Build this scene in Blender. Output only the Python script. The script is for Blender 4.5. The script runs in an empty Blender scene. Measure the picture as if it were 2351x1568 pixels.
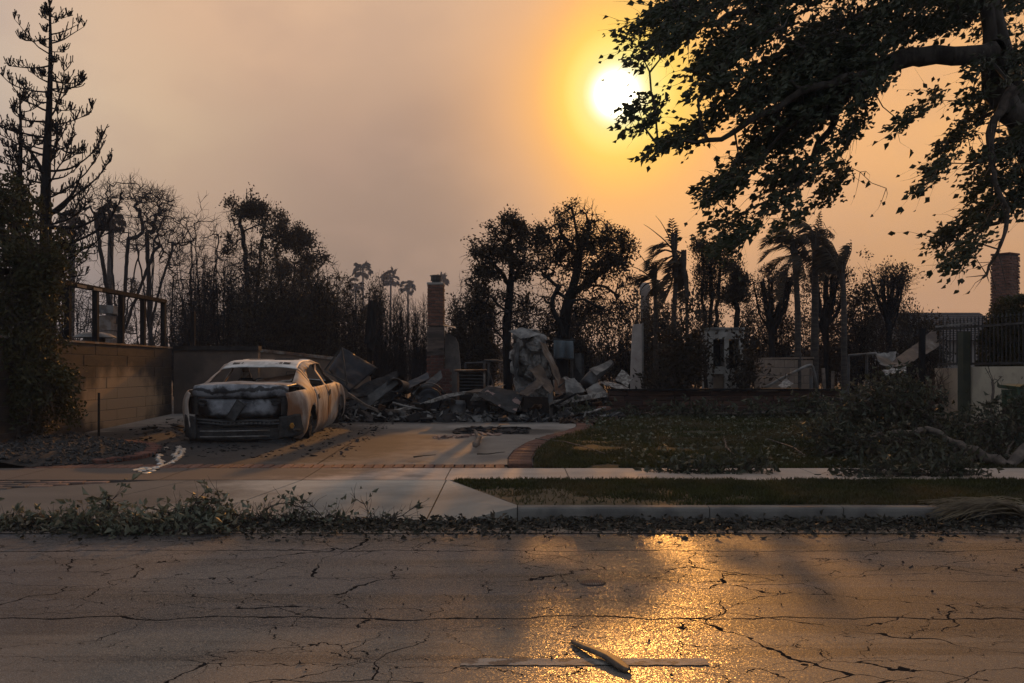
import bpy, math, random
import numpy as np
from mathutils import noise as mnoise, Vector, Matrix

# ------------------------------------------------------------------ camera, sky, sun, exposure
scene = bpy.context.scene
C = scene.collection
FPX, CX, HY, HC = 2286.0, 1175.5, 850.0, 1.38      # focal length in units of a 2351 wide frame, centre, horizon row, eye height
cam_d = bpy.data.cameras.new("camera"); cam = bpy.data.objects.new("camera", cam_d); C.objects.link(cam)
cam.location = (0, 0, HC); cam.rotation_euler = (math.radians(90), 0, 0)
cam_d.sensor_width = 36.0; cam_d.lens = 35.0; cam_d.shift_y = (HY - 784.0) / 2351.0
cam_d.clip_start = 0.05; cam_d.clip_end = 3000
scene.camera = cam

SUN_AZ, SUN_EL = math.atan2(1415 - CX, FPX), math.radians(15.45)   # azimuth to the right of +Y
SUN_DIR = Vector((math.sin(SUN_AZ) * math.cos(SUN_EL), math.cos(SUN_AZ) * math.cos(SUN_EL), math.sin(SUN_EL)))
sd = bpy.data.lights.new("sun", 'SUN'); sun = bpy.data.objects.new("sun", sd); C.objects.link(sun)
sd.energy = 1.7; sd.angle = math.radians(0.9); sd.color = (1.0, 0.42, 0.09)
sun.rotation_euler = (-SUN_DIR).to_track_quat('-Z', 'Y').to_euler()
sun.location = (6, 60, 30)

world = bpy.data.worlds.new("World"); scene.world = world; world.use_nodes = True
def build_sky():
    nt = world.node_tree; N = nt.nodes; L = nt.links; N.clear()
    def nd(t, **kw):
        n = N.new(t)
        for k, v in kw.items(): setattr(n, k, v)
        return n
    def math_(op, a, b=None, clamp=False):
        n = nd('ShaderNodeMath', operation=op, use_clamp=clamp)
        for i, s in enumerate((a, b)):
            if s is None: continue
            if isinstance(s, (int, float)): n.inputs[i].default_value = s
            else: L.new(s, n.inputs[i])
        return n.outputs[0]
    def maprange(v, a, b, c=0.0, d=1.0):
        n = nd('ShaderNodeMapRange', interpolation_type='SMOOTHSTEP')
        L.new(v, n.inputs[0])
        for i, s in enumerate((a, b, c, d)): n.inputs[i + 1].default_value = s
        return n.outputs[0]
    def ramp(v, stops, interp='LINEAR'):
        n = nd('ShaderNodeValToRGB'); cr = n.color_ramp; cr.interpolation = interp
        while len(cr.elements) < len(stops): cr.elements.new(0.5)
        for e, (p, c) in zip(cr.elements, stops): e.position = p; e.color = (*c, 1)
        L.new(v, n.inputs[0]); return n.outputs[0]
    def mix(f, a, b):
        n = nd('ShaderNodeMix', data_type='RGBA')
        for s, i in ((f, 0), (a, 6), (b, 7)):
            if isinstance(s, (int, float)): n.inputs[i].default_value = s
            elif isinstance(s, tuple): n.inputs[i].default_value = (*s, 1)
            else: L.new(s, n.inputs[i])
        return n.outputs[2]
    tc = nd('ShaderNodeTexCoord'); V = tc.outputs['Generated']
    dot = nd('ShaderNodeVectorMath', operation='DOT_PRODUCT'); L.new(V, dot.inputs[0]); dot.inputs[1].default_value = SUN_DIR
    ang = math_('MULTIPLY', math_('ARCCOSINE', math_('MINIMUM', dot.outputs['Value'], 1.0)), 180 / math.pi)   # degrees from the sun
    sep = nd('ShaderNodeSeparateXYZ'); L.new(V, sep.inputs[0])
    az = math_('MULTIPLY', math_('ARCTAN2', sep.outputs[0], sep.outputs[1]), 180 / math.pi)
    el = math_('MULTIPLY', math_('ARCSINE', sep.outputs[2]), 180 / math.pi)
    # drifting smoke
    mp = nd('ShaderNodeMapping'); L.new(V, mp.inputs[0]); mp.inputs['Scale'].default_value = (2.6, 2.6, 4.2); mp.inputs['Rotation'].default_value = (0.2, 0.5, 0.3)
    nz = nd('ShaderNodeTexNoise'); L.new(mp.outputs[0], nz.inputs['Vector']); nz.inputs['Scale'].default_value = 1.5; nz.inputs['Detail'].default_value = 3.5; nz.inputs['Roughness'].default_value = 0.45
    nzv = nz.outputs['Fac']
    mp2 = nd('ShaderNodeMapping'); L.new(V, mp2.inputs[0]); mp2.inputs['Scale'].default_value = (5, 5, 8); mp2.inputs['Location'].default_value = (3.1, 1.7, 0.4); mp2.inputs['Rotation'].default_value = (0.1, 0.9, 0.0)
    nz2 = nd('ShaderNodeTexNoise'); L.new(mp2.outputs[0], nz2.inputs['Vector']); nz2.inputs['Scale'].default_value = 1.6; nz2.inputs['Detail'].default_value = 4.0; nz2.inputs['Roughness'].default_value = 0.5
    wob = math_('MULTIPLY', math_('SUBTRACT', nzv, 0.5), 16.0)
    azw = math_('ADD', az, wob)
    elw = math_('ADD', el, math_('MULTIPLY', wob, 0.7))
    mauve, cream, dusk = (0.375, 0.252, 0.205), (0.72, 0.52, 0.345), (0.275, 0.204, 0.168)
    peach = mix(maprange(elw, 3.0, 14.0), (0.585, 0.32, 0.168), (0.92, 0.48, 0.19))
    f_cream = math_('MULTIPLY', maprange(azw, -4.0, -24.0), maprange(elw, 2.0, 16.0), clamp=True)
    low = mix(maprange(elw, 2.0, 15.0), dusk, mauve)
    base = mix(f_cream, low, cream)
    base = mix(maprange(elw, 12.0, 22.0, 0.0, 0.85), base, (0.76, 0.485, 0.315))
    base = mix(maprange(azw, 2.0, 22.0), base, peach)
    base = mix(math_('MULTIPLY', maprange(nz2.outputs['Fac'], 0.38, 0.66), 0.34), base, (0.50, 0.33, 0.25))
    # glow round the sun, tighter on the side of the thicker smoke
    ang = math_('MULTIPLY', ang, math_('ADD', 1.0, maprange(az, 5.5, 0.0, 0.0, 0.38)))
    s = lambda deg: deg / 30.0
    glow = ramp(math_('DIVIDE', math_('ADD', ang, math_('MULTIPLY', wob, 0.04)), 30.0),
        [(0.0, (6, 5.6, 4.6)), (s(0.95), (3.4, 3.1, 2.1)), (s(1.25), (1.8, 1.6, 1.0)), (s(1.6), (1.12, 0.99, 0.5)), (s(2.0), (1.0, 0.84, 0.27)), (s(2.7), (1.05, 0.80, 0.19)),
         (s(3.5), (1.05, 0.66, 0.12)), (s(4.8), (1.03, 0.56, 0.13)), (s(6.0), (1.02, 0.49, 0.15)), (s(9.0), (0.96, 0.48, 0.20)), (s(14.0), (0.86, 0.45, 0.22)), (1.0, (0.55, 0.34, 0.22))])
    fglow = math_('MULTIPLY', maprange(ang, 21.0, 2.5), 1.0)
    fglow = math_('POWER', fglow, maprange(azw, -2.0, 9.0, 1.7, 1.0))
    col = mix(fglow, base, glow)
    # away from the sun the sky turns blue-grey, raised as fill light
    away = maprange(ang, 32.0, 66.0)
    col = mix(away, col, (0.365, 0.395, 0.455))
    # the clear sky above the smoke still leaks through a little
    sky = nd('ShaderNodeTexSky', sky_type='NISHITA', sun_disc=False)
    sky.sun_elevation = SUN_EL; sky.sun_rotation = SUN_AZ; sky.air_density = 2.0; sky.dust_density = 6.0; sky.altitude = 50
    b1 = nd('ShaderNodeBackground'); L.new(sky.outputs[0], b1.inputs[0]); b1.inputs[1].default_value = 0.05
    b2 = nd('ShaderNodeBackground'); L.new(col, b2.inputs[0]); b2.inputs[1].default_value = 1.0
    ms = nd('ShaderNodeMixShader'); ms.inputs[0].default_value = 0.97; L.new(b1.outputs[0], ms.inputs[1]); L.new(b2.outputs[0], ms.inputs[2])
    out = nd('ShaderNodeOutputWorld'); L.new(ms.outputs[0], out.inputs[0])
build_sky()
scene.view_settings.view_transform = 'Standard'; scene.view_settings.look = 'None'
scene.view_settings.exposure = 0.0; scene.view_settings.gamma = 1.0; scene.view_settings.use_curve_mapping = False
cy = scene.cycles
cy.use_denoising = True; cy.denoiser = 'OPENIMAGEDENOISE'
cy.max_bounces = 6; cy.diffuse_bounces = 3; cy.glossy_bounces = 3; cy.transmission_bounces = 4; cy.transparent_max_bounces = 8; cy.volume_bounces = 0
cy.sample_clamp_indirect = 3.0; cy.sample_clamp_direct = 0.0; cy.use_adaptive_sampling = True; cy.adaptive_threshold = 0.02
cy.caustics_reflective = False; cy.caustics_refractive = False

# ------------------------------------------------------------------ helpers
RNG = np.random.default_rng(7)
random.seed(7)
def W(px, py, d): return np.array(((px - CX) * d / FPX, d, HC + (HY - py) * d / FPX))
def XX(px, d): return (px - CX) * d / FPX
def ZZ(py, d): return HC + (HY - py) * d / FPX
GY = [-50, 9.06, 9.07, 9.21, 11.0, 12.1, 12.5, 20.0, 22.0, 400]
GZ = [0, 0, .13, .13, .17, .19, .20, .425, .50, .50]
def gz(y): return float(np.interp(y, GY, GZ))

def np_mesh(name, V, faces, smooth=False):
    """V (n,3); faces: list of int arrays (m,k)"""
    me = bpy.data.meshes.new(name)
    V = np.ascontiguousarray(V, dtype=np.float32)
    me.vertices.add(len(V)); me.vertices.foreach_set('co', V.ravel())
    faces = [np.asarray(f, dtype=np.int32) for f in faces if len(f)]
    nl = sum(f.size for f in faces); npoly = sum(len(f) for f in faces)
    me.loops.add(nl); me.polygons.add(npoly)
    li = np.concatenate([f.ravel() for f in faces]); tot = np.concatenate([np.full(len(f), f.shape[1], np.int32) for f in faces])
    me.loops.foreach_set('vertex_index', li)
    st = np.zeros(npoly, np.int32); st[1:] = np.cumsum(tot)[:-1]
    me.polygons.foreach_set('loop_start', st); me.polygons.foreach_set('loop_total', tot)
    me.polygons.foreach_set('use_smooth', np.full(npoly, bool(smooth)))
    me.update(calc_edges=True); me.validate()
    return me

def wloc(o):
    v = Vector((0, 0, 0))
    while o is not None: v = v + o.location; o = o.parent
    return np.array(v)
def props(o, label=None, cat=None, group=None, kind=None):
    if label: o['label'] = label
    if cat: o['category'] = cat
    if group: o['group'] = group
    if kind: o['kind'] = kind
    return o
def thing(name, label, cat, loc=(0, 0, 0), rz=0, group=None, kind=None):
    o = bpy.data.objects.new(name, None); C.objects.link(o); o.empty_display_size = 0.2
    o.location = loc; o.rotation_euler = (0, 0, rz)
    return props(o, label, cat, group, kind)
def link(name, me, mat, parent=None, loc=None, rot=None, scale=None):
    o = bpy.data.objects.new(name, me); C.objects.link(o)
    if mat is not None and not me.materials: me.materials.append(mat)
    if parent is not None: o.parent = parent
    if loc is not None: o.location = loc
    if rot is not None: o.rotation_euler = rot
    if scale is not None: o.scale = scale
    return o

def rotm(rx=0, ry=0, rz=0):
    return np.array(Matrix.Rotation(rz, 3, 'Z') @ Matrix.Rotation(ry, 3, 'Y') @ Matrix.Rotation(rx, 3, 'X'))
BOXF = np.array([(0, 3, 2, 1), (4, 5, 6, 7), (0, 1, 5, 4), (1, 2, 6, 5), (2, 3, 7, 6), (3, 0, 4, 7)])
def box_v(sx, sy, sz):
    a, b, c = sx / 2, sy / 2, sz / 2
    return np.array([(-a, -b, -c), (a, -b, -c), (a, b, -c), (-a, b, -c), (-a, -b, c), (a, -b, c), (a, b, c), (-a, b, c)])
def chamfer_mesh(name, sx, sy, sz, b, jit=0.0, seed=0):
    """box with bevelled edges, 44 triangles"""
    import itertools
    h = np.array((sx, sy, sz)) / 2; V = []; idx = {}
    r = np.random.default_rng(seed)
    for s in itertools.product((-1, 1), repeat=3):
        j = r.uniform(-jit, jit, 3)
        for ax in range(3):
            p = np.array(s) * (h - b); p[ax] = s[ax] * h[ax]; idx[(s, ax)] = len(V); V.append(p + j)
    F4, F3 = [], []
    for ax in range(3):
        o = [a for a in range(3) if a != ax]
        for sg in (-1, 1):
            q = []
            for (u, v) in ((-1, -1), (1, -1), (1, 1), (-1, 1)):
                s = [0, 0, 0]; s[ax] = sg; s[o[0]] = u; s[o[1]] = v; q.append(idx[(tuple(s), ax)])
            flip = (sg > 0) ^ (ax == 1)
            F4.append(q if flip else q[::-1])
    for ax in range(3):                     # edges along ax
        o = [a for a in range(3) if a != ax]
        for u in (-1, 1):
            for v in (-1, 1):
                s0 = [0, 0, 0]; s0[o[0]] = u; s0[o[1]] = v; s1 = list(s0); s0[ax] = -1; s1[ax] = 1
                F4.append([idx[(tuple(s0), o[0])], idx[(tuple(s1), o[0])], idx[(tuple(s1), o[1])], idx[(tuple(s0), o[1])]])
    for s in itertools.product((-1, 1), repeat=3): F3.append([idx[(s, 0)], idx[(s, 1)], idx[(s, 2)]])
    me = np_mesh(name, np.array(V), [np.array(F4), np.array(F3)])
    import bmesh
    bm = bmesh.new(); bm.from_mesh(me); bmesh.ops.recalc_face_normals(bm, faces=bm.faces); bm.to_mesh(me); bm.free()
    return me

class MB:
    def __init__(self): self.v = []; self.f = {3: [], 4: []}; self.n = 0
    def add(self, V, *F):
        V = np.asarray(V, float)
        for f in F:
            f = np.asarray(f, int)
            if len(f): self.f[f.shape[1]].append(f + self.n)
        self.v.append(V); self.n += len(V); return self
    def box(self, c, s, R=None, jit=0):
        v = box_v(*s)
        if jit: v = v + RNG.uniform(-jit, jit, v.shape)
        if R is not None: v = v @ R.T
        return self.add(v + np.asarray(c), BOXF)
    def span(self, x0, x1, y0, y1, z0, z1): return self.box(((x0 + x1) / 2, (y0 + y1) / 2, (z0 + z1) / 2), (x1 - x0, y1 - y0, z1 - z0))
    def bar(self, p0, p1, w, h=None, up=(0, 0, 1), jit=0):
        p0, p1 = np.asarray(p0, float), np.asarray(p1, float); d = p1 - p0; l = np.linalg.norm(d); d = d / l
        u = np.asarray(up, float); s = np.cross(d, u)
        if np.linalg.norm(s) < 1e-3: s = np.cross(d, (1, 0, 0))
        s /= np.linalg.norm(s); u = np.cross(s, d)
        return self.box((p0 + p1) / 2, (w, l, h or w), np.stack([s, d, u], 1), jit)
    def tube(self, P, R, n=8, caps=True):
        P = np.asarray(P, float); m = len(P); R = np.broadcast_to(np.asarray(R, float), (m,))
        T = np.gradient(P, axis=0); T /= np.linalg.norm(T, axis=1)[:, None] + 1e-9
        ref = np.array((0.31, 0.17, 0.94)) if abs(T[:, 2]).mean() < 0.8 else np.array((0.95, 0.3, 0.1))
        A = np.cross(T, ref); A /= np.linalg.norm(A, axis=1)[:, None] + 1e-9; B = np.cross(T, A)
        th = np.linspace(0, 2 * np.pi, n, endpoint=False)
        V = P[:, None] + R[:, None, None] * (np.cos(th)[None, :, None] * A[:, None] + np.sin(th)[None, :, None] * B[:, None])
        i = np.arange(m - 1)[:, None] * n; j = np.arange(n)[None]; k = (j + 1) % n
        F = np.stack([i + j, i + k, i + n + k, i + n + j], -1).reshape(-1, 4)
        V = V.reshape(-1, 3)
        if caps:
            V = np.vstack([V, P[0], P[-1]]); c0, c1 = m * n, m * n + 1; jj = np.arange(n); kk = (jj + 1) % n
            T3 = np.vstack([np.stack([np.full(n, c0), kk, jj], 1), np.stack([np.full(n, c1), (m - 1) * n + jj, (m - 1) * n + kk], 1)])
            return self.add(V, F, T3)
        return self.add(V, F)
    def grid(self, G, close_u=False):
        G = np.asarray(G, float); a, b = G.shape[:2]
        i = np.arange(a if close_u else a - 1)[:, None]; j = np.arange(b - 1)[None]; i2 = (i + 1) % a
        F = np.stack([i * b + j, i2 * b + j, i2 * b + j + 1, i * b + j + 1], -1).reshape(-1, 4)
        return self.add(G.reshape(-1, 3), F)
    def lathe(self, c, prof, n=16):
        th = np.linspace(0, 2 * np.pi, n, endpoint=False)
        G = np.array([[(c[0] + r * np.cos(t), c[1] + r * np.sin(t), c[2] + z) for r, z in prof] for t in th])
        return self.grid(G, True)
    def slab(self, poly, z0, z1):
        """poly: list of (x,y) or (x,y,ztop); closed prism, convex-ish fan"""
        P = [tuple(p) + ((z1,) if len(p) == 2 else ()) for p in poly]; n = len(P)
        top = np.array([(p[0], p[1], p[2]) for p in P]); bot = np.array([(p[0], p[1], z0) for p in P])
        V = np.vstack([top, bot, top.mean(0), bot.mean(0)]); j = np.arange(n); k = (j + 1) % n
        return self.add(V, np.stack([j, j + n, k + n, k], 1), np.vstack([np.stack([j, k, np.full(n, 2 * n)], 1), np.stack([k + n, j + n, np.full(n, 2 * n + 1)], 1)]))
    def arrays(self): return np.vstack(self.v), [np.vstack(x) for x in self.f.values() if x]
    def build(self, name, mat, parent=None, smooth=False, local=False, **pr):
        V, F = self.arrays()
        if parent is not None and not local: V = V - wloc(parent)
        me = np_mesh(name, V, F, smooth)
        return props(link(name, me, mat, parent), **pr)

def segs(mb, P0, P1, R0, R1, n=5):
    P0, P1 = np.asarray(P0, float), np.asarray(P1, float)
    if not len(P0): return mb
    D = P1 - P0; L = np.linalg.norm(D, axis=1)[:, None] + 1e-9; T = D / L
    ref = np.where(np.abs(T[:, 2:3]) < 0.9, np.array([[0, 0, 1.0]]), np.array([[1.0, 0, 0]]))
    A = np.cross(T, ref); A /= np.linalg.norm(A, axis=1)[:, None] + 1e-9; B = np.cross(T, A)
    th = np.linspace(0, 2 * np.pi, n, endpoint=False); c = np.cos(th)[None, :, None]; s = np.sin(th)[None, :, None]
    ring = c * A[:, None] + s * B[:, None]
    R0 = np.broadcast_to(np.asarray(R0, float), (len(P0),)); R1 = np.broadcast_to(np.asarray(R1, float), (len(P0),))
    V = np.concatenate([P0[:, None] + ring * R0[:, None, None], (P1 + T * R1[:, None] * .35)[:, None] + ring * R1[:, None, None]], 1)
    m = len(P0); b = (np.arange(m) * 2 * n)[:, None]; j = np.arange(n)[None]; k = (j + 1) % n
    F = np.stack([b + j, b + k, b + n + k, b + n + j], -1).reshape(-1, 4)
    return mb.add(V.reshape(-1, 3), F)

def unit(v): return v / (np.linalg.norm(v, axis=-1, keepdims=True) + 1e-9)
def leaves(mb, P, D, size, rng, wide=0.55, fold=0.25, jit=0.3):
    """leaf blades: base, two sides, tip, folded on the midrib. P (n,3) base, D (n,3) axis"""
    n = len(P)
    if not n: return mb
    D = unit(D); Nn = unit(rng.normal(size=(n, 3))); S = unit(np.cross(D, Nn)); Nn = np.cross(S, D)
    L = (np.broadcast_to(size, (n,)) * rng.uniform(1 - jit, 1 + jit, n))[:, None]
    w = L * wide * 0.5
    mid = P + D * L * 0.42
    V = np.stack([P, mid + S * w + Nn * w * fold * 2, P + D * L - Nn * L * 0.1, mid - S * w + Nn * w * fold * 2, mid - Nn * 0.02 * L], 1).reshape(-1, 3)
    b = (np.arange(n) * 5)[:, None]
    F = (b[:, None] + np.array([[(0, 1, 4), (1, 2, 4), (0, 4, 3), (4, 2, 3)]])).reshape(-1, 3)
    return mb.add(V, F)

# ------------------------------------------------------------------ materials
def mat(name, c1, c2=None, rough=0.85, scale=4.0, detail=5.0, bump=0.0, bscale=30.0, metal=0.0, lo=0.38, hi=0.62, c3=None, s3=1.2, lo3=0.5, hi3=0.62,
        spec=0.3, rnd=0.0, trans=0.0, stretch=(1, 1, 1), two=False, coord='Object'):
    m = bpy.data.materials.new(name); m.use_nodes = True; nt = m.node_tree; N = nt.nodes; L = nt.links
    bs = N['Principled BSDF']; bs.inputs['Roughness'].default_value = rough; bs.inputs['Metallic'].default_value = metal
    bs.inputs['Specular IOR Level'].default_value = spec
    tc = N.new('ShaderNodeTexCoord'); mp = N.new('ShaderNodeMapping'); mp.inputs['Scale'].default_value = stretch
    if coord == 'World':
        g = N.new('ShaderNodeNewGeometry'); L.new(g.outputs['Position'], mp.inputs[0])
    else: L.new(tc.outputs[coord], mp.inputs[0])
    out = None
    def noise(sc, det):
        n = N.new('ShaderNodeTexNoise'); n.inputs['Scale'].default_value = sc; n.inputs['Detail'].default_value = det; n.inputs['Roughness'].default_value = 0.6
        L.new(mp.outputs[0], n.inputs['Vector']); return n.outputs['Fac']
    def mr(v, a, b):
        n = N.new('ShaderNodeMapRange'); n.interpolation_type = 'SMOOTHSTEP'; L.new(v, n.inputs[0]); n.inputs[1].default_value = a; n.inputs[2].default_value = b; return n.outputs[0]
    def mix(f, a, b, bt='MIX'):
        n = N.new('ShaderNodeMix'); n.data_type = 'RGBA'; n.blend_type = bt
        for s, i in ((f, 0), (a, 6), (b, 7)):
            if isinstance(s, float): n.inputs[i].default_value = s
            elif isinstance(s, tuple): n.inputs[i].default_value = (*s, 1)
            else: L.new(s, n.inputs[i])
        return n.outputs[2]
    if c2 is None: c2 = tuple(x * 0.7 for x in c1)
    col = mix(mr(noise(scale, detail), lo, hi), c1, c2)
    if c3 is not None: col = mix(mr(noise(s3, 4.0), lo3, hi3), col, c3)
    if rnd:
        oi = N.new('ShaderNodeObjectInfo'); mm = N.new('ShaderNodeMapRange'); L.new(oi.outputs['Random'], mm.inputs[0]); mm.inputs[3].default_value = 1 - rnd; mm.inputs[4].default_value = 1 + rnd
        cb = N.new('ShaderNodeCombineColor'); [L.new(mm.outputs[0], cb.inputs[i]) for i in range(3)]
        col = mix(1.0, col, cb.outputs[0], 'MULTIPLY')
    L.new(col, bs.inputs['Base Color'])
    if bump:
        b = N.new('ShaderNodeBump'); b.inputs['Strength'].default_value = bump; b.inputs['Distance'].default_value = 0.02
        L.new(noise(bscale, 4.0), b.inputs['Height']); L.new(b.outputs[0], bs.inputs['Normal'])
    if trans:
        tr = N.new('ShaderNodeBsdfTranslucent'); L.new(col, tr.inputs[0]); ms = N.new('ShaderNodeMixShader'); ms.inputs[0].default_value = trans
        L.new(bs.outputs[0], ms.inputs[1]); L.new(tr.outputs[0], ms.inputs[2]); L.new(ms.outputs[0], N['Material Output'].inputs[0])
    m['_col'] = 1
    m.node_tree.nodes.active = bs
    return m
def col_socket(m):
    """(material nodes helper) socket that feeds the base colour"""
    bs = m.node_tree.nodes['Principled BSDF']; return bs.inputs['Base Color'].links[0].from_socket, bs
def overlay(m, fac_fn, colour):
    """mix one more colour into a material where fac_fn(nodes, links) says"""
    nt = m.node_tree; src, bs = col_socket(m); n = nt.nodes.new('ShaderNodeMix'); n.data_type = 'RGBA'
    nt.links.new(fac_fn(nt.nodes, nt.links), n.inputs[0]); nt.links.new(src, n.inputs[6]); n.inputs[7].default_value = (*colour, 1)
    nt.links.new(n.outputs[2], bs.inputs['Base Color'])

CHAR = mat('charred', (.009, .0085, .009), (.022, .021, .022), .85, 6, bump=.5, bscale=25)
CHARWOOD = mat('charred_wood', (.008, .008, .009), (.018, .018, .019), .95, 9, spec=.08, stretch=(1, 1, .25), bump=.6, bscale=18)
BARK = mat('bark', (.035, .028, .022), (.07, .058, .047), .9, 12, stretch=(1, 1, .3), bump=.6, bscale=20)
PALEBARK = mat('pale_bark', (.16, .125, .10), (.085, .068, .056), .85, 10, bump=.4)
SCORCHLEAF = mat('scorched_leaf', (.020, .017, .012), (.036, .027, .016), .7, 3, trans=.25)
LEAF = mat('street_tree_leaf', (.030, .038, .018), (.048, .052, .026), .55, 5, trans=.18)
DARKLEAF = mat('wilted_dark_leaf', (.075, .080, .050), (.035, .040, .024), .6, 7, trans=.15, c3=(.12, .105, .07), s3=5, lo3=.56, hi3=.66)
DRYLEAF = mat('dry_leaf', (.165, .175, .125), (.070, .080, .050), .6, 7, trans=.2, c3=(.19, .16, .11), s3=5, lo3=.56, hi3=.66)
HEDGELEAF = mat('hedge_leaf', (.030, .034, .012), (.055, .048, .018), .6, 4, trans=.2)
CONC = mat('concrete', (.34, .31, .275), (.25, .235, .215), .85, 1.3, 7, bump=.25, bscale=90, c3=(.20, .185, .17), s3=.7, lo3=.5, hi3=.8, coord='World')
BRICK = mat('brick', (.185, .088, .060), (.115, .062, .046), .85, 20, bump=.4, bscale=60, rnd=.25)
SOOTBRICK = mat('sooty_brick', (.15, .06, .042), (.085, .042, .034), .9, 7, bump=.4, bscale=60, rnd=.28)
MORTAR = mat('mortar', (.10, .088, .078), (.065, .058, .052), .95, 9, bump=.3)
RUST = mat('rust', (.16, .085, .05), (.075, .045, .032), .8, 5, bump=.3, c3=(.20, .18, .16), s3=2)
METAL = mat('burnt_sheet_metal', (.095, .095, .096), (.045, .045, .047), .55, 3, bump=.3, bscale=20, metal=.35, c3=(.10, .075, .058), s3=2.2, lo3=.52, hi3=.66)
PALEMETAL = mat('ash_white_metal', (.24, .228, .212), (.095, .09, .085), .7, 4, bump=.25, metal=.1, c3=(.13, .095, .07), s3=2.4, lo3=.55, hi3=.68)
DARKMETAL = mat('sooty_metal', (.025, .025, .026), (.055, .054, .053), .5, 5, bump=.3, metal=.4)
ASH = mat('ash', (.125, .12, .115), (.045, .043, .041), .95, 8, bump=.6, bscale=40)

# ------------------------------------------------------------------ ground, road, kerb, sidewalk, driveway, lawn
def fbm(x, y, s, o=3, z=0.0):
    v, a, t = 0, 1, 0
    for i in range(o):
        v += a * mnoise.noise((x * s, y * s, z + i * 7.3)); t += a; a *= .5; s *= 2
    return v / t
def asphalt():
    m = mat('asphalt', (.070, .072, .080), (.046, .047, .052), .7, 1.6, 6, c3=(.092, .090, .090), s3=.45, lo3=.5, hi3=.62, spec=.38, stretch=(.35, 1.2, 1), coord='World')
    nt = m.node_tree; N, L = nt.nodes, nt.links; bs = N['Principled BSDF']
    g = N.new('ShaderNodeNewGeometry'); pos = g.outputs['Position']
    def nn(t, **k):
        n = N.new(t)
        for a, b in k.items():
            if a in n.inputs: n.inputs[a].default_value = b
            else: setattr(n, a, b)
        return n
    def mapr(v, a, b, c=0., d=1.):
        n = nn('ShaderNodeMapRange', interpolation_type='SMOOTHSTEP'); L.new(v, n.inputs[0])
        for i, q in enumerate((a, b, c, d)): n.inputs[i + 1].default_value = q
        return n.outputs[0]
    def mth(op, a, b=None):
        n = nn('ShaderNodeMath', operation=op)
        for i, q in enumerate((a, b)):
            if q is None: continue
            if isinstance(q, (int, float)): n.inputs[i].default_value = q
            else: L.new(q, n.inputs[i])
        return n.outputs[0]
    def mixc(f, a, b):
        n = nn('ShaderNodeMix', data_type='RGBA'); L.new(f, n.inputs[0]); L.new(a, n.inputs[6])
        if isinstance(b, tuple): n.inputs[7].default_value = (*b, 1)
        else: L.new(b, n.inputs[7])
        return n.outputs[2]
    col = col_socket(m)[0]
    sp = nn('ShaderNodeSeparateXYZ'); L.new(pos, sp.inputs[0])
    # two paving lanes, the near one browner with sunlit warmth painted in
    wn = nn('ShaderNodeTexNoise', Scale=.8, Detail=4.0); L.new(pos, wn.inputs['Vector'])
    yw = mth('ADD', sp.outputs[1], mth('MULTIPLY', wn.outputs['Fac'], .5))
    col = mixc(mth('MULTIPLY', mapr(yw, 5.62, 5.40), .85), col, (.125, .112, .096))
    band = mth('MULTIPLY', mapr(yw, 5.50, 5.62), mapr(yw, 6.35, 5.8)); col = mixc(mth('MULTIPLY', band, .6), col, (.034, .031, .031))  # dark band: shade of the oak tops painted into the asphalt
    # tar-dark streaks along the road
    mp = nn('ShaderNodeMapping'); mp.inputs['Scale'].default_value = (.22, 2.6, 1); L.new(pos, mp.inputs[0])
    st = nn('ShaderNodeTexNoise', Scale=1.0, Detail=5.0, Roughness=.6); L.new(mp.outputs[0], st.inputs['Vector'])
    col = mixc(mth('MULTIPLY', mapr(st.outputs['Fac'], .48, .62), .85), col, (.030, .028, .028))
    # aggregate
    vo = nn('ShaderNodeTexVoronoi', Scale=220.0); L.new(pos, vo.inputs['Vector'])
    vc = nn('ShaderNodeSeparateColor'); L.new(vo.outputs['Color'], vc.inputs[0])
    col = mixc(mth('MULTIPLY', mapr(vc.outputs[0], .72, .98), .55), col, (.19, .175, .155))
    col = mixc(mth('MULTIPLY', mapr(vc.outputs[1], .75, .98), .6), col, (.022, .020, .020))
    # cracks
    def cracks(scale, warp, width, seed):
        w = nn('ShaderNodeTexNoise', Scale=scale * 2.4, Detail=4.0, Roughness=.5); mpp = nn('ShaderNodeMapping'); mpp.inputs['Location'].default_value = (seed, seed * .7, 0); L.new(pos, mpp.inputs[0]); L.new(mpp.outputs[0], w.inputs['Vector'])
        va = nn('ShaderNodeVectorMath', operation='MULTIPLY_ADD'); L.new(w.outputs['Color'], va.inputs[0]); va.inputs[1].default_value = (warp, warp, 0); L.new(mpp.outputs[0], va.inputs[2])
        fl = nn('ShaderNodeVectorMath', operation='MULTIPLY'); L.new(va.outputs[0], fl.inputs[0]); fl.inputs[1].default_value = (.55, 1, 0)
        v = nn('ShaderNodeTexVoronoi', feature='DISTANCE_TO_EDGE', Scale=scale); L.new(fl.outputs[0], v.inputs['Vector'])
        br = nn('ShaderNodeTexNoise', Scale=1.1, Detail=2.0); L.new(mpp.outputs[0], br.inputs['Vector'])
        wd = mapr(br.outputs['Fac'], .36, .6, 0., width)
        return mth('LESS_THAN', v.outputs['Distance'], wd)
    k = mth('MAXIMUM', mth('MAXIMUM', cracks(.75, .55, .0030, 3.3), cracks(1.6, .35, .0050, 11.7)), cracks(3.1, .25, .0065, 21.3))
    # seam between the lanes
    wn2 = nn('ShaderNodeTexNoise', Scale=2.2, Detail=6.0); L.new(pos, wn2.inputs['Vector'])
    seam = mth('ABSOLUTE', mth('SUBTRACT', mth('ADD', sp.outputs[1], mth('MULTIPLY', wn2.outputs['Fac'], .35)), 5.72))
    k = mth('MAXIMUM', k, mth('LESS_THAN', seam, .012))
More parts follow.
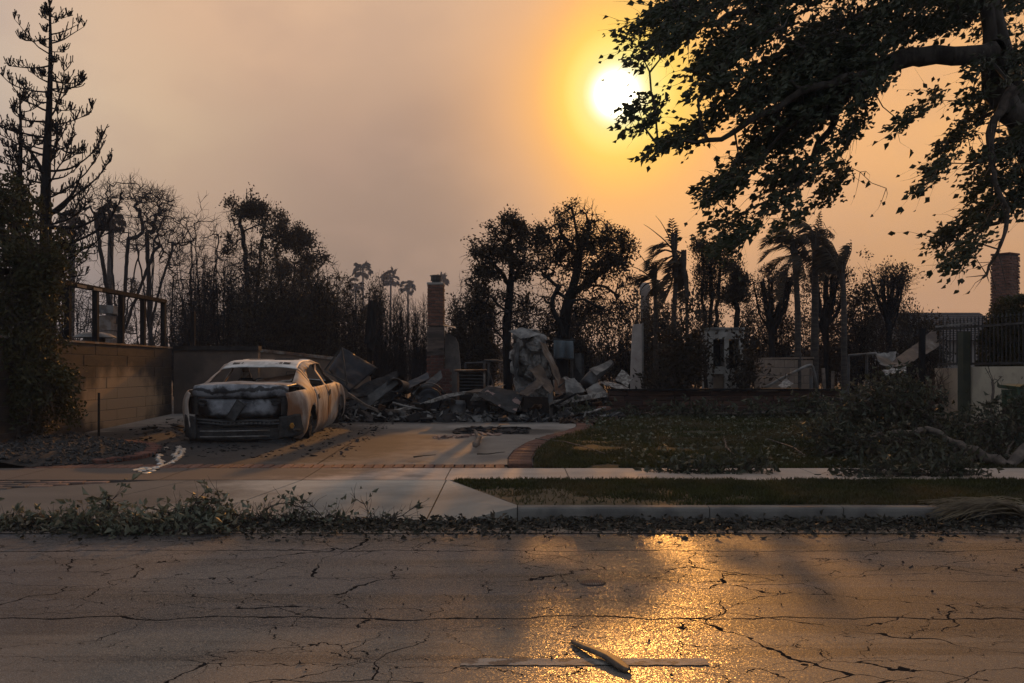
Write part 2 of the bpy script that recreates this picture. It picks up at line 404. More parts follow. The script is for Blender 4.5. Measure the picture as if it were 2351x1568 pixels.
    seam2 = mth('ABSOLUTE', mth('SUBTRACT', mth('ADD', sp.outputs[1], mth('MULTIPLY', wn2.outputs['Fac'], .30)), 7.75))
    k = mth('MAXIMUM', k, mth('LESS_THAN', seam2, .010))
    col = mixc(mth('MULTIPLY', k, .95), col, (.012, .011, .011))
    L.new(col, bs.inputs['Base Color'])
    cn = nn('ShaderNodeVectorMath', operation='MULTIPLY_ADD'); L.new(vo.outputs['Color'], cn.inputs[0]); cn.inputs[1].default_value = (.24, .24, 0); cn.inputs[2].default_value = (-.12, -.12, 1.0)
    b1 = nn('ShaderNodeVectorMath', operation='NORMALIZE'); L.new(cn.outputs[0], b1.inputs[0])
    nz = nn('ShaderNodeTexNoise', Scale=120.0, Detail=2.0, Roughness=.6); L.new(pos, nz.inputs['Vector'])
    b2 = nn('ShaderNodeBump', Strength=.35, Distance=.002); L.new(nz.outputs['Fac'], b2.inputs['Height']); L.new(b1.outputs[0], b2.inputs['Normal'])
    b3 = nn('ShaderNodeBump', Strength=.8, Distance=.02); L.new(mth('SUBTRACT', 1.0, k), b3.inputs['Height']); L.new(b2.outputs[0], b3.inputs['Normal'])
    L.new(b3.outputs[0], bs.inputs['Normal'])
    rr = mth('MAXIMUM', mapr(vc.outputs[2], .05, .5, .27, .66), mth('MULTIPLY', k, .95)); L.new(rr, bs.inputs['Roughness']); L.new(mth('MULTIPLY', mth('SUBTRACT', 1.0, k), mapr(vc.outputs[2], .05, .5, .62, .20)), bs.inputs['Specular IOR Level'])
    return m
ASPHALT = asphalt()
DIRT = mat('burnt_ground', (.055, .045, .038), (.028, .025, .023), .95, 1.5, 7, bump=.8, bscale=14, c3=(.12, .11, .10), s3=.9, lo3=.56, hi3=.72, coord='World')
def build_ground():
    # one sheet to the horizon
    ys = np.array([-60, -6, 8, 9.4, 10, 11, 12, 14, 16, 18, 19, 20, 21, 22, 24, 27, 30, 36, 45, 60, 90, 150, 300, 900.])
    xs = np.array([-900, -300, -120, -60, -40, -30, -24, -20, -17, -15, -13, -11, -9, -7, -5, -3, -1, 1, 3, 5, 7, 9, 11, 13, 15, 18, 22, 30, 45, 80, 200, 900.])
    G = np.array([[(x, y, (gz(y) - .07 if y > 11.5 else -.14) + (.05 * fbm(x, y, .4) if y > 19 else 0)) for y in ys] for x in xs])
    mb = MB(); mb.grid(G); mb.build('ground', DIRT, smooth=True, kind='structure', label='burnt bare ground of the lots')
    # road with a slight crown
    ys = np.linspace(-8, 8.45, 40); xs = np.linspace(-60, 60, 90)
    G = np.array([[(x, y, -.0 + .03 * (1 - ((y - 3) / 6) ** 2) * 0 + .004 * fbm(x, y, .7)) for y in ys] for x in xs])
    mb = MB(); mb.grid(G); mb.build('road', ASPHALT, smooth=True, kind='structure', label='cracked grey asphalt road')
    mb = MB(); xs = np.linspace(-60, 60, 60)
    mb.grid(np.array([[(x, 8.40, .006), (x, 8.46, .006), (x, 9.06, -.012)] for x in xs])); mb.build('gutter', mat('gutter_concrete', (.20, .165, .13), (.12, .10, .085), .85, 2, bump=.3, coord='World'), kind='structure', label='concrete gutter strip along the kerb')
build_ground()

KERBM = mat('kerb_concrete', (.16, .15, .135), (.10, .096, .09), .9, 3, bump=.3, bscale=60, coord='World')
def build_kerb():
    k = thing('kerb', 'grey concrete kerb between gutter and grass strip', None, (0, 9.1, 0), kind='structure')
    edges = [.05, 1.80, 3.02, 4.85, 6.7, 8.5, 10.3, 12.1, 13.9]
    for a, b in zip(edges, edges[1:]):
        mb = MB(); x0, x1 = a + .004, b - .004
        prof = [(9.06, -.1), (9.065, .095), (9.072, .118), (9.092, .130), (9.215, .133), (9.215, -.1)]
        mb.grid(np.array([[(x, y, z) for y, z in prof] for x in (x0, (x0 + x1) / 2, x1)]))
        for x in (x0, x1): mb.add(np.array([(x, y, z) for y, z in prof]), [(0, 1, 4, 5)], [(1, 2, 3), (1, 3, 4)])
        mb.build('kerb_segment', KERBM, k)
build_kerb()

APRONM = mat('apron_concrete', (.36, .345, .305), (.25, .24, .215), .85, 1.1, 7, bump=.25, bscale=80, stretch=(.5, 1.4, 1), c3=(.18, .17, .155), s3=1.0, lo3=.52, hi3=.78, coord='World')
def soot_mask(cx, cy, rx, ry, sc=1.6, amt=.9):
    def f(N, L):
        g = N.new('ShaderNodeNewGeometry'); mp = N.new('ShaderNodeMapping'); mp.inputs['Location'].default_value = (-cx / rx, -cy / ry, 0); mp.inputs['Scale'].default_value = (1 / rx, 1 / ry, 0)
        L.new(g.outputs['Position'], mp.inputs[0]); ln = N.new('ShaderNodeVectorMath'); ln.operation = 'LENGTH'; L.new(mp.outputs[0], ln.inputs[0])
        nz = N.new('ShaderNodeTexNoise'); nz.inputs['Scale'].default_value = sc; nz.inputs['Detail'].default_value = 7; nz.inputs['Roughness'].default_value = .65; L.new(g.outputs['Position'], nz.inputs['Vector'])
        a = N.new('ShaderNodeMath'); a.operation = 'MULTIPLY_ADD'; L.new(nz.outputs['Fac'], a.inputs[0]); a.inputs[1].default_value = 1.3; L.new(ln.outputs['Value'], a.inputs[2])
        m = N.new('ShaderNodeMapRange'); m.interpolation_type = 'SMOOTHSTEP'; L.new(a.outputs[0], m.inputs[0]); m.inputs[1].default_value = 1.95; m.inputs[2].default_value = 1.35; m.inputs[4].default_value = amt
        return m.outputs[0]
    return f
DRIVEM = mat('driveway_concrete', (.30, .27, .235), (.215, .195, .175), .85, 1.2, 7, bump=.25, bscale=80, c3=(.15, .135, .12), s3=.8, lo3=.52, hi3=.75, coord='World')
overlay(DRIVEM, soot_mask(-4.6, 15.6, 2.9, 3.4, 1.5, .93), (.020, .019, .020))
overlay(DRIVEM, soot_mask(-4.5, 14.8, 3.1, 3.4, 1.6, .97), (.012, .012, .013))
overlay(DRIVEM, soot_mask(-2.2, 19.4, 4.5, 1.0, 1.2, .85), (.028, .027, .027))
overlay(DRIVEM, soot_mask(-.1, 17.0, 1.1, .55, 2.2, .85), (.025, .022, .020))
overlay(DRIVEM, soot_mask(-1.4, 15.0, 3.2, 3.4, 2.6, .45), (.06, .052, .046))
overlay(APRONM, soot_mask(-1.6, 9.6, 2.6, .8, 2.4, .45), (.10, .092, .082))
overlay(APRONM, soot_mask(-4.9, 10.7, 2.0, 1.9, 1.6, .8), (.045, .044, .044))
SIDEM = mat('sidewalk_concrete', (.62, .51, .43), (.48, .40, .335), .85, 1.0, 7, bump=.22, bscale=80, stretch=(.5, 1.5, 1), coord='World')
overlay(SIDEM, soot_mask(-4.6, 12.0, 3.2, 1.5, 1.8, .8), (.055, .05, .047))
overlay(SIDEM, soot_mask(1.5, 11.5, 6.0, 1.6, 2.6, .40), (.15, .125, .105))
overlay(SIDEM, soot_mask(-6.5, 11.6, 4.6, 2.2, .9, .75), (.060, .050, .045))

def apron_panel(name, parent, poly):
    mb = MB(); mb.slab(poly, -.1, 0); return mb.build(name, APRONM, parent)
def build_paths():
    s = thing('sidewalk', 'concrete sidewalk crossing the driveway', None, (0, 11.5, 0), kind='structure')
    xs = [-16.0, -14.2, -12.4, -10.6, -8.8, -7.1, -5.6, -3.9, -2.32, -.74, .64, 2.05, 3.5, 5.0, 6.5, 8.0, 9.5, 11, 12.5]
    for a, b in zip(xs, xs[1:]):
        mb = MB(); mb.slab([(a + .006, 11.0, .170), (b - .006, 11.0, .170), (b - .006, 12.1, .190), (a + .006, 12.1, .190)], 0, 0); mb.build('paving_slab', SIDEM, s)
    p = thing('apron', 'sloping concrete driveway apron down to the gutter', None, (-2, 10, 0), kind='structure')
    zf, zb = .012, .166
    pan = [[(-9.5, 9.06, zf), (-4.6, 9.06, zf), (-3.55, 10.99, zb), (-3.9, 10.99, zb), (-6.6, 10.1, .095), (-9.5, 9.75, .068)],
           [(-4.585, 9.06, zf), (-2.95, 9.06, zf), (-2.33, 10.99, zb), (-3.54, 10.99, zb)],
           [(-2.935, 9.06, zf), (-.79, 9.06, zf), (-.735, 10.99, zb), (-2.315, 10.99, zb)],
           [(-.775, 9.06, zf), (-.46, 9.06, zf), (.046, 9.09, .128), (.046, 9.21, .133), (-.69, 10.99, zb), (-.72, 10.99, zb)]]
    for q in pan: apron_panel('concrete_panel', p, q)
    # neighbour's paver apron, lower left
    v = thing('paver_apron', 'worn brick paver strip at the left edge below the sidewalk', None, (-7, 10.5, 0), kind='structure')
    PAV = mat('paver', (.20, .125, .095), (.13, .085, .07), .85, 6, bump=.35, rnd=.3, c3=(.07, .06, .055), s3=.8, lo3=.5, hi3=.7, coord='World')
    me = [chamfer_mesh('paver', .245, .112, .05, .008, .004, i) for i in range(3)]
    for i in range(9):
        y = 9.93 + i * .122
        for j in range(26):
            x = -9.9 + j * .255 + (i % 2) * .127
            lim = -6.6 + (y - 10.1) * 3.0
            if x > lim - .14 or y < 9.75 + (x + 9.5) * .12 + .08: continue
            if not me[(i + j) % 3].materials: me[(i + j) % 3].materials.append(PAV)
            link('paver', me[(i * 7 + j) % 3], PAV, v, (x + 7, y - 10.5, np.interp(y, [9.06, 10.99], [.012, .166]) - .022 + random.uniform(-.004, .004)), (random.uniform(-.02, .02), .0, random.uniform(-.02, .02)))
    mb = MB(); mb.slab([(-9.9, 9.72, .05), (-6.7, 10.08, .07), (-3.95, 10.985, .14), (-9.9, 10.985, .14)], -.1, 0); mb.build('bedding', MORTAR, v)
    # driveway: two slabs, a curved right edge, brick borders
    d = thing('driveway', 'concrete driveway with brick border, sooty round the car', None, (-2.5, 15, 0), kind='structure')
    def edge(t):     # right edge of the concrete, t in 0..1
        P = np.array([(-.06, 12.46), (-.06, 13.2), (.02, 14.1), (.22, 15.2), (.52, 16.2), (.86, 17.0), (1.15, 17.9), (1.25, 19.8)])
        u = np.linspace(0, 1, len(P)); return np.array((np.interp(t, u, P[:, 0]), np.interp(t, u, P[:, 1])))
    E = [edge(t) for t in np.linspace(0, 1, 40)]
    dz = lambda y: .20 + .03 * (y - 12.5)
    mb = MB(); L0 = [(-2.44, y) for y in np.linspace(12.46, 19.8, 40)]
    mb.grid(np.array([[((1 - t) * l[0] + t * e[0], (1 - t) * l[1] + t * e[1], dz((1 - t) * l[1] + t * e[1])) for t in np.linspace(0, 1, 12)] for l, e in zip(L0, E)]))
    mb.build('driveway_slab', DRIVEM, d)
    mb = MB(); mb.grid(np.array([[(x, y, dz(y)) for x in np.linspace(-7.2, -2.455, 10)] for y in np.linspace(12.46, 21.1, 12)])); mb.build('driveway_slab', DRIVEM, d)
    bm = [chamfer_mesh('brick', .112, .30, .06, .008, .004, i) for i in range(3)]
    n = 0
    for x in np.arange(-5.9, -.12, .125):
        link('brick', bm[n % 3], BRICK, d, (x + 2.5, 12.285 - 15, .195 - .026 + random.uniform(-.003, .003)), (.05, 0, random.uniform(-.03, .03))); n += 1
    # curved edging
    Q = np.array([edge(t) for t in np.linspace(0, .97, 400)]); seg = np.linalg.norm(np.diff(Q, axis=0), axis=1); cum = np.r_[0, np.cumsum(seg)]
    me2 = [chamfer_mesh('brick', .30, .105, .06, .008, .004, 5 + i) for i in range(3)]
    for s_ in np.arange(.05, cum[-1] - .05, .12):
        i = np.searchsorted(cum, s_); i = min(max(i, 1), len(Q) - 1); t = Q[i] - Q[i - 1]; t /= np.linalg.norm(t); nrm = np.array((t[1], -t[0])); c = Q[i] + nrm * .165
        link('brick', me2[n % 3], BRICK, d, (c[0] + 2.5, c[1] - 15, dz(c[1]) - .022 + random.uniform(-.004, .004)), (random.uniform(-.03, .03), 0, math.atan2(nrm[1], nrm[0]) + random.uniform(-.03, .03))); n += 1
    mb = MB(); off = []
    for i in range(1, len(Q), 8):
        t = Q[i] - Q[i - 1]; t /= np.linalg.norm(t); nrm = np.array((t[1], -t[0])); off.append([(*Q[i], dz(Q[i][1]) - .012), (*(Q[i] + nrm * .33), dz(Q[i][1]) - .012)])
    mb.grid(np.array(off)); mb.span(-6, -.06, 12.105, 12.455, .1, .176); mb.build('mortar_bed', MORTAR, d)
build_paths()

GRASSM = mat('grass', (.048, .052, .013), (.030, .033, .010), .8, 2.0, c3=(.085, .066, .028), s3=.8, lo3=.42, hi3=.7, trans=.25, coord='World')
TURF = mat('turf', (.028, .029, .011), (.020, .020, .010), .95, 3, bump=.8, bscale=50, c3=(.052, .046, .024), s3=.9, lo3=.5, hi3=.68, coord='World')
STRIP = mat('strip_turf', (.050, .046, .020), (.075, .060, .032), .95, 3, bump=.8, bscale=50, coord='World')
overlay(STRIP, soot_mask(.4, 9.85, 1.6, .62, 3.4, .8), (.100, .076, .047))
def lawn_z(y): return .185 + (y - 12.1) * .0375
def blades(mb, P, h, rng):
    n = len(P); a = rng.uniform(0, 2 * np.pi, n); w = .006 + .006 * rng.random(n); H = h * rng.uniform(.4, 1.3, n)
    s = np.stack([np.cos(a) * w, np.sin(a) * w, np.zeros(n)], 1); lean = np.stack([rng.normal(0, .5, n) * H, rng.normal(0, .5, n) * H, H], 1)
    V = np.stack([P - s, P + s, P + lean], 1).reshape(-1, 3); return mb.add(V, np.arange(3 * n).reshape(-1, 3))
def build_lawn():
    rng = np.random.default_rng(3)
    Q = [(.27, 12.12), (.30, 13.2), (.37, 14.1), (.56, 15.1), (.84, 16.0), (1.17, 16.75), (1.47, 17.6), (1.6, 19.0), (1.7, 20.5)]
    yy = np.linspace(12.12, 20.6, 40); xl = np.interp(yy, [q[1] for q in Q], [q[0] for q in Q])
    mb = MB(); mb.grid(np.array([[(x, y, lawn_z(y) + .03 * fbm(x, y, .8)) for x in x0 + (14 - x0) * np.linspace(0, 1, 70) ** 1.3] for x0, y in zip(xl, yy)]))
    mb.build('lawn', TURF, smooth=True, kind='structure', label='dark front lawn between driveway and planter wall')
    n = 90000; y = 12.15 + 8.3 * rng.random(n) ** 1.35; x0 = np.interp(y, [q[1] for q in Q], [q[0] for q in Q]); x = x0 + (np.minimum(13, y * .56) - x0) * rng.random(n)
    z = np.array([lawn_z(b) + .03 * fbm(a, b, .8) for a, b in zip(x, y)])
    dens = np.array([fbm(a, b, 1.3, 2, 5) for a, b in zip(x, y)]) > -.28
    mb = MB(); blades(mb, np.stack([x, y, z], 1)[dens], .045, rng); mb.build('lawn_grass', GRASSM, kind='stuff', label='short dull green grass of the front lawn', cat='grass')
    # strip between kerb and sidewalk
    yy = np.linspace(9.215, 10.995, 14); xl = .055 - (yy - 9.215) / 1.78 * .72
    sz = lambda a, b: .128 + (b - 9.2) * .022 + .02 * fbm(a, b, 1.2)
    mb = MB(); mb.grid(np.array([[(x, y, sz(x, y)) for x in np.linspace(x0, 14, 70)] for x0, y in zip(xl, yy)])); mb.build('grass_strip', STRIP, smooth=True, kind='structure', label='patchy grass strip between kerb and sidewalk')
    n = 70000; y = rng.uniform(9.24, 10.97, n); x0 = .06 - (y - 9.215) / 1.78 * .72; x = x0 + (6.5 - x0) * rng.random(n)
    keep = np.array([((a - .4) / 1.6) ** 2 + ((b - 9.7) / .7) ** 2 + fbm(a, b, 2, 3) * 1.6 + rng.normal(0, .45) > .85 and fbm(a, b, 1.7, 2, 3) + rng.normal(0, .2) > -.3 for a, b in zip(x, y)])
    P = np.stack([x, y, [sz(a, b) for a, b in zip(x, y)]], 1)[keep]
    mb = MB(); blades(mb, P, .04, rng); mb.build('strip_grass', GRASSM, kind='stuff', label='short yellowing grass on the strip beside the kerb', cat='grass')
build_lawn()

def build_bed():
    rng = np.random.default_rng(5)
    SOIL = mat('charred_mulch', (.020, .018, .017), (.036, .032, .029), .95, 6, bump=.9, bscale=30, coord='World')
    P = [(-5.55, 12.35), (-4.95, 12.9), (-4.75, 13.6), (-4.95, 14.4), (-5.7, 15.0), (-6.9, 15.4), (-8.2, 15.5), (-12, 15.6), (-14, 14), (-14, 12.2), (-8, 12.15)]
    yy = np.linspace(12.13, 16.6, 26)
    edge = lambda y: np.interp(y, [12.13, 12.5, 13, 13.7, 14.4, 15.0, 15.4, 16.6], [-5.9, -5.35, -5.0, -4.95, -5.2, -5.8, -6.9, -7.1])
    mb = MB(); mb.grid(np.array([[(x, y, gz(y) + .01 + .10 * min(1, (edge(y) - x) * 1.6) + .05 * fbm(x, y, 1.8) * min(1, (edge(y) - x) * 2)) for x in edge(y) - 9 * np.linspace(0, 1, 50) ** 1.6] for y in yy]))
    b = mb.build('planting_bed', SOIL, smooth=True, kind='structure', label='mound of charred mulch at the foot of the hedge')
    me = [chamfer_mesh('brick', .10, .21, .07, .008, .005, 11 + i) for i in range(2)]
    P = np.array([(-6.95, 15.42), (-6.4, 15.28), (-5.8, 15.02), (-5.35, 14.62), (-5.08, 14.15), (-4.92, 13.6), (-4.95, 13.05), (-5.25, 12.6)])
    D = np.r_[0, np.cumsum(np.linalg.norm(np.diff(P, axis=0), axis=1))]
    for i, s_ in enumerate(np.arange(.1, D[-1], .115)):
        x = np.interp(s_, D, P[:, 0]); y = np.interp(s_, D, P[:, 1]); x2 = np.interp(s_ + .05, D, P[:, 0]); y2 = np.interp(s_ + .05, D, P[:, 1])
        link('brick', me[i % 2], SOOTBRICK, b, (x, y, gz(y) + .015 + random.uniform(-.006, .006)), (random.uniform(-.06, .06), random.uniform(-.06, .06), math.atan2(y2 - y, x2 - x) + random.uniform(-.05, .05)))
    # loose char crumbs over bed and driveway edge
    n = 2600; y = rng.uniform(12.2, 16.2, n); x = np.array([edge(v) for v in y]) - 3.6 * rng.random(n) ** 1.2 + .15
    mb = MB()
    for a, c in zip(x, y):
        z = gz(c) + .01 + .10 * min(1, max(0, (edge(c) - a) * 1.6)) + .05 * fbm(a, c, 1.8) * min(1, max(0, (edge(c) - a) * 2)); s_ = rng.uniform(.012, .05)
        mb.box((a, c, z + s_ * .2), (s_ * rng.uniform(.6, 2), s_, s_ * .6), rotm(*rng.uniform(-1, 1, 3)), s_ * .2)
    mb.build('mulch_crumbs', mat('char_crumb', (.022, .02, .019), (.055, .05, .046), .9, 30), kind='stuff', label='loose charred crumbs scattered over the planting bed', cat='char')
build_bed()

# ------------------------------------------------------------------ walls, chimneys, fences, neighbour buildings
def block_pieces(parent, p0, p1, z0, z1, bl, bh, bt, m, name='block', gap=.010, ch=.006, seed=0, backing=MORTAR, jit=.003, proud=.004):
    """running-bond pieces along p0->p1; children of parent, one shared mesh per length"""
    p0, p1 = np.asarray(p0, float), np.asarray(p1, float); d = p1 - p0; L = np.linalg.norm(d); d /= L; ang = math.atan2(d[1], d[0]); r = random.Random(seed)
    base = wloc(parent); meshes = {}
    n = int(round((z1 - z0) / bh)); bh = (z1 - z0) / n
    for c in range(n):
        x = -(c % 2) * bl / 2
        while x < L - .02:
            a, b = max(0, x), min(L, x + bl); w = b - a
            if w > .05:
                k = round(w, 2)
                if (k, 0) not in meshes:
                    for q in range(2): meshes[(k, q)] = chamfer_mesh(name, w - gap, bt, bh - gap, ch, jit, seed + q * 13 + len(meshes))
                me = meshes[(k, r.randrange(2))]; cc = p0 + d * (a + b) / 2; off = r.uniform(-proud, proud)
                link(name, me, m, parent, (cc[0] - d[1] * off - base[0], cc[1] + d[0] * off - base[1], z0 + (c + .5) * bh - base[2]), (0, 0, ang + r.uniform(-.004, .004)))
            x += bl
    mb = MB(); q = (p0 + p1) / 2; mb.box((q[0], q[1], (z0 + z1) / 2), (L - .03, bt - .022, z1 - z0 - .02), rotm(0, 0, ang)); mb.build('mortar_core', backing, parent)

def build_left_wall():
    BL = mat('scorched_block', (.050, .034, .025), (.030, .022, .018), .9, 2.5, bump=.35, bscale=40, coord='World', stretch=(1, 1, 4))
    def tan(N, L):
        g = N.new('ShaderNodeNewGeometry'); mp = N.new('ShaderNodeMapping'); mp.inputs['Scale'].default_value = (0, 1 / 2.05, 1 / .66); mp.inputs['Location'].default_value = (0, -18.6 / 2.05, -.78 / .66)
        L.new(g.outputs['Position'], mp.inputs[0]); ln = N.new('ShaderNodeVectorMath'); ln.operation = 'LENGTH'; L.new(mp.outputs[0], ln.inputs[0])
        nz = N.new('ShaderNodeTexNoise'); nz.inputs['Scale'].default_value = 2.2; nz.inputs['Detail'].default_value = 6; L.new(g.outputs['Position'], nz.inputs['Vector'])
        a = N.new('ShaderNodeMath'); a.operation = 'MULTIPLY_ADD'; L.new(nz.outputs['Fac'], a.inputs[0]); a.inputs[1].default_value = .9; L.new(ln.outputs['Value'], a.inputs[2])
        m = N.new('ShaderNodeMapRange'); m.interpolation_type = 'SMOOTHSTEP'; L.new(a.outputs[0], m.inputs[0]); m.inputs[1].default_value = 1.6; m.inputs[2].default_value = 1.05
        return m.outputs[0]
    overlay(BL, tan, (.33, .215, .125))  # tan patch fading out round the middle of the wall
    t = thing('block_wall', 'brown block retaining wall with a pale tan patch, left of the burnt car', 'wall', (-7.3, 18, .3))
    block_pieces(t, (-7.32, 14.0), (-7.32, 21.2), .28, 1.84, .95, .195, .15, BL, seed=1, gap=.007, ch=.004)
    mb = MB(); mb.span(-7.41, -7.225, 14.0, 21.2, 1.842, 1.875); mb.build('coping', RUST, t)
    f = thing('timber_fence', 'charred open timber fence frame standing on the block wall', 'fence', (-7.32, 18, 1.876))
    for y in (15.3, 16.4, 17.5, 18.65, 19.75, 20.9):
        mb = MB(); mb.span(-7.365, -7.275, y - .045, y + .045, 1.876, 2.80 + random.uniform(-.02, .02)); mb.build('post', CHARWOOD, f)
    mb = MB(); mb.bar((-7.32, 13.2, 2.79), (-7.32, 20.95, 2.83), .13, .07, jit=.004); tr = mb.build('top_rail', CHARWOOD, f)
    FPm = mat('flaked_paint', (.26, .20, .14), (.16, .12, .09), .9)
    for y in (15.2, 15.75, 16.6, 17.25): mb = MB(); mb.span(-7.25, -7.243, y, y + .35, 2.77, 2.815); mb.build('paint_flake', FPm, tr)
    mb = MB(); mb.span(-7.365, -7.275, 22.8, 22.9, .4, 2.72)
    o = mb.build('fence_post', CHARWOOD); props(o, 'single charred post standing behind the corner of the block wall', 'post')
    ST = mat('stained_stucco', (.115, .088, .072), (.070, .056, .048), .95, 1.4, bump=.3, bscale=90, c3=(.025, .022, .02), s3=.8, lo3=.52, hi3=.72)
    t = thing('stucco_wall', 'sooty stucco wall with dark cap behind the burnt car', 'wall', (-6.3, 21.4, .4))
    mb = MB(); mb.span(-7.22, -5.42, 21.25, 21.43, .35, 1.80); mb.build('wall_face', ST, t)
    mb = MB(); mb.span(-7.24, -5.40, 21.20, 21.48, 1.802, 1.90); mb.build('cap', CHAR, t)
    t = thing('low_wall', 'brown stucco wall with rusty sloping cap seen over the car roof', 'wall', (-4.9, 23.2, .4))
    mb = MB(); mb.add(np.array([(x, y, z) for y in (23.1, 23.28) for x, z in ((-5.85, .35), (-3.3, .35), (-3.3, 1.52), (-5.85, 1.80))]), [(0, 1, 2, 3), (7, 6, 5, 4), (0, 4, 5, 1), (1, 5, 6, 2), (2, 6, 7, 3), (3, 7, 4, 0)]); mb.build('wall_face', mat('tan_stucco', (.20, .135, .095), (.12, .085, .065), .95, 2, bump=.3), t)
    mb = MB(); mb.bar((-5.9, 23.19, 1.845), (-3.25, 23.19, 1.56), .26, .07); mb.build('cap', RUST, t)
    t = thing('patio_heater', 'pale shallow domed hood on a dark drum behind the fence frame', 'heater', (XX(217, 19.5), 19.5, 1.2))
    c = (XX(217, 19.5), 19.5, 0); mb = MB(); mb.lathe(c, [(.0, 2.13), (.13, 2.125), (.30, 2.09), (.40, 2.03), (.405, 2.015), (.28, 2.045), (.0, 2.07)], 28); mb.build('hood', PALEMETAL, t, smooth=True)
    mb = MB(); mb.lathe(c, [(.0, 1.0), (.20, 1.0), (.20, 2.06), (.0, 2.06)], 20); mb.build('drum', DARKMETAL, t, smooth=False)
    t = thing('stone_chimney', 'small pale-topped chimney stack behind the fence frame', 'chimney', (XX(247, 27), 27, .4)); x = XX(247, 27)
    for i in range(12): 
        mb = MB(); w = .17 + .012 * math.sin(i * 2.1); mb.box((x + .01 * math.sin(i), 27, .5 + i * .205), (2 * w, .4, .195), None, .012); mb.build('stone', mat('chimney_stone', (.20, .17, .15), (.12, .085, .065), .9, 5, bump=.4) if i == 0 else bpy.data.materials['chimney_stone'], t)
    mb = MB(); mb.box((x + .01, 27, 3.02), (.46, .5, .20), rotm(0, .08, 0), .02); mb.build('cap', PALEMETAL, t)
build_left_wall()

def build_main_chimney():
    d = 24.0; t = thing('brick_chimney', 'tall red brick chimney with metal cap rising from the ruins', 'chimney', (XX(1001, d), d, .45)); x = XX(1001, d)
    def ring(cx, cy, w, dp, z0, n, seed, mt):
        r = random.Random(seed); h = .076; ms = {}
        for i in range(n):
            if i % 2: L = [(-w / 4, -dp / 2 + .05, w / 2, 0), (w / 4, -dp / 2 + .05, w / 2, 0), (-w / 2 + .05, .05, dp - .1, 1), (w / 2 - .05, .05, dp - .1, 1)]
            else: L = [(0, -dp / 2 + .05, w / 2, 0), (-w / 2 + w / 8, -dp / 2 + .05, w / 4, 0), (w / 2 - w / 8, -dp / 2 + .05, w / 4, 0), (-w / 2 + .05, -.05 + .1, dp * .45, 1), (w / 2 - .05, .1, dp * .45, 1)]
            for (a, b, l, s) in L:
                k = (round(l, 3), s)
                if k not in ms: ms[k] = chamfer_mesh('brick', (l - .012) if not s else .10, .10 if not s else (l - .012), .064, .006, .004, len(ms) + seed)
                link('brick', ms[k], mt, t, (cx + a + r.uniform(-.004, .004) - x, cy + b + r.uniform(-.005, .005) - d, z0 + (i + .5) * h - .45), (0, 0, r.uniform(-.01, .01)))
        mb = MB(); mb.span(cx - w / 2 + .012, cx + w / 2 - .012, cy - dp / 2 + .012, cy + dp / 2 - .012, z0, z0 + n * h - .01); mb.build('mortar_core', MORTAR, t)
    ring(x, d, .39, .46, 2.44, 13, 3, BRICK)
    ring(x - .01, d, .40, .50, .45, 17, 9, SOOTBRICK)
    mb = MB(); mb.box((x + .01, d, 2.085), (.40, .52, .70), None, .02); mb.build('smoke_chamber', mat('parged_chimney', (.125, .095, .078), (.06, .048, .042), .95, 3, bump=.7, bscale=14, stretch=(.6, .6, 3), c3=(.03, .026, .024), s3=2), t)
    mb = MB(); mb.box((x, d, 3.455), (.40, .48, .05)); mb.build('crown', CONC, t)
    cp = MB(); cp.lathe((x, d, 3.48), [(.0, 0), (.10, 0), (.10, .05), (.125, .07), (.125, .17), (.09, .18), (.0, .18)], 14); c = cp.build('flue_cap', DARKMETAL, t)
    mb = MB(); mb.lathe((x, d, 3.66), [(.0, .03), (.15, 0.005), (.155, -.012), (.0, -.01)], 14); mb.build('lid', DARKMETAL, c)
    mb = MB(); mb.add(np.array([(x + .14, d - .2, 2.47), (x + .50, d - .2, 2.38), (x + .46, d + .12, 2.44), (x + .14, d + .1, 2.50), (x + .14, d - .2, 2.46), (x + .50, d - .2, 2.37), (x + .46, d + .12, 2.43), (x + .14, d + .1, 2.49)]), BOXF); mb.build('flashing', PALEMETAL, t)
    s = thing('wall_stub', 'grey stucco wall stub leaning against the brick chimney', 'wall', (x + .42, d + .1, .45))
    pts = [(.21, .40), (.21, 2.30), (.30, 2.26), (.46, 2.18), (.53, 2.02), (.57, 1.6), (.62, 1.0), (.66, .4)]
    mb = MB(); V = np.array([(x + a, d + .1, b) for a, b in pts] + [(x + a, d + .32, b) for a, b in pts]); n = len(pts)
    mb.add(V, [(i, i + n, (i + 1) % n + n, (i + 1) % n) for i in range(n)], [(0, i + 1, i) for i in range(1, n - 1)], [(n, n + i, n + i + 1) for i in range(1, n - 1)]); mb.build('stucco_face', mat('grey_stucco', (.17, .15, .135), (.09, .08, .075), .95, 2, bump=.35, bscale=60), s)
    block_pieces(s, (x + .15, d - .19), (x + .40, d - .19), .45, 1.42, .20, .076, .1, SOOTBRICK, 'brick', .012, .005, 21)
build_main_chimney()

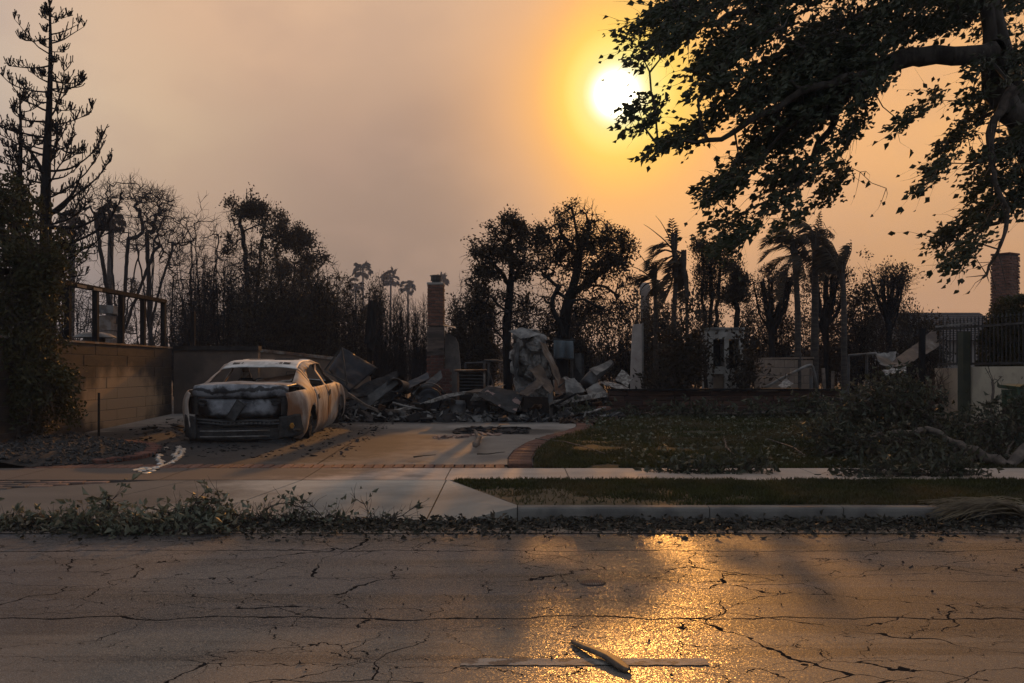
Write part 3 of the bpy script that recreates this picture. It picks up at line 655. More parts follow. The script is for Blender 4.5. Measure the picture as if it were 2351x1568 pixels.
def build_right_chimney():
    d = 27.0; cx = XX(2308, d); t = thing('brick_chimney', 'square brick chimney above the clipped hedge at the right edge', 'chimney', (cx, d, .4), rz=.0)
    a = .62; w = .50; ca, sa = math.cos(a), math.sin(a); r = random.Random(4); h = .076
    ms = [chamfer_mesh('brick', .155, .09, .064, .007, .004, 70 + i) for i in range(3)]
    for i in range(20):
        for sd in range(4):
            th = a + sd * math.pi / 2
            for j in range(3):
                u = (j - 1) * w / 3 + (.04 if i % 2 else -.04); lx, ly = u, -w / 2 + .045 + r.uniform(-.007, .007)
                link('brick', ms[r.randrange(3)], BRICK, t, (lx * math.cos(th) - ly * math.sin(th), lx * math.sin(th) + ly * math.cos(th), 2.98 + i * h - .4), (0, 0, th))
    mb = MB(); mb.box((cx, d, 3.74), (w - .03, w - .03, 1.55), rotm(0, 0, a)); mb.build('mortar_core', MORTAR, t)
    mb = MB(); mb.box((cx, d, 4.515), (w + .03, w + .03, .05), rotm(0, 0, a)); mb.build('crown', SOOTBRICK, t)
    mb = MB(); mb.box((cx + .05, d, 1.7), (w + .06, w + .08, 2.5), rotm(0, 0, a)); mb.build('painted_base', PALEMETAL, t)
build_right_chimney()

def build_far_roofs():
    d = 44.0; t = thing('vent_stack', 'pale round-topped chimney pot above the dark shrubs', 'chimney', (XX(1481, d), d, .4)); x = XX(1481, d)
    mb = MB(); mb.lathe((x, d, 0), [(0, .5), (.20, .5), (.20, 4.75), (.25, 4.8), (.25, 4.95), (.235, 5.10), (.17, 5.22), (.0, 5.27)], 18); mb.build('pot', mat('clay_pot', (.26, .225, .20), (.17, .145, .13), .8, 3), t, smooth=True)
    x2 = XX(1461, d - 1); t2 = thing('satellite_dish', 'small satellite dish beside the round-topped chimney pot', 'dish', (x2, d - 1, .5))
    mb = MB(); R = rotm(.25, .9, 0); th = np.linspace(0, 2 * np.pi, 18, endpoint=False)
    G = np.array([[np.array((r * math.cos(a) * .8, r * math.sin(a), -.09 * (1 - (r / .23) ** 2))) @ R.T + (x2, d - 1, 4.85) for r in (0.001, .12, .23, .22, .11, .001)] for a in th]); mb.grid(G, True); mb.build('reflector', DARKMETAL, t2, smooth=True)
    mb = MB(); mb.tube([(x2 + .05, d - .9, .4), (x2 + .05, d - .9, 4.7), (x2, d - 1, 4.83)], .025, 6); mb.build('mast', DARKMETAL, t2)
    # house behind the right hedge
    d = 46.0; t = thing('house', 'low house with a dark shingled roof behind the shrubs on the right', 'house', (XX(2150, d), d, .4)); x0, x1 = XX(2075, d), XX(2330, d)
    mb = MB(); mb.span(x0 + .4, x1 - .4, d + .5, d + 6, .4, 2.9); mb.build('wall', mat('house_wall', (.22, .20, .18), (.16, .15, .14), .9, 2), t)
    SH = mat('shingle', (.052, .052, .056), (.034, .034, .037), .9, 9, rnd=.15)
    z0, z1 = 2.75, 4.22
    for i in range(13):
        f0, f1 = i / 13, (i + 1) / 13; mb = MB(); ya, yb = d + f0 * 3.4, d + f1 * 3.4 + .04; za, zb = z0 + f0 * (z1 - z0), z0 + f1 * (z1 - z0)
        mb.add(np.array([(x0, ya, za + .03), (x1, ya, za + .03), (x1, yb, zb + .006), (x0, yb, zb + .006), (x0, ya, za), (x1, ya, za), (x1, yb, zb - .02), (x0, yb, zb - .02)]), BOXF); mb.build('shingle_course', SH, t)
    mb = MB(); mb.add(np.array([(x0, d + 3.42, z1 + .02), (x1, d + 3.42, z1 + .02), (x1, d + 6.8, z0), (x0, d + 6.8, z0)]), [(0, 1, 2, 3)]); mb.build('rear_roof_slope', SH, t)
    for xx_ in (x0 + .5, x1 - .5):
        mb = MB(); mb.add(np.array([(xx_, d + .3, 2.8), (xx_, d + 6.4, 2.8), (xx_, d + 3.4, 4.15)]), [(0, 1, 2)])
        mb.build('gable', bpy.data.materials['house_wall'], t)
build_far_roofs()

def build_right_boundary():
    A, B = np.array((XX(2156, 19.2), 19.2)), np.array((XX(2351, 15.4) + .9, 14.6))
    CREAM = mat('cream_stucco', (.46, .39, .29), (.37, .31, .235), .95, 2.2, bump=.35, bscale=120, c3=(.26, .21, .16), s3=1.4, lo3=.58, hi3=.75)
    t = thing('garden_wall', 'cream stucco garden wall at the right edge below the hedge', 'wall', (9, 17, .4))
    d = B - A; L = np.linalg.norm(d); d /= L; nrm = np.array((d[1], -d[0])); ang = math.atan2(d[1], d[0]); k = .205 * 1
    def piece(s0, s1, z0, z1, th, nm, mt, par, off=0):
        c = A + d * (s0 + s1) / 2 + nrm * off; mb = MB(); mb.box((c[0], c[1], (z0 + z1) / 2), (s1 - s0, th, z1 - z0), rotm(0, 0, ang)); return mb.build(nm, mt, par)
    piece(0, 1.10, .35, 1.42, .18, 'wall_panel', mat('tan_panel', (.40, .30, .21), (.30, .22, .16), .95, 2.2, bump=.35, bscale=120), t); piece(1.14, L, .35, 1.445, .18, 'wall_panel', CREAM, t)
    g = thing('gate_post', 'dark green square post against the cream garden wall', 'post', (*(A + d * 1.12 + nrm * .2), .4)); piece(1.04, 1.22, .45, 2.08, .14, 'post_shaft', mat('green_paint', (.045, .05, .032), (.03, .034, .024), .6, 4), g, .18)
    f = thing('iron_fence', 'black iron picket fence with spear tops on the garden wall', 'fence', (*(A + d * .6), 1.45))
    for i in range(30):
        c = A + d * (.03 + i * .115); mb = MB(); mb.bar((*c, 1.47), (*c, 2.28), .018, up=(0, 1, 0)); mb.lathe((*c, 2.28), [(.0, .0), (.02, .02), (.0, .10)], 6); mb.build('picket', DARKMETAL, f)
    for z in (1.50, 2.17): mb = MB(); mb.bar((*(A - d * .03), z), (*(A + d * 3.5), z), .035, .04); mb.build('rail', DARKMETAL, f)
    mb = MB(); mb.bar((*(A - d * .03 + nrm * .04), 2.22), (*(A + d * 1.3 + nrm * .04), 2.235), .03, .03); mb.build('loose_trim', PALEMETAL, f)
    # refuse bin at the right edge
    bx, by = XX(2362, 14.2), 14.2; b = thing('wheelie_bin', 'dark green plastic refuse bin cut by the right edge', 'bin', (bx, by, gz(14.2)))
    GP = mat('green_plastic', (.016, .048, .022), (.011, .034, .016), .45, 4, spec=.5); z0 = .30
    mb = MB(); prof = [(.20, z0 + .02), (.25, z0 + .55), (.255, z0 + .80)]
    for (h0, a0), (h1, a1) in zip(prof, prof[1:]):
        V = [(bx + sx * h, by + sy * h * 1.1, z) for (h, z) in ((h0, a0), (h1, a1)) for sx, sy in ((-1, -1), (1, -1), (1, 1), (-1, 1))]; mb.add(np.array(V), BOXF)
    mb.build('body', GP, b)
    mb = MB(); mb.box((bx, by, z0 + .835), (.56, .64, .05), rotm(.04, 0, 0)); ld = mb.build('lid', GP, b)
    mb = MB(); mb.box((bx - .05, by - .33, z0 + .85), (.4, .04, .045)); mb.build('lid_rim', GP, ld)
    mb = MB(); mb.bar((bx - .29, by - .28, z0 + .02), (bx - .29, by - .28, z0 + .84), .045); mb.build('frame_leg', GP, b)
    for sx in (-1, 1): mb = MB(); mb.tube([(bx + sx * .2, by + .25, z0 + .09), (bx + sx * .26, by + .25, z0 + .09)], .09, 14); mb.build('wheel', DARKMETAL, b)
build_right_boundary()

def build_planter():
    ST = mat('planter_stone', (.105, .052, .036), (.052, .032, .026), .85, 4, stretch=(.5, 1, 3), bump=.4, bscale=30, rnd=.45)
    d = 20.4
    for (pa, pb, db, lab, seed) in ((1397, 1925, d, 'long low dark brown stone planter wall behind the lawn', 2), (2035, 2300, 19.2, 'low dark stone planter wall behind the heap of fallen branches', 8)):
        x0, x1 = XX(pa, d), XX(pb, db); t = thing('planter_wall', lab, 'wall', ((x0 + x1) / 2, d, .4)); r = random.Random(seed)
        z0, z1 = lawn_z(db) - .06, ZZ(897, d) if seed == 2 else ZZ(907, db); n = 5; h = (z1 - z0) / n; base = wloc(t)
        p0, p1 = np.array((x0, d if seed == 2 else 19.9)), np.array((x1, db)); dd = p1 - p0; L = np.linalg.norm(dd); dd /= L; ang = math.atan2(dd[1], dd[0])
        for c in range(n):
            s = -r.random() * .5
            while s < L:
                l = r.uniform(.35, .95); a, b = max(0, s), min(L, s + l); s += l
                if b - a < .08: continue
                me = chamfer_mesh('stone', b - a - .012, .2, h - .010, .008, .006, r.randrange(999)); q = p0 + dd * (a + b) / 2; o = r.uniform(-.014, .014)
                link('stone', me, ST, t, (q[0] - base[0] - dd[1] * o, q[1] + dd[0] * o - base[1], z0 + (c + .5) * h - base[2]), (0, 0, ang))
        q = (p0 + p1) / 2
        mb = MB(); mb.box((q[0], q[1] + .01, (z0 + z1) / 2), (L - .04, .15, z1 - z0 - .02), rotm(0, 0, ang)); mb.build('mortar_core', CHAR, t)
        mb = MB(); mb.box((q[0], q[1], z1 + .02), (L + .04, .27, .036), rotm(0, 0, ang), .004); mb.build('cap_board', CHARWOOD, t)
    mb = MB(); mb.bar((XX(1430, 20.5), 20.2, .985), (XX(1830, 20.4), 20.25, .992), .16, .035, jit=.006); o = mb.build('charred_plank', CHARWOOD); props(o, 'long charred plank lying on top of the stone planter wall', 'plank')
    # ground behind planter raised
build_planter()

def build_yard_things():
    # tan block wall
    d = 24.0; t = thing('block_wall', 'plain tan block wall in the yard right of the white fireplace', 'wall', (XX(1800, d), d, .4)); TB = mat('tan_block', (.215, .165, .125), (.165, .125, .098), .95, 3, bump=.3, bscale=60, rnd=.1)
    block_pieces(t, (XX(1738, d), d), (XX(1862, d + 1.4), d + 1.4), .45, 1.64, .40, .198, .15, TB, seed=31)
    mb = MB(); mb.bar((XX(1736, d), d, 1.655), (XX(1863, d + 1.4), d + 1.4, 1.70), .2, .045); mb.build('coping', mat('tan_coping', (.17, .125, .095), (.12, .09, .07), .9), t)
    mb = MB(); mb.tube([(XX(1862, 23.8), 23.8, .45), (XX(1862, 23.8), 23.8, 1.42)], .04, 10); o = mb.build('fence_post', METAL); props(o, 'grey metal post at the end of the tan block wall', 'post')
    # bent white pipe
    d = 21.6; mb = MB(); P = np.array([W(1752, 893, d), W(1790, 871, d), W(1830, 851, d), W(1852, 840, d), W(1862, 838, d), W(1866, 842, d), W(1872, 866, d), W(1877, 896, d)]); mb.tube(P, .032, 10); o = mb.build('bent_pipe', PALEMETAL, smooth=True); props(o, 'pale pipe bent into an arch above the planter wall', 'pipe')
    # fireplace
    d = 21.5; x0, x1 = XX(1622, d), XX(1708, d); t = thing('fireplace', 'white scorched fireplace block with two black openings standing alone', 'fireplace', ((x0 + x1) / 2, d + .3, .45)); FP = mat('scorched_plaster', (.36, .345, .315), (.22, .205, .185), .9, 3, bump=.4, bscale=25, c3=(.035, .03, .028), s3=2.6, lo3=.54, hi3=.68)
    w = x1 - x0; zb, zt = .45, ZZ(757, d)
    def pc(nm, a, b, c, e, y0=0, y1=.6, m=FP): mb = MB(); mb.span(x0 + a * w, x0 + b * w, d + y0, d + y1, c, e); return mb.build(nm, m, t)
    pc('pier', 0.02, .18, zb, zt - .20); pc('pier', .48, .60, zb, zt - .20); pc('pier', .88, .98, zb, zt - .20)
    pc('lintel', 0, 1.0, zt - .20 + .002, zt); pc('mid_band', .182, .478, 1.30, 1.46, .02, .58); pc('mid_band', .602, .878, 1.20, 1.42, .02, .58); pc('lower_panel', .182, .478, .95, 1.295, .10, .5, mat('tan_panel_board', (.25, .19, .135), (.18, .13, .10), .9)); pc('lower_panel', .602, .878, .5, 1.19, .08, .5)
    pc('soot_lining', .1, .95, zb, zt - .21, .42, .57, CHAR); pc('top_slab', -.02, 1.02, zt + .002, zt + .05, -.03, .63, PALEMETAL)
    mb = MB(); mb.bar((x0 - .01, d - .02, 1.0), (x0 - .02, d + .15, 1.75), .07, .05); mb.build('burnt_stud', CHARWOOD, t)
    # white slab pillar
    d = 22.0; x = XX(1464, d); t = thing('wall_slab', 'narrow upright slab of white plaster wall standing alone', 'wall', (x, d, .45))
    pts = [(-.14, .4), (-.15, 1.2), (-.135, 1.7), (-.10, 2.34), (-.075, 2.40), (.09, 2.41), (.10, .4)]; n = len(pts)
    mb = MB(); V = np.array([(x + a, d, b) for a, b in pts] + [(x + a, d + .14, b) for a, b in pts]); mb.add(V, [(i, i + n, (i + 1) % n + n, (i + 1) % n) for i in range(n)], [(0, i + 1, i) for i in range(1, n - 1)], [(n, n + i, n + i + 1) for i in range(1, n - 1)]); mb.build('plaster_face', mat('white_plaster', (.46, .40, .36), (.36, .31, .28), .9, 3, bump=.3, c3=(.22, .13, .10), s3=3, lo3=.6, hi3=.7), t)
    mb = MB(); mb.span(x + .102, x + .128, d - .01, d + .13, .4, 2.42); mb.build('edge_trim', PALEMETAL, t)
    # blue hanging panel
    d = 20.9; mb = MB(); us = np.linspace(0, 1, 40); vs = np.linspace(0, 1, 14)
    G = np.array([[W(1271 + 44 * u + 1 * v, 781 + 2 * u + v * 40 + 1.2 * abs(math.sin(u * math.pi * 2)) * (v > .45), d) + np.array((0, .05 * math.sin(u * 4 * math.pi) * (.3 + v) + .03 * math.sin(v * 40), 0)) for v in vs] for u in us])
    mb.grid(G); o = mb.build('awning_sheet', mat('blue_grey_cloth', (.11, .135, .15), (.075, .095, .11), .8, 5), smooth=True); props(o, 'blue-grey scalloped cloth panel hanging behind the crumpled metal', 'awning'); sm = o.modifiers.new('s', 'SOLIDIFY'); sm.thickness = .02
    mb = MB()
    for px in (1273, 1313): mb.tube([W(px, 775, d + .1), W(px, 900, d + .1)], .03, 6)
    mb.tube([W(1268, 780, d + .08), W(1320, 782, d + .08)], .03, 6); q = mb.build('frame', DARKMETAL, o)
    # tube gates
    def tubegate(nm, lab, corners, d, extra=()):
        P = [W(a, b, d) for a, b in corners]; t = thing(nm, lab, 'gate', (P[0][0], d, .45))
        for i, (p, q) in enumerate(zip(P, P[1:])): mb = MB(); mb.tube([p, q], .03, 8); mb.build('rail' if abs(p[2] - q[2]) < .3 else 'post', METAL, t)
        mb = MB(); x0, x1 = min(p[0] for p in P), max(p[0] for p in P); z0, z1 = .5, max(p[2] for p in P) - .03; n = int((x1 - x0) / .09)
        for i in range(n + 1):
            for sgn in (1, -1):
                a = x0 + (x1 - x0) * i / max(1, n); b = a + sgn * (z1 - z0) * .6
                tmax = 1.0 if x0 <= b <= x1 else ((x1 - a) / (b - a) if b > x1 else (x0 - a) / (b - a))
                if tmax > .02: segs(mb, [(a, d, z0)], [(a + (b - a) * tmax, d, z0 + (z1 - z0) * tmax)], .004, .004, 3)
        mb.build('chain_link', METAL, t)
    tubegate('tube_gate', 'grey tube gate frame left of the crumpled metal tower', [(1112, 900), (1112, 828), (1145, 828), (1145, 830), (1185, 829), (1185, 900)], 25.0)
    tubegate('chain_link_gate', 'grey chain link gate frame behind the fallen branches', [(1948, 900), (1948, 816), (1990, 813), (1990, 900)], 22.5)
    tubegate('chain_link_fence', 'short chain link fence panel behind the brick chimney', [(1122, 898), (1122, 832), (1068, 834), (1068, 898)], 27.0)
    mb = MB(); mb.tube([W(1990, 813, 22.4), W(2012, 811, 22.4)], .035, 8); o = mb.build('loose_pipe', PALEMETAL); props(o, 'short pale pipe lying on the chain link gate top', 'pipe')
    # dark posts
    for px, y0, d, lab in ((2117, 754, 18.6, 'dark square post left of the iron fence'), (1890, 845, 22.3, 'pale leaning stake beside the bent pipe'), (1912, 852, 23, 'brown stake behind the planter wall')):
        mb = MB(); top = W(px, y0, d); bot = np.array((top[0] + (.06 if 'leaning' in lab else 0), d, .45)); mb.bar(bot, top, .09 if 'square' in lab else .06, jit=.004); o = mb.build('post', CHARWOOD if 'dark' in lab else PALEBARK); props(o, lab, 'post')
build_yard_things()

# ------------------------------------------------------------------ burnt-out saloon car
def build_car():
    CS = mat('burnt_car_side', (.42, .36, .31), (.23, .16, .12), .72, 3.2, 6, bump=.12, bscale=14, metal=.15, c3=(.20, .092, .045), s3=2.3, lo3=.50, hi3=.64, spec=.35, stretch=(1, 1, .6))
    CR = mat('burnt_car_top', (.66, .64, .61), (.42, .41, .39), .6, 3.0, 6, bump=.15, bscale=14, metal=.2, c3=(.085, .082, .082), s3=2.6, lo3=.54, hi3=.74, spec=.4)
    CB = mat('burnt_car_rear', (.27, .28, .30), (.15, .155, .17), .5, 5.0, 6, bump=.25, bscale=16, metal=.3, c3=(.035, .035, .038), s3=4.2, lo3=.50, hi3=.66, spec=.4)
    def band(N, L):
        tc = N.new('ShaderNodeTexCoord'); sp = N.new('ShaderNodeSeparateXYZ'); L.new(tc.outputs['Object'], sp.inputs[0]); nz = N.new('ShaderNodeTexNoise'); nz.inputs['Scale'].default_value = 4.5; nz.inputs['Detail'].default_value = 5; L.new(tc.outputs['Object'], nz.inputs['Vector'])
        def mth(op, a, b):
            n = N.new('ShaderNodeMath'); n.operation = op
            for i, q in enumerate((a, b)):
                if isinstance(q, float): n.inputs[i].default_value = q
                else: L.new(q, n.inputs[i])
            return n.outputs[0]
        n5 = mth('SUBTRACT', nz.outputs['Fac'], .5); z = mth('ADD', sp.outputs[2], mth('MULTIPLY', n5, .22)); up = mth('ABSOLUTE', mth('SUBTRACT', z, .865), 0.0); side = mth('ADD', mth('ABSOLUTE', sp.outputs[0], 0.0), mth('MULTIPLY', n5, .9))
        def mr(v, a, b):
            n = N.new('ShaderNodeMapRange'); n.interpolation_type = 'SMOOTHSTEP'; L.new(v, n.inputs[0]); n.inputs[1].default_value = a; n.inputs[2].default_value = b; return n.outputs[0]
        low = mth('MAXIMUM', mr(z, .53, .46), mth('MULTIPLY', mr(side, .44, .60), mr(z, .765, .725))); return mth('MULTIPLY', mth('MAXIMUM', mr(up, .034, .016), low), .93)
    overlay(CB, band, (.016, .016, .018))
    BK = mat('burnt_car_black', (.014, .0135, .014), (.034, .032, .031), .7, 9, bump=.6, bscale=30)
    ctl = {
        -2.36: [(.66, .32), (.70, .43), (.72, .60), (.73, .80), (.705, .94), (.67, 1.01), (.60, 1.045), (.35, 1.06), (0, 1.065)],
        -2.10: [(.76, .24), (.845, .38), (.878, .60), (.88, .82), (.825, .965), (.74, 1.03), (.635, 1.058), (.35, 1.072), (0, 1.08)],
        -1.62: [(.80, .19), (.90, .35), (.92, .58), (.92, .80), (.868, .965), (.735, 1.05), (.63, 1.085), (.35, 1.095), (0, 1.10)],
        -1.15: [(.80, .18), (.90, .35), (.92, .58), (.92, .79), (.87, .955), (.72, 1.15), (.605, 1.245), (.33, 1.265), (0, 1.27)],
        -.70: [(.80, .18), (.90, .35), (.92, .57), (.918, .78), (.87, .955), (.70, 1.24), (.585, 1.375), (.32, 1.41), (0, 1.42)],
        -.10: [(.80, .18), (.90, .35), (.92, .57), (.915, .77), (.87, .955), (.70, 1.24), (.59, 1.405), (.32, 1.44), (0, 1.45)],
        .50: [(.80, .18), (.90, .35), (.92, .57), (.915, .77), (.87, .955), (.70, 1.22), (.585, 1.375), (.32, 1.41), (0, 1.42)],
        .95: [(.80, .18), (.90, .35), (.92, .57), (.915, .77), (.87, .955), (.71, 1.12), (.62, 1.19), (.35, 1.225), (0, 1.235)],
        1.40: [(.80, .18), (.90, .35), (.92, .57), (.91, .77), (.865, .945), (.745, .985), (.66, 1.0), (.36, 1.02), (0, 1.03)],
        2.00: [(.78, .20), (.88, .35), (.905, .55), (.895, .74), (.845, .87), (.745, .91), (.62, .93), (.35, .95), (0, .955)],
        2.40: [(.66, .25), (.74, .38), (.76, .52), (.75, .66), (.70, .75), (.62, .78), (.52, .795), (.3, .81), (0, .815)]}
    cy_ = np.array(sorted(ctl)); CP = np.array([ctl[k] for k in cy_])
    def herm(xs, Y, x):
        m = np.gradient(Y, xs, axis=0); i = np.clip(np.searchsorted(xs, x) - 1, 0, len(xs) - 2); h = xs[i + 1] - xs[i]; t = (x - xs[i]) / h
        return (2 * t**3 - 3 * t**2 + 1) * Y[i] + (t**3 - 2 * t**2 + t) * h * m[i] + (-2 * t**3 + 3 * t**2) * Y[i + 1] + (t**3 - t**2) * h * m[i + 1]
    ss = np.linspace(0, 8, 41)
    def section(y):
        P = herm(cy_, CP, y); return np.array([herm(np.arange(9.), P, s) for s in ss])
    ys = set(np.round(np.linspace(-2.36, 2.40, 92), 4)); G_ = (-1.03, .03, 1.10)
    for g in G_: ys -= {y for y in ys if abs(y - g) < .05}; ys |= {g - .032, g + .032}
    ys = np.array(sorted(ys)); S = np.array([section(y) for y in ys])       # (ny, ns, 2) -> x, z
    ny, ns = S.shape[:2]
    rw = [(-1.10, .99), (-.98, 1.09), (-.72, 1.285), (-.45, 1.35), (-.045, 1.362), (-.035, .985)]
    fw = [(.085, .985), (.075, 1.362), (.42, 1.34), (.70, 1.22), (1.03, 1.03), (1.05, .985)]
    def inside(p, poly):
        c = False; n = len(poly)
        for i in range(n):
            (x1, y1), (x2, y2) = poly[i], poly[(i + 1) % n]
            if (y1 > p[1]) != (y2 > p[1]) and p[0] < (x2 - x1) * (p[1] - y1) / (y2 - y1) + x1: c = not c
        return c
    def nearest(p, poly):
        b = None; n = len(poly)
        for i in range(n):
            a, q = np.array(poly[i]), np.array(poly[(i + 1) % n]); t = np.clip(np.dot(p - a, q - a) / np.dot(q - a, q - a), 0, 1); r = a + t * (q - a); dd = np.linalg.norm(p - r)
            if b is None or dd < b[0]: b = (dd, r)
        return b
    arches = [(-1.41, .36, .365), (1.41, .36, .365)]
    V = np.zeros((ny, ns, 3)); V[..., 0] = S[..., 0]; V[..., 1] = ys[:, None]; V[..., 2] = S[..., 1]
    for i in range(ny):
        for j in range(ns):
            p = np.array((V[i, j, 1], V[i, j, 2])); q = None
            if ss[j] < 3.2:
                for (a, b, r) in arches:
                    v = p - (a, b); l = np.linalg.norm(v)
                    if abs(l - r) < .032 and p[1] > b - .2: q = np.array((a, b)) + v / l * r
            elif 3.9 < ss[j] < 6.1:
                for poly in (rw, fw):
                    dd, r = nearest(p, poly)
                    if dd < .03: q = r
            if q is not None:
                pr = section(q[0]); V[i, j] = (np.interp(q[1], pr[:26, 1], pr[:26, 0]), q[0], q[1])
    rng = np.random.default_rng(2)
    dent = np.array([[.010 * mnoise.noise((V[i, j, 0] * 2.5, V[i, j, 1] * 2.2, V[i, j, 2] * 2.5 + 3)) for j in range(ns)] for i in range(ny)])
    root = thing('burnt_car', 'burnt-out four-door saloon car standing on its rims in the driveway', 'car', (-4.19, 17.5, .28), rz=.012)
    root.rotation_euler = (math.radians(1.72), 0, .012)
    DROP = -.135; root.scale = (1.045, 1, 1)
    parts = {}
    def part_of(yc, sc, zc):
        p2 = (yc, zc)
        if sc < 3.3:
            for (a, b, r) in arches:
                if (yc - a) ** 2 + (zc - b) ** 2 < r * r and zc > b - .25 or (abs(yc - a) < r and zc < b): return None
        if 3.9 < sc < 6.2 and (inside(p2, rw) or inside(p2, fw)): return None
        if sc > 4.2 and yc < -1.64: return None                              # trunk lid is its own part
        if sc > 6.0 and -1.64 < yc < -1.0: return None                       # rear window
        if sc > 6.0 and .52 < yc < 1.379: return None                         # windscreen
        if any(abs(yc - g) < .032 for g in G_) and sc < 4.05: return None
        if sc > 4.2 and yc > 1.379: return 'hood'
        if -.35 < yc < .22 and sc > 6.7: return 'sunroof'             # burnt-through sunroof
        if sc > 6.0: return 'roof'
        if sc > 4.1 and yc > -.95: return 'pillars'
        if yc < -1.03: return 'rear_quarter'
        if yc < .03: return 'rear_door'
        if yc < 1.10: return 'front_door'
        return 'front_fender'
    F = {}
    for i in range(ny - 1):
        for j in range(ns - 1):
            c = (V[i, j] + V[i + 1, j] + V[i, j + 1] + V[i + 1, j + 1]) / 4
            nm = part_of(c[1], (ss[j] + ss[j + 1]) / 2, c[2])
            if nm: F.setdefault(nm, []).append((i * ns + j, (i + 1) * ns + j, (i + 1) * ns + j + 1, i * ns + j + 1))
    VV = V.copy(); VV[..., 0] += dent; VV[..., 2] += DROP + np.where(ss[None, :] > 4.5, dent * 1.3, 0)
    # roof sags
    sag = np.exp(-((ys[:, None] + .1) / .5) ** 2) * np.clip((ss[None, :] - 6) / 2, 0, 1) * .045; VV[..., 2] -= sag
    flat = VV.reshape(-1, 3)
    def emit(nm, fl, sx, m, parent=root):
        fl = np.array(fl); used, inv = np.unique(fl, return_inverse=True); v = flat[used].copy(); f = inv.reshape(fl.shape)
        if sx < 0: v[:, 0] *= -1; f = f[:, ::-1]
        me = np_mesh(nm, v, [f], True); o = link(nm, me, m, parent); s_ = o.modifiers.new('thick', 'SOLIDIFY'); s_.thickness = .014; s_.offset = -1 if sx > 0 else -1; return o
    for nm in ('rear_quarter', 'rear_door', 'front_door', 'front_fender'):
        for sx in (1, -1):
            o = emit(nm, F[nm], sx, CS)
            if nm in ('rear_door', 'front_door'):
                yy = -.86 if nm == 'rear_door' else .18
                mb = MB(); mb.box((sx * .918, yy, .83 + DROP), (.02, .13, .07), rotm(.2, 0, 0), .012); mb.build('handle_hole', BK, o, local=True)
    for sx in (1, -1): emit('pillars', F['pillars'], sx, CS)
    import bmesh
    for nm in ('roof', 'hood', 'sunroof'):
        fl = np.array(F[nm]); used, inv = np.unique(fl, return_inverse=True); v = flat[used].copy(); f = inv.reshape(fl.shape); v[used % ns == ns - 1, 0] = 0
        v2 = v * (-1, 1, 1); me = np_mesh(nm, np.vstack([v, v2]), [f, f[:, ::-1] + len(v)], True); bm = bmesh.new(); bm.from_mesh(me); bmesh.ops.remove_doubles(bm, verts=bm.verts, dist=.0005); bm.to_mesh(me); bm.free()
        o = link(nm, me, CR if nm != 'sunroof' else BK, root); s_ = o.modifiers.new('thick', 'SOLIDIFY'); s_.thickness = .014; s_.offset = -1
    # remains of roof slots behind the sunroof
    for x in (-.40, -.27, .27, .40): mb = MB(); mb.box((x, -.82, 1.372 + DROP), (.10, .09, .02), rotm(.27, 0, 0), .006); mb.build('roof_slot', BK, root, local=True)
    # sunroof frame, buckled
    for y in (-.35, .22):
        mb = MB(); mb.tube([(x, y, 1.405 + DROP + .02 * math.sin(x * 7 + y)) for x in np.linspace(-.5, .5, 12)], .02, 6)
        mb.build('sunroof_bar', BK, root, local=True)
    # boot lid and rear face
    rows = [(-1.62, 1.098, .70), (-1.9, 1.09, .71), (-2.2, 1.08, .70), (-2.33, 1.088, .69), (-2.385, 1.072, .69), (-2.40, 1.00, .70), (-2.385, .93, .71), (-2.36, .885, .71), (-2.33, .868, .70), (-2.325, .80, .68), (-2.33, .72, .66), (-2.345, .64, .60), (-2.33, .585, .52), (-2.27, .57, .48)]
    us = np.linspace(-1, 1, 33)
    def rear(u, k):
        y, z, w = rows[k]; bow = .22 * (abs(u) ** 3.2); n = .018 * mnoise.noise((u * 2.2, z * 4, y * 3)); return (u * w, y + bow + n, z + DROP + (.012 * mnoise.noise((u * 3, y * 4, 9.))) - (.03 * u * u if k < 6 else 0))
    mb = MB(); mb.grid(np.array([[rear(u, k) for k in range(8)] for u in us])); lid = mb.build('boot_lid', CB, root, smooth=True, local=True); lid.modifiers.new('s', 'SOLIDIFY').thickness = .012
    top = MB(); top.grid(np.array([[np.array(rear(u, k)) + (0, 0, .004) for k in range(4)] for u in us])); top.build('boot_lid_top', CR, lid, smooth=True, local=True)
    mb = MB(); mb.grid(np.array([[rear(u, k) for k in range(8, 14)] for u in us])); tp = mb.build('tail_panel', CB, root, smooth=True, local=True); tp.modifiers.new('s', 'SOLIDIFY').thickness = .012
    mb = MB(); mb.grid(np.array([[np.array(rear(u, 8)) + (0, -.006, dz_) for dz_ in (.004, -.02 - .02 * abs(u) - .012 * math.sin(u * 9))] for u in us])); mb.build('lid_gap_shade', BK, tp, local=True)  # black strip paints the shade below the boot lid lip
    for sx in (-1, 1):
        mb = MB(); th = np.linspace(0, 2 * np.pi, 18, endpoint=False)
        mb.grid(np.array([[(sx * .53 + r * 1.15 * math.cos(a) * (1 + .2 * math.sin(3 * a + sx)), -2.318 + dy + .01 * abs(math.cos(a)), .815 + DROP + r * .75 * math.sin(a)) for r, dy in ((.062, -.005), (.05, -.018), (.04, -.004), (.001, .0))] for a in th]), True); mb.build('lamp_hole', BK, tp, smooth=True, local=True)
        # tail lamp cavity on the corner
        mb = MB(); G = np.array([[(sx * (.62 + .20 * u), -2.27 + .22 * u * u + .012 * mnoise.noise((u * 5, v * 5, sx)), .90 - .27 * v + DROP) for v in np.linspace(0, 1, 8)] for u in np.linspace(-.1, 1.0, 8)]); mb.grid(G); c = mb.build('lamp_cavity', BK, root, smooth=True, local=True)
        mb = MB(); mb.box((sx * .80, -2.10, .80 + DROP), (.01, .10, .13), rotm(.3, 0, sx * .3), .012); mb.build('lamp_bracket', PALEMETAL, c, local=True)
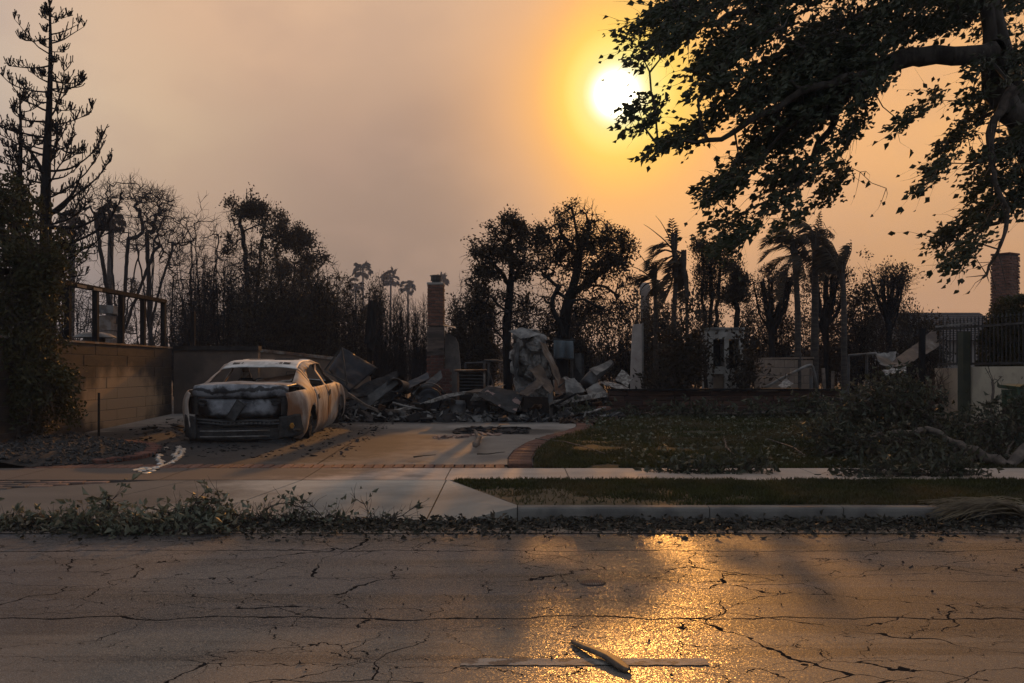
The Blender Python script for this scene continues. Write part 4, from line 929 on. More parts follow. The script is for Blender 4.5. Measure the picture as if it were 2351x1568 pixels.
        # torn bumper corner
        mb = MB(); G = np.array([[(sx * (.60 + .27 * math.sin(u * 1.5)), -2.40 + .42 * u ** 1.7 + .02 * mnoise.noise((u * 4, v * 4, sx * 3.)), .60 - .34 * v + .05 * u + DROP + .02 * mnoise.noise((u * 3, v * 2, sx * 5.))) for v in np.linspace(0, 1, 10)] for u in np.linspace(0, 1, 12)]); mb.grid(G); c = mb.build('bumper_corner', BK, root, smooth=True, local=True); c.modifiers.new('s', 'SOLIDIFY').thickness = .015
        mb = MB(); mb.tube([(sx * .80, -2.33, .40 + DROP), (sx * .835, -2.20, .385 + DROP), (sx * .86, -2.06, .40 + DROP)], .018, 6); mb.build('bracket', DARKMETAL, c, local=True)
    mb = MB(); mb.lathe((0, 0, 0), [(.0, .012), (.03, .012), (.038, .0), (.03, -.012), (.0, -.012)], 6)
    vv, ff = mb.arrays(); mk = MB(); mk.add((vv * (1, 1.35, 1)) @ rotm(math.pi / 2, 0, .45).T + (.775, -2.335, .46 + DROP), *ff); o = mk.build('amber_reflector', mat('amber', (.36, .17, .02), (.26, .11, .015), .4, 9), root, local=True); o['label'] = 'amber reflector on the right rear corner'
    mb = MB(); G = np.array([[(x, -2.36 + .10 * abs(x) ** 2 - .012 * (k % 2) , .545 - .022 * k + DROP + .05 * x * x + .010 * math.sin(x * 9)) for k in range(5)] for x in np.linspace(-.62, .62, 30)]); mb.grid(G); cs = mb.build('corrugated_strip', DARKMETAL, root, local=True)
    mb = MB()
    for x in np.linspace(-.42, .5, 16): mb.box((x, -2.372 + .1 * x * x, .50 + DROP + .05 * x * x), (.028, .012, .03), None, .003)
    mb.build('strip_rib', METAL, cs, local=True)
    mb = MB(); mb.span(-.66, .66, -2.37, -2.24, .26 + DROP, .42 + DROP); bb = mb.build('bumper_beam', BK, root, local=True)
    for z in (.385, .30): mb = MB(); mb.tube([(x, -2.378 + .03 * x * x, z + DROP + .006 * math.sin(4 * x)) for x in np.linspace(-.55, .46, 10)], .011, 6); mb.build('beam_rib', PALEMETAL, bb, local=True, smooth=True)
    for sx in (-1, 1): mb = MB(); mb.span(sx * .62 - .04, sx * .62 + .04, -2.355, -2.2, .29 + DROP, .46 + DROP); mb.build('crush_box', DARKMETAL, root, local=True)
    # hanging plate holder
    R = rotm(.1, math.radians(32), 0); mb = MB(); mb.box((-.02, -2.415, .69 + DROP), (.15, .014, .33), R, .004); pl = mb.build('plate_holder', DARKMETAL, root, local=True)
    mb = MB(); mb.box((-.02, -2.426, .69 + DROP), (.115, .006, .27), R, .004); mb.build('plate', METAL, pl, local=True)
    # underbody, bulkheads, inside
    mb = MB(); mb.span(-.76, .76, -2.2, 2.25, .20 + DROP, .27 + DROP); mb.build('floor_pan', BK, root, local=True)
    for q in ((-.70, .70, -1.60, -1.52, .27 + DROP, 1.02 + DROP), (-.72, .72, 1.32, 1.38, .27 + DROP, .94 + DROP), (-.70, .70, -2.28, -2.25, .27 + DROP, .56 + DROP)): mb = MB(); mb.span(*q); mb.build('bulkhead', BK, root, local=True)
    mb = MB(); G = np.array([[(x, y, .985 + DROP + .03 * mnoise.noise((x * 4, y * 4, 0))) for y in np.linspace(-1.60, -1.12, 8)] for x in np.linspace(-.68, .68, 16)]); mb.grid(G); mb.build('parcel_shelf', BK, root, local=True)
    mb = MB(); mb.span(-.70, .70, .98, 1.15, .62 + DROP, .90 + DROP); mb.build('dashboard', BK, root, local=True)
    for x in (-.37, .37):
        s_ = MB(); P = [(x - .22, -.15, .45), (x - .22, -.3, .95), (x - .10, -.36, 1.10), (x + .10, -.36, 1.10), (x + .22, -.3, .95), (x + .22, -.15, .45)]; s_.tube([(a, b, c + DROP) for a, b, c in P], .022, 6)
        for z in (.62, .78, .92): s_.tube([(x - .22, -.2 - (z - .45) * .25, z + DROP), (x + .22, -.2 - (z - .45) * .25, z + DROP)], .008, 4)
        s_.tube([(x - .07, -.36, 1.08 + DROP), (x - .07, -.39, 1.22 + DROP), (x + .07, -.39, 1.22 + DROP), (x + .07, -.36, 1.08 + DROP)], .009, 5)
        s_.span(x - .22, x + .22, -.2, .28, .42 + DROP, .47 + DROP); s_.build('seat_frame', DARKMETAL, root, local=True)
    mb = MB(); mb.tube([(-.37 + .18 * math.cos(a), .78 - .06 * math.sin(a), .90 + .17 * math.sin(a) + DROP) for a in np.linspace(0, 2 * np.pi, 20)], .013, 6); mb.build('steering_wheel', DARKMETAL, root, local=True)
    for k, (x, w, y, z, c) in enumerate(((.22, .62, -.95, 1.10, .12), (.36, .42, -1.05, 1.05, -.08), (-.3, .5, -1.2, 1.00, .05))):
        G = np.array([[(x + u * w / 2, y + v * .22, z + DROP + .05 * v + c * u * .4 + .03 * mnoise.noise((u * 2, v * 2, k * 3.))) for v in np.linspace(-1, 1, 8)] for u in np.linspace(-1, 1, 10)]); mb = MB(); mb.grid(G); o = mb.build('collapsed_panel', RUST if k < 2 else DARKMETAL, root, local=True); o.modifiers.new('s', 'SOLIDIFY').thickness = .01
    for x in (-.05, .50): mb = MB(); mb.tube([(x + .07 * math.cos(a), -1.32, 1.03 + .06 * math.sin(a) + DROP) for a in np.linspace(0, np.pi, 10)], .007, 5); mb.build('headrest_wire', DARKMETAL, root, local=True)
    # wheels: bare rims, tyres burnt to wire
    for (x, y) in ((-.80, -1.41), (.80, -1.41), (-.80, 1.41), (.80, 1.41)):
        w = bpy.data.objects.new('wheel', None); C.objects.link(w); w.parent = root; w.location = (x, y, .215); sg = 1 if x > 0 else -1
        def lat(prof, n, m, nm):
            th = np.linspace(0, 2 * np.pi, n, endpoint=False); mb = MB(); mb.grid(np.array([[(sg * z, r * math.cos(a), r * math.sin(a)) for r, z in prof] for a in th]), True); return mb.build(nm, m, w, smooth=True, local=True)
        lat([(.215, -.10), (.20, -.09), (.19, 0), (.20, .07), (.215, .085), (.205, .09), (.185, .06), (.18, -.08)], 28, DARKMETAL, 'rim')
        lat([(.225, -.095), (.235, -.05), (.232, .03), (.222, .08)], 28, BK, 'tyre_wire')
        mb = MB()
        for k in range(10): a = k * math.pi / 5; mb.bar((sg * .06, .04 * math.cos(a), .04 * math.sin(a)), (sg * .075, .19 * math.cos(a), .19 * math.sin(a)), .028, .02, up=(1, 0, 0))
        mb.tube([(sg * .03, 0, 0), (sg * .085, 0, 0)], .05, 12); mb.build('spokes', DARKMETAL, w, local=True)
        lat([(.20, -.16), (.34, -.14), (.36, .02)], 20, BK, 'arch_liner')
    # exhaust box hanging under the tail
    mb = MB(); mb.tube([(.28, -2.1, .07), (.32, -2.25, .065), (.62, -2.3, .075), (.72, -2.22, .08)], [.05, .085, .09, .06], 12); mb.build('silencer', BK, root, local=True, smooth=True)
build_car()

# ------------------------------------------------------------------ trees
def resample(P, step):
    P = np.asarray(P, float); D = np.r_[0, np.cumsum(np.linalg.norm(np.diff(P, axis=0), axis=1))]; n = max(2, int(D[-1] / step) + 1)
    # smooth a little with catmull-like interpolation
    t = np.linspace(0, D[-1], n); Q = np.stack([np.interp(t, D, P[:, k]) for k in range(3)], 1)
    for _ in range(2): Q[1:-1] = .25 * Q[:-2] + .5 * Q[1:-1] + .25 * Q[2:]
    return Q
def grow(skel, att, rng, step=.22, wig=.12, curl=.5, tip=.006, rbase=.2, up=0.0, reach=None):
    """skel: list of polylines, first is the trunk; att: (n,3) points that the twigs reach. Returns pos, parent, radius, istip"""
    pos, par = [], []
    for k, P in enumerate(skel):
        Q = resample(P, step)
        if k: Q[1:-1] += rng.normal(0, wig * step * .6, Q[1:-1].shape)
        if k == 0: prev = -1
        else:
            dd = np.linalg.norm(np.array(pos) - Q[0], axis=1); prev = int(dd.argmin())
        for i, q in enumerate(Q):
            if k and i == 0 and np.linalg.norm(np.array(pos[prev]) - q) < .02: continue
            pos.append(q); par.append(prev); prev = len(pos) - 1
    nmax = len(pos) + sum(1 for _ in range(len(att))) * 60 + 10
    A = np.zeros((nmax, 3)); A[:len(pos)] = pos; par = par + [0] * (nmax - len(par)); n = len(pos); n0 = n
    if len(att):
        d0 = np.array([np.min(np.linalg.norm(A[:n0] - a, axis=1)) for a in att]); order = np.argsort(d0)
        zmin = A[0, 2]
        for a in att[order]:
            dd = np.linalg.norm(A[:n] - a, axis=1); i = int(dd.argmin()); L = dd[i]
            if reach and L > reach: continue
            m = max(1, int(L / step)); 
            if n + m + 2 > nmax: break
            p0 = A[i]; pd = unit(A[i] - A[par[i]]) if par[i] >= 0 else np.array((0, 0, 1.))
            dirv = (a - p0) / max(L, 1e-6); t0 = pd * curl + dirv * (1 - curl) + np.array((0, 0, up)); prev = i
            c = p0 + t0 * L * .5
            for s in range(1, m + 1):
                t = s / m; q = (1 - t) ** 2 * p0 + 2 * t * (1 - t) * c + t * t * a
                if s < m: q = q + rng.normal(0, wig * step, 3)
                A[n] = q; par[n] = prev; prev = n; n += 1
    pos = A[:n]; par = np.array(par[:n]); area = np.zeros(n); cnt = np.bincount(par[par >= 0], minlength=n); tips = cnt == 0; area[tips] = 1
    for i in range(n - 1, 0, -1):
        if par[i] >= 0: area[par[i]] += area[i]
    k = math.log(rbase / tip) / math.log(max(2, area[0])); r = tip * area ** k
    return pos, par, r, tips
def wood(mb_thick, mb_thin, pos, par, r, cut=.035):
    i = np.nonzero(par >= 0)[0]; p = par[i]; R1 = r[i]; R0 = np.minimum(r[p], R1 * 1.6)
    th = R1 >= cut
    segs(mb_thick, pos[p][th], pos[i][th], R0[th], R1[th], 8); mid = (~th) & (R1 > .012); segs(mb_thin, pos[p][mid], pos[i][mid], R0[mid], R1[mid], 5); lo = R1 <= .012; segs(mb_thin, pos[p][lo], pos[i][lo], R0[lo], R1[lo], 3)
def twigs(mb, pos, par, sel, rng, k, L, r=.004, up=.3, spread=.9, bias=(0, 0, 0), joints=2):
    """short forking shoots from the selected nodes; returns tip points and directions"""
    idx = np.repeat(np.nonzero(sel)[0], k); 
    if not len(idx): return np.zeros((0, 3)), np.zeros((0, 3))
    d = unit(pos[idx] - pos[np.maximum(par[idx], 0)]); d = unit(d + rng.normal(0, spread, d.shape) + np.array((0, 0, up)) + np.array(bias)); l = L * rng.uniform(.4, 1.3, len(idx))[:, None]
    p = pos[idx]; T, D = [], []
    for j in range(joints):
        q = p + d * l / joints; segs(mb, p, q, r * (1 - .35 * j), r * (.65 - .25 * j), 3); p = q; d = unit(d + rng.normal(0, .35, d.shape) + np.array((0, 0, up * .3)) + np.array(bias) * .5); T.append(q); D.append(d)
    return np.vstack(T), np.vstack(D)
def blob_points(blobs, d, rng, depth=1.0, shell=.35):
    """blobs: (px, py, rx, ry, count[, dd]) ellipsoids in frame units at distance d"""
    out = []
    for b in blobs:
        px, py, rx, ry, n = b[:5]; dd = d + (b[5] if len(b) > 5 else 0); u = unit(rng.normal(size=(n, 3))); s = (shell + (1 - shell) * rng.random(n))[:, None] ** (1 / 1.6); u = u * s
        c = W(px, py, dd); sc = dd / FPX; out.append(c + u * np.array((rx * sc, (rx + ry) / 2 * sc * depth, ry * sc)))
    return np.vstack(out)
def tree(name, label, base, skel, att, seed, leafm=None, leaf=0.0, leafn=0, woodm=CHARWOOD, step=.25, tip=.006, rbase=.2, wig=.15, curl=.45, up=0., tw=2, twl=.35, twr=.004, twup=.3, bias=(0, 0, 0), group=None, cut=.035, twsel=.02, leafbias=(0, 0, 0), wide=.6, cat='tree', leafspread=.7, reach=None, crown='foliage', nofol=None, clump=.09):
    rng = np.random.default_rng(seed); t = thing(name, label, cat, base, group=group)
    pos, par, r, tips = grow(skel, att, rng, step, wig, curl, tip, rbase, up, reach)
    a, b = MB(), MB(); wood(a, b, pos, par, r, cut)
    T = D = None
    if tw:
        T, D = twigs(b, pos, par, (r < twsel) & (rng.random(len(r)) < .75), rng, tw, twl, twr, twup, bias=bias)
    if a.n: a.build('trunk', woodm, t, smooth=True)
    if b.n: b.build('branches', woodm, t, smooth=False)
    if leafm is not None and leafn and T is not None and len(T):
        if nofol is not None:
            k = nofol(T); T, D = T[k], D[k]
        nc = max(6, int(len(T) * clump)); ci = rng.integers(0, len(T), nc); wgt = rng.gamma(.8, 1., nc); i = ci[rng.choice(nc, leafn, p=wgt / wgt.sum())]
        P = T[i] + rng.normal(0, leaf * 1.25, (leafn, 3)); dd = D[i] + rng.normal(0, leafspread, (leafn, 3)) + np.array(leafbias)
        m = MB(); leaves(m, P, dd, leaf, rng, wide); m.build(crown, leafm, t)
    return t
def gnd(P, d):
    P = np.array(P); P[0] = (P[0][0], P[0][1], gz(d) - .1); return P
def px_line(pts, d): return np.array([W(*(p if len(p) == 3 else (p[0], p[1], d))) for p in pts])

# --- two burnt oaks under the sun
d = 20.8
tree('oak_tree', 'scorched broad-crowned oak left of the sun with leaves only in its upper crown', (XX(1168, d), d, .45),
     [gnd(px_line([(1166, 905), (1166, 840), (1163, 790), (1165, 740), (1168, 700), (1172, 650), (1176, 600), (1172, 560)], d), d),
      px_line([(1164, 800), (1155, 770), (1156, 735), (1162, 715)], d), px_line([(1163, 720), (1140, 716), (1115, 725), (1100, 735)], d - .8), px_line([(1170, 690), (1200, 690), (1218, 705)], d + .5),
      px_line([(1166, 715), (1140, 700), (1118, 665), (1095, 650), (1075, 640)], d - .5), px_line([(1165, 800), (1145, 760), (1128, 745)], d - .3), px_line([(1172, 660), (1150, 620), (1120, 600)], d), px_line([(1174, 650), (1195, 610), (1210, 570)], d)],
     blob_points([(1160, 535, 50, 32, 90), (1120, 585, 48, 38, 90), (1190, 560, 45, 45, 90), (1150, 610, 75, 40, 110), (1205, 620, 30, 40, 40), (1095, 640, 35, 30, 25), (1090, 690, 30, 25, 18), (1130, 690, 45, 30, 60), (1185, 690, 35, 30, 45), (1100, 720, 40, 30, 40), (1200, 730, 40, 25, 40), (1140, 745, 40, 25, 30)], d, np.random.default_rng(31)),
     41, SCORCHLEAF, .06, 8500, step=.14, tip=.0066, rbase=.095, tw=2, twr=.0058, twl=.2, twup=.2, nofol=lambda T: T[:, 2] > ZZ(668, 20.8) + .25 * np.sin(T[:, 0] * 4))
d = 21.3
tree('oak_tree', 'largest scorched oak with spreading limbs directly below the sun', (XX(1290, d), d, .45),
     [gnd(px_line([(1288, 905), (1290, 840), (1293, 780), (1298, 720), (1308, 680), (1322, 640), (1330, 590), (1325, 540), (1318, 500)], d), d),
      px_line([(1293, 770), (1280, 730), (1262, 700), (1275, 670), (1282, 655), (1290, 640)], d - .4), px_line([(1265, 705), (1235, 712), (1205, 722), (1180, 730), (1150, 745)], d - 1.2), px_line([(1240, 712), (1215, 735), (1192, 742), (1160, 755)], d - .8),
      px_line([(1308, 675), (1345, 655), (1380, 625), (1410, 605), (1425, 590)], d), px_line([(1322, 640), (1360, 640), (1395, 620)], d + .8), px_line([(1325, 590), (1305, 560), (1285, 530)], d), px_line([(1330, 590), (1345, 550), (1355, 510)], d),
      px_line([(1308, 690), (1345, 682), (1372, 708), (1400, 715), (1440, 720)], d - .5), px_line([(1282, 660), (1262, 640), (1240, 628)], d - .3), px_line([(1345, 660), (1375, 650), (1400, 660), (1420, 680)], d + .4)],
     blob_points([(1320, 500, 55, 35, 120), (1270, 540, 45, 35, 90), (1370, 535, 45, 40, 100), (1300, 580, 65, 45, 120), (1410, 580, 40, 38, 90), (1355, 600, 55, 45, 90), (1255, 600, 30, 35, 50), (1270, 650, 40, 30, 45), (1400, 660, 45, 30, 40), (1235, 690, 35, 22, 30), (1430, 705, 40, 22, 35), (1432, 575, 24, 34, 60), (1436, 640, 25, 25, 40), (1340, 660, 45, 30, 50), (1350, 715, 50, 20, 50), (1250, 730, 40, 25, 45), (1300, 735, 40, 20, 35), (1400, 700, 50, 25, 45)], d, np.random.default_rng(32)),
     42, SCORCHLEAF, .06, 10500, step=.14, tip=.0066, rbase=.135, tw=2, twr=.0058, twl=.21, twup=.2, nofol=lambda T: T[:, 2] > ZZ(690, 21.3) + .3 * np.sin(T[:, 0] * 3))

# --- burnt conifers at the left
def conifer(label, px, d, top, base_py, spread, n, seed, lean=0, first=.1, bigs=()):
    rng = np.random.default_rng(seed); x = XX(px, d); zb = gz(d) - .1; zt = ZZ(top, d); t = thing('conifer', label, 'tree', (x, d, zb), group=None)
    H = zt - zb; hs = np.linspace(0, 1, 30); P = np.stack([x + lean * hs + .04 * np.sin(hs * 9), np.full(30, d), zb + H * hs], 1); R = np.interp(hs, [0, .4, .8, 1], [.155, .12, .05, .018]) * (H / 7.8)
    a = MB(); a.tube(P, R, 10); a.build('trunk', CHARWOOD, t, smooth=True)
    b = MB(); S0, S1, r0, r1 = [], [], [], []
    def shoots(q, dirv, k):
        # upright stubby burnt shoots in brushes
        for _ in range(k):
            u = unit(np.array((rng.normal(0, .5), rng.normal(0, .5), 1.0)) + dirv * .45); l = rng.uniform(.07, .19); m = q + u * l * .5 + rng.normal(0, .02, 3); e = m + unit(u + (0, 0, .5)) * l * .6
            S0.extend((q, m)); S1.extend((m, e)); r0.extend((.0075, .009)); r1.extend((.008, .0095))
            if rng.random() < .5:
                e2 = m + unit(u + rng.normal(0, .6, 3)) * l * .5; S0.append(m); S1.append(e2); r0.append(.0075); r1.append(.009)
    hh = first + (1 - first) * (np.arange(n) + rng.uniform(-.3, .3, n)) / n
    for k, h in enumerate(np.clip(hh, .02, .985)):
        az = k * 2.4 + rng.uniform(-.4, .4); base = np.array((np.interp(h, hs, P[:, 0]), d, zb + H * h)); L = spread * np.interp(h, [0, .25, .5, .72, .9, 1], [.75, .95, 1.0, .68, .46, .16]) * (rng.uniform(.35, 1.3) if rng.random() < .8 else rng.uniform(.1, .35)); out = np.array((math.cos(az), math.sin(az) * .8, 0))
        m = max(4, int(L / .13)); q = base; pd = unit(out + (0, 0, rng.uniform(-.5, .35))); br = np.interp(h, [0, .5, 1], [.034, .026, .012]) * rng.uniform(.7, 1.3)
        for j in range(m):
            f = (j + 1) / m; pd = unit(pd + np.array((0, 0, .02 + .16 * f)) + rng.normal(0, .10, 3)); e = q + pd * L / m; S0.append(q); S1.append(e); r0.append(br * (1 - .7 * j / m)); r1.append(br * (1 - .7 * f)); 
            if f > .25: shoots(e, pd, 1 if f < .6 else 2)
            if f > .3 and rng.random() < .55:
                sd = unit(np.cross(pd, (0, 0, 1)) * rng.choice((-1, 1)) + pd * .8 + (0, 0, rng.uniform(-.1, .3))); l = L * .42 * (1.15 - f) * rng.uniform(.6, 1.3); mm = max(2, int(l / .12)); qq = e
                for s in range(mm):
                    sd = unit(sd + (0, 0, .14) + rng.normal(0, .12, 3)); ee = qq + sd * l / mm; S0.append(qq); S1.append(ee); r0.append(.011); r1.append(.009); shoots(ee, sd, 2); qq = ee
            q = e
        shoots(q, pd, 4)
    for pts in bigs:      # heavy limbs
        Q = resample(px_line(pts, d), .15)
        for j in range(len(Q) - 1):
            f = j / len(Q); S0.append(Q[j]); S1.append(Q[j + 1]); r0.append(.05 * (1 - .75 * f)); r1.append(.05 * (1 - .75 * (f + 1 / len(Q)))); 
            if f > .35: shoots(Q[j + 1], unit(Q[j + 1] - Q[j]), 2)
    segs(b, S0, S1, r0, r1, 4); b.build('branches', CHARWOOD, t, smooth=False); return t
conifer('tall burnt conifer with upturned bare twigs, highest tree at the left', 106, 19.6, 14, 900, 1.5, 84, 51, lean=.05, first=.30,
        bigs=[[(104, 500), (130, 480), (160, 455), (178, 432), (185, 400)], [(100, 400), (75, 350), (55, 330)], [(104, 520), (150, 525), (190, 520), (225, 415 + 85)], [(104, 480), (80, 470), (60, 430)]])
conifer('shorter burnt conifer beside the tallest one at the left edge', 43, 20.6, 215, 900, .82, 46, 52, first=.36)

def leafy_column(name, label, px, d, top, width, seed, leafm, leaf, nleaf, stems=7, natt=260, woodm=BARK, depth=.8, cat='tree', zbase=None, bottom=None, blobs=None):
    rng = np.random.default_rng(seed); zb = gz(d) - .05 if zbase is None else zbase; x = XX(px, d); zt = ZZ(top, d); bot = ZZ(bottom, d) if bottom else zb + .3; w = width * d / FPX
    sk = [np.array([(x, d, zb), (x + .03, d, zb + (zt - zb) * .4), (x, d, zb + (zt - zb) * .75)])]
    for k in range(stems - 1): a = k * 2.4; sk.append(np.array([(x, d, zb + .15), (x + w * .4 * math.cos(a), d + w * .4 * depth * math.sin(a), zb + (zt - zb) * .35), (x + w * .6 * math.cos(a), d + w * .6 * depth * math.sin(a), zb + (zt - zb) * .7)]))
    if blobs: att = blob_points(blobs, d, rng, depth)
    else:
        u = unit(rng.normal(size=(natt, 3))) * (.4 + .6 * rng.random((natt, 1)) ** .5); h = (zt - bot) / 2; att = np.array((x, d, bot + h)) + u * np.array((w, w * depth, h))
    return tree(name, label, (x, d, zb), sk, att, seed + 1, leafm, leaf, nleaf, woodm, step=.2, tip=.006, rbase=.07, tw=2, twl=.28, twup=.3, cat=cat)
# dark evergreen hedge tree at the left edge
leafy_column('evergreen_shrub', 'tall dense dark evergreen shrub filling the left edge', 35, 14.6, 430, 70, 61, HEDGELEAF, .075, 15000, natt=420, stems=9, blobs=[(10, 480, 45, 60, 60), (30, 600, 75, 110, 180), (60, 720, 65, 110, 170), (20, 800, 70, 130, 150), (95, 600, 28, 120, 90), (85, 900, 45, 110, 110)])
leafy_column('evergreen_shrub', 'narrow dark evergreen shrub against the near end of the block wall', 92, 15.2, 520, 30, 63, HEDGELEAF, .07, 5200, natt=160, stems=5, blobs=[(92, 640, 30, 110, 90), (100, 820, 28, 130, 90), (80, 940, 40, 70, 50)])

# --- bare burnt trees and thicket, left and centre
def bare(label, px, d, top, wpx, seed, n=240, split=.35, rbase=.13, leafm=None, leafn=0, group=None, blobs=None, tw=2, woodm=CHARWOOD, limbs=4, twl=.4, name='burnt_tree', tipr=.006, leaf=.09):
    rng = np.random.default_rng(seed); zb = gz(d) - .1; x = XX(px, d); zt = ZZ(top, d); H = zt - zb; w = wpx * d / FPX / 2; fk = np.array((x + rng.normal(0, .1), d, zb + H * split)); sk = [np.array([(x, d, zb), (x + rng.normal(0, .06), d, zb + H * split * .5), fk])]
    for k in range(limbs):
        a = k * 2 * math.pi / limbs + rng.uniform(-.4, .4); rr = w * rng.uniform(.35, .75); sk.append(np.array([fk - (0, 0, rng.uniform(0, H * split * .4)), fk + (rr * .45 * math.cos(a), rr * .45 * math.sin(a), H * .18), fk + (rr * math.cos(a), rr * math.sin(a), H * (1 - split) * rng.uniform(.55, .8))]))
    if blobs is None:
        u = unit(rng.normal(size=(n, 3))) * (.45 + .55 * rng.random((n, 1)) ** .5); cz = zb + H * (split * .6 + .5 * (1 - split * .6)); att = np.array((x, d, cz)) + u * np.array((w, w, H * (1 - split * .6) / 2))
    else: att = blob_points(blobs, d, rng)
    return tree(name, label, (x, d, zb), sk, att, seed + 1, leafm, leaf, leafn, woodm, step=.24, tip=.00022 * d, rbase=rbase * .52, tw=tw + 1, twl=twl, twr=.0002 * d, twup=.45, group=group, wig=.12, curl=.5, up=.15)
bare('large bare burnt tree with forked pale limbs behind the fence frame', 275, 42, 412, 250, 71, rbase=.28, limbs=6, blobs=[(215, 470, 60, 50, 180), (290, 440, 60, 35, 160), (350, 480, 55, 50, 200), (390, 560, 40, 60, 120), (190, 560, 50, 50, 100), (300, 540, 70, 50, 120)], twl=.45, split=.26)
bare('bare burnt tree with a wide crown right of the fence frame', 350, 46, 440, 150, 73, rbase=.26, limbs=5, blobs=[(360, 470, 45, 40, 190), (400, 530, 50, 50, 160), (330, 540, 40, 50, 100)], twl=.45)
bare('slim leafless tree with a whip-like top rising above the thicket', 478, 33, 445, 95, 75, rbase=.14, limbs=6, n=190, split=.25)
bare('leafless tree with sparse upright branches left in the thicket', 430, 34, 480, 100, 77, rbase=.13, limbs=5, n=170, split=.3)
bare('burnt tree with clumps of leaves at its top in the thicket', 575, 36, 465, 150, 79, rbase=.22, limbs=5, leafm=SCORCHLEAF, leafn=6000, blobs=[(575, 485, 35, 22, 70), (540, 500, 22, 18, 30), (610, 500, 20, 25, 40), (640, 540, 45, 22, 60), (575, 560, 60, 50, 60)])
bare('burnt tree with small leafy tufts above the darkest part of the thicket', 670, 38, 520, 150, 81, rbase=.2, limbs=5, leafm=SCORCHLEAF, leafn=7000, blobs=[(655, 540, 35, 25, 60), (690, 560, 30, 25, 60), (720, 590, 30, 30, 50), (670, 620, 60, 45, 60)])
bare('thin burnt tree with curved bare tips at the right end of the thicket', 765, 33, 590, 90, 83, rbase=.12, n=150, limbs=4)
for i, (px, dd, top, w, lab) in enumerate([(520, 30, 520, 110, 'black burnt tree with criss-crossed branches above the stucco wall'), (560, 32, 545, 100, 'black burnt tree with tangled stems behind the car roof'), (610, 31, 590, 100, 'black burnt tree standing in the dense middle of the thicket'), (655, 34, 600, 110, 'broad black burnt tree in the densest part of the thicket'), (705, 32, 620, 100, 'black burnt tree above the right side of the car'), (745, 35, 640, 90, 'low black burnt tree at the end of the thicket'), (400, 36, 560, 90, 'low dark tree directly right of the fence frame'), (455, 30, 560, 90, 'black forked tree above the corner of the block wall'), (330, 50, 640, 120, 'dark hazy bush-like tree seen through the fence frame'), (240, 52, 640, 120, 'dark hazy tree low behind the small chimney'), (180, 48, 650, 110, 'hazy burnt tree low behind the fence frame left half'), (150, 30, 560, 80, 'thin burnt tree between conifer and fence frame')]):
    bare(lab, px, dd, top, w, 100 + 2 * i, n=260, rbase=.11, limbs=6, split=.18, leafm=SCORCHLEAF if i in (2, 3, 4, 8) else None, leafn=3500 if i in (2, 3, 4, 8) else 0, tw=2, twl=.45)

def shrub(label, px, d, top, wpx, seed, stems=26, leafm=None, leafn=0, leaf=.07, woodm=CHARWOOD, name='burnt_shrub', tw=3, zb=None, curve=.5, twl=.3, r=.016, group=None, cat='shrub', sway=0.):
    """many upright forking stems from one root"""
    rng = np.random.default_rng(seed); zb = gz(d) - .05 if zb is None else zb; x = XX(px, d); H = ZZ(top, d) - zb; w = wpx * d / FPX / 2; t = thing(name, label, cat, (x, d, zb), group=group); a = MB(); pos, par = [], []
    for s in range(stems):
        th = rng.uniform(0, 2 * np.pi); q = np.array((x + rng.uniform(-.75, .75) * w, d + rng.uniform(-.5, .5) * w, zb)); h = H * rng.uniform(.55, 1.02); out = np.array((math.cos(th), math.sin(th) * .7, 0)) * w * rng.uniform(.1, .45); n = max(6, int(h / .16)); prev = -1; br = r * rng.uniform(.6, 1.5)
        for j in range(n + 1):
            f = j / n; p = q + out * f ** 1.6 * curve * 2 + np.array((sway * f * f, 0, h * f)) + rng.normal(0, .025, 3); pos.append(p); par.append(prev)
            prev = len(pos) - 1
            if j: segs(a, [pos[par[-1]]], [p], br * (1 - .8 * (j - 1) / n), br * (1 - .8 * f), 4)
    pos = np.array(pos); par = np.array(par); sel = (par >= 0) & ((pos[:, 2] - zb) > H * .12)
    T, D = twigs(a, pos, par, sel, rng, tw, twl, .0002 * d, .45, .7); a.build('stems', woodm, t)
    if leafm is not None: 
        nc = max(6, len(T) // 8); ci = rng.integers(0, len(T), nc); wgt = rng.gamma(1., 1., nc); i = ci[rng.choice(nc, leafn, p=wgt / wgt.sum())]; m = MB(); leaves(m, T[i] + rng.normal(0, leaf * 1.4, (leafn, 3)), D[i] + rng.normal(0, .6, (leafn, 3)), leaf, rng); m.build('foliage', leafm, t)
    return t
for i, (px, dd, top, w, lab) in enumerate([(885, 30, 690, 60, 'burnt hedge of upright stems between car and brick chimney'), (925, 31, 680, 60, 'tall burnt stems just left of the brick chimney'), (962, 29, 700, 55, 'burnt stems touching the left side of the brick chimney'), (830, 32, 670, 80, 'dark twiggy burnt bush beyond the leaning metal sheet'), (790, 30, 680, 80, 'dark burnt bush above the front of the car'), (860, 34, 650, 70, 'twiggy burnt bush below the far palms')]):
    shrub(lab, px, dd, top, w, 200 + i, stems=30, leafm=SCORCHLEAF if i >= 3 else None, leafn=3500, tw=4, twl=.4)
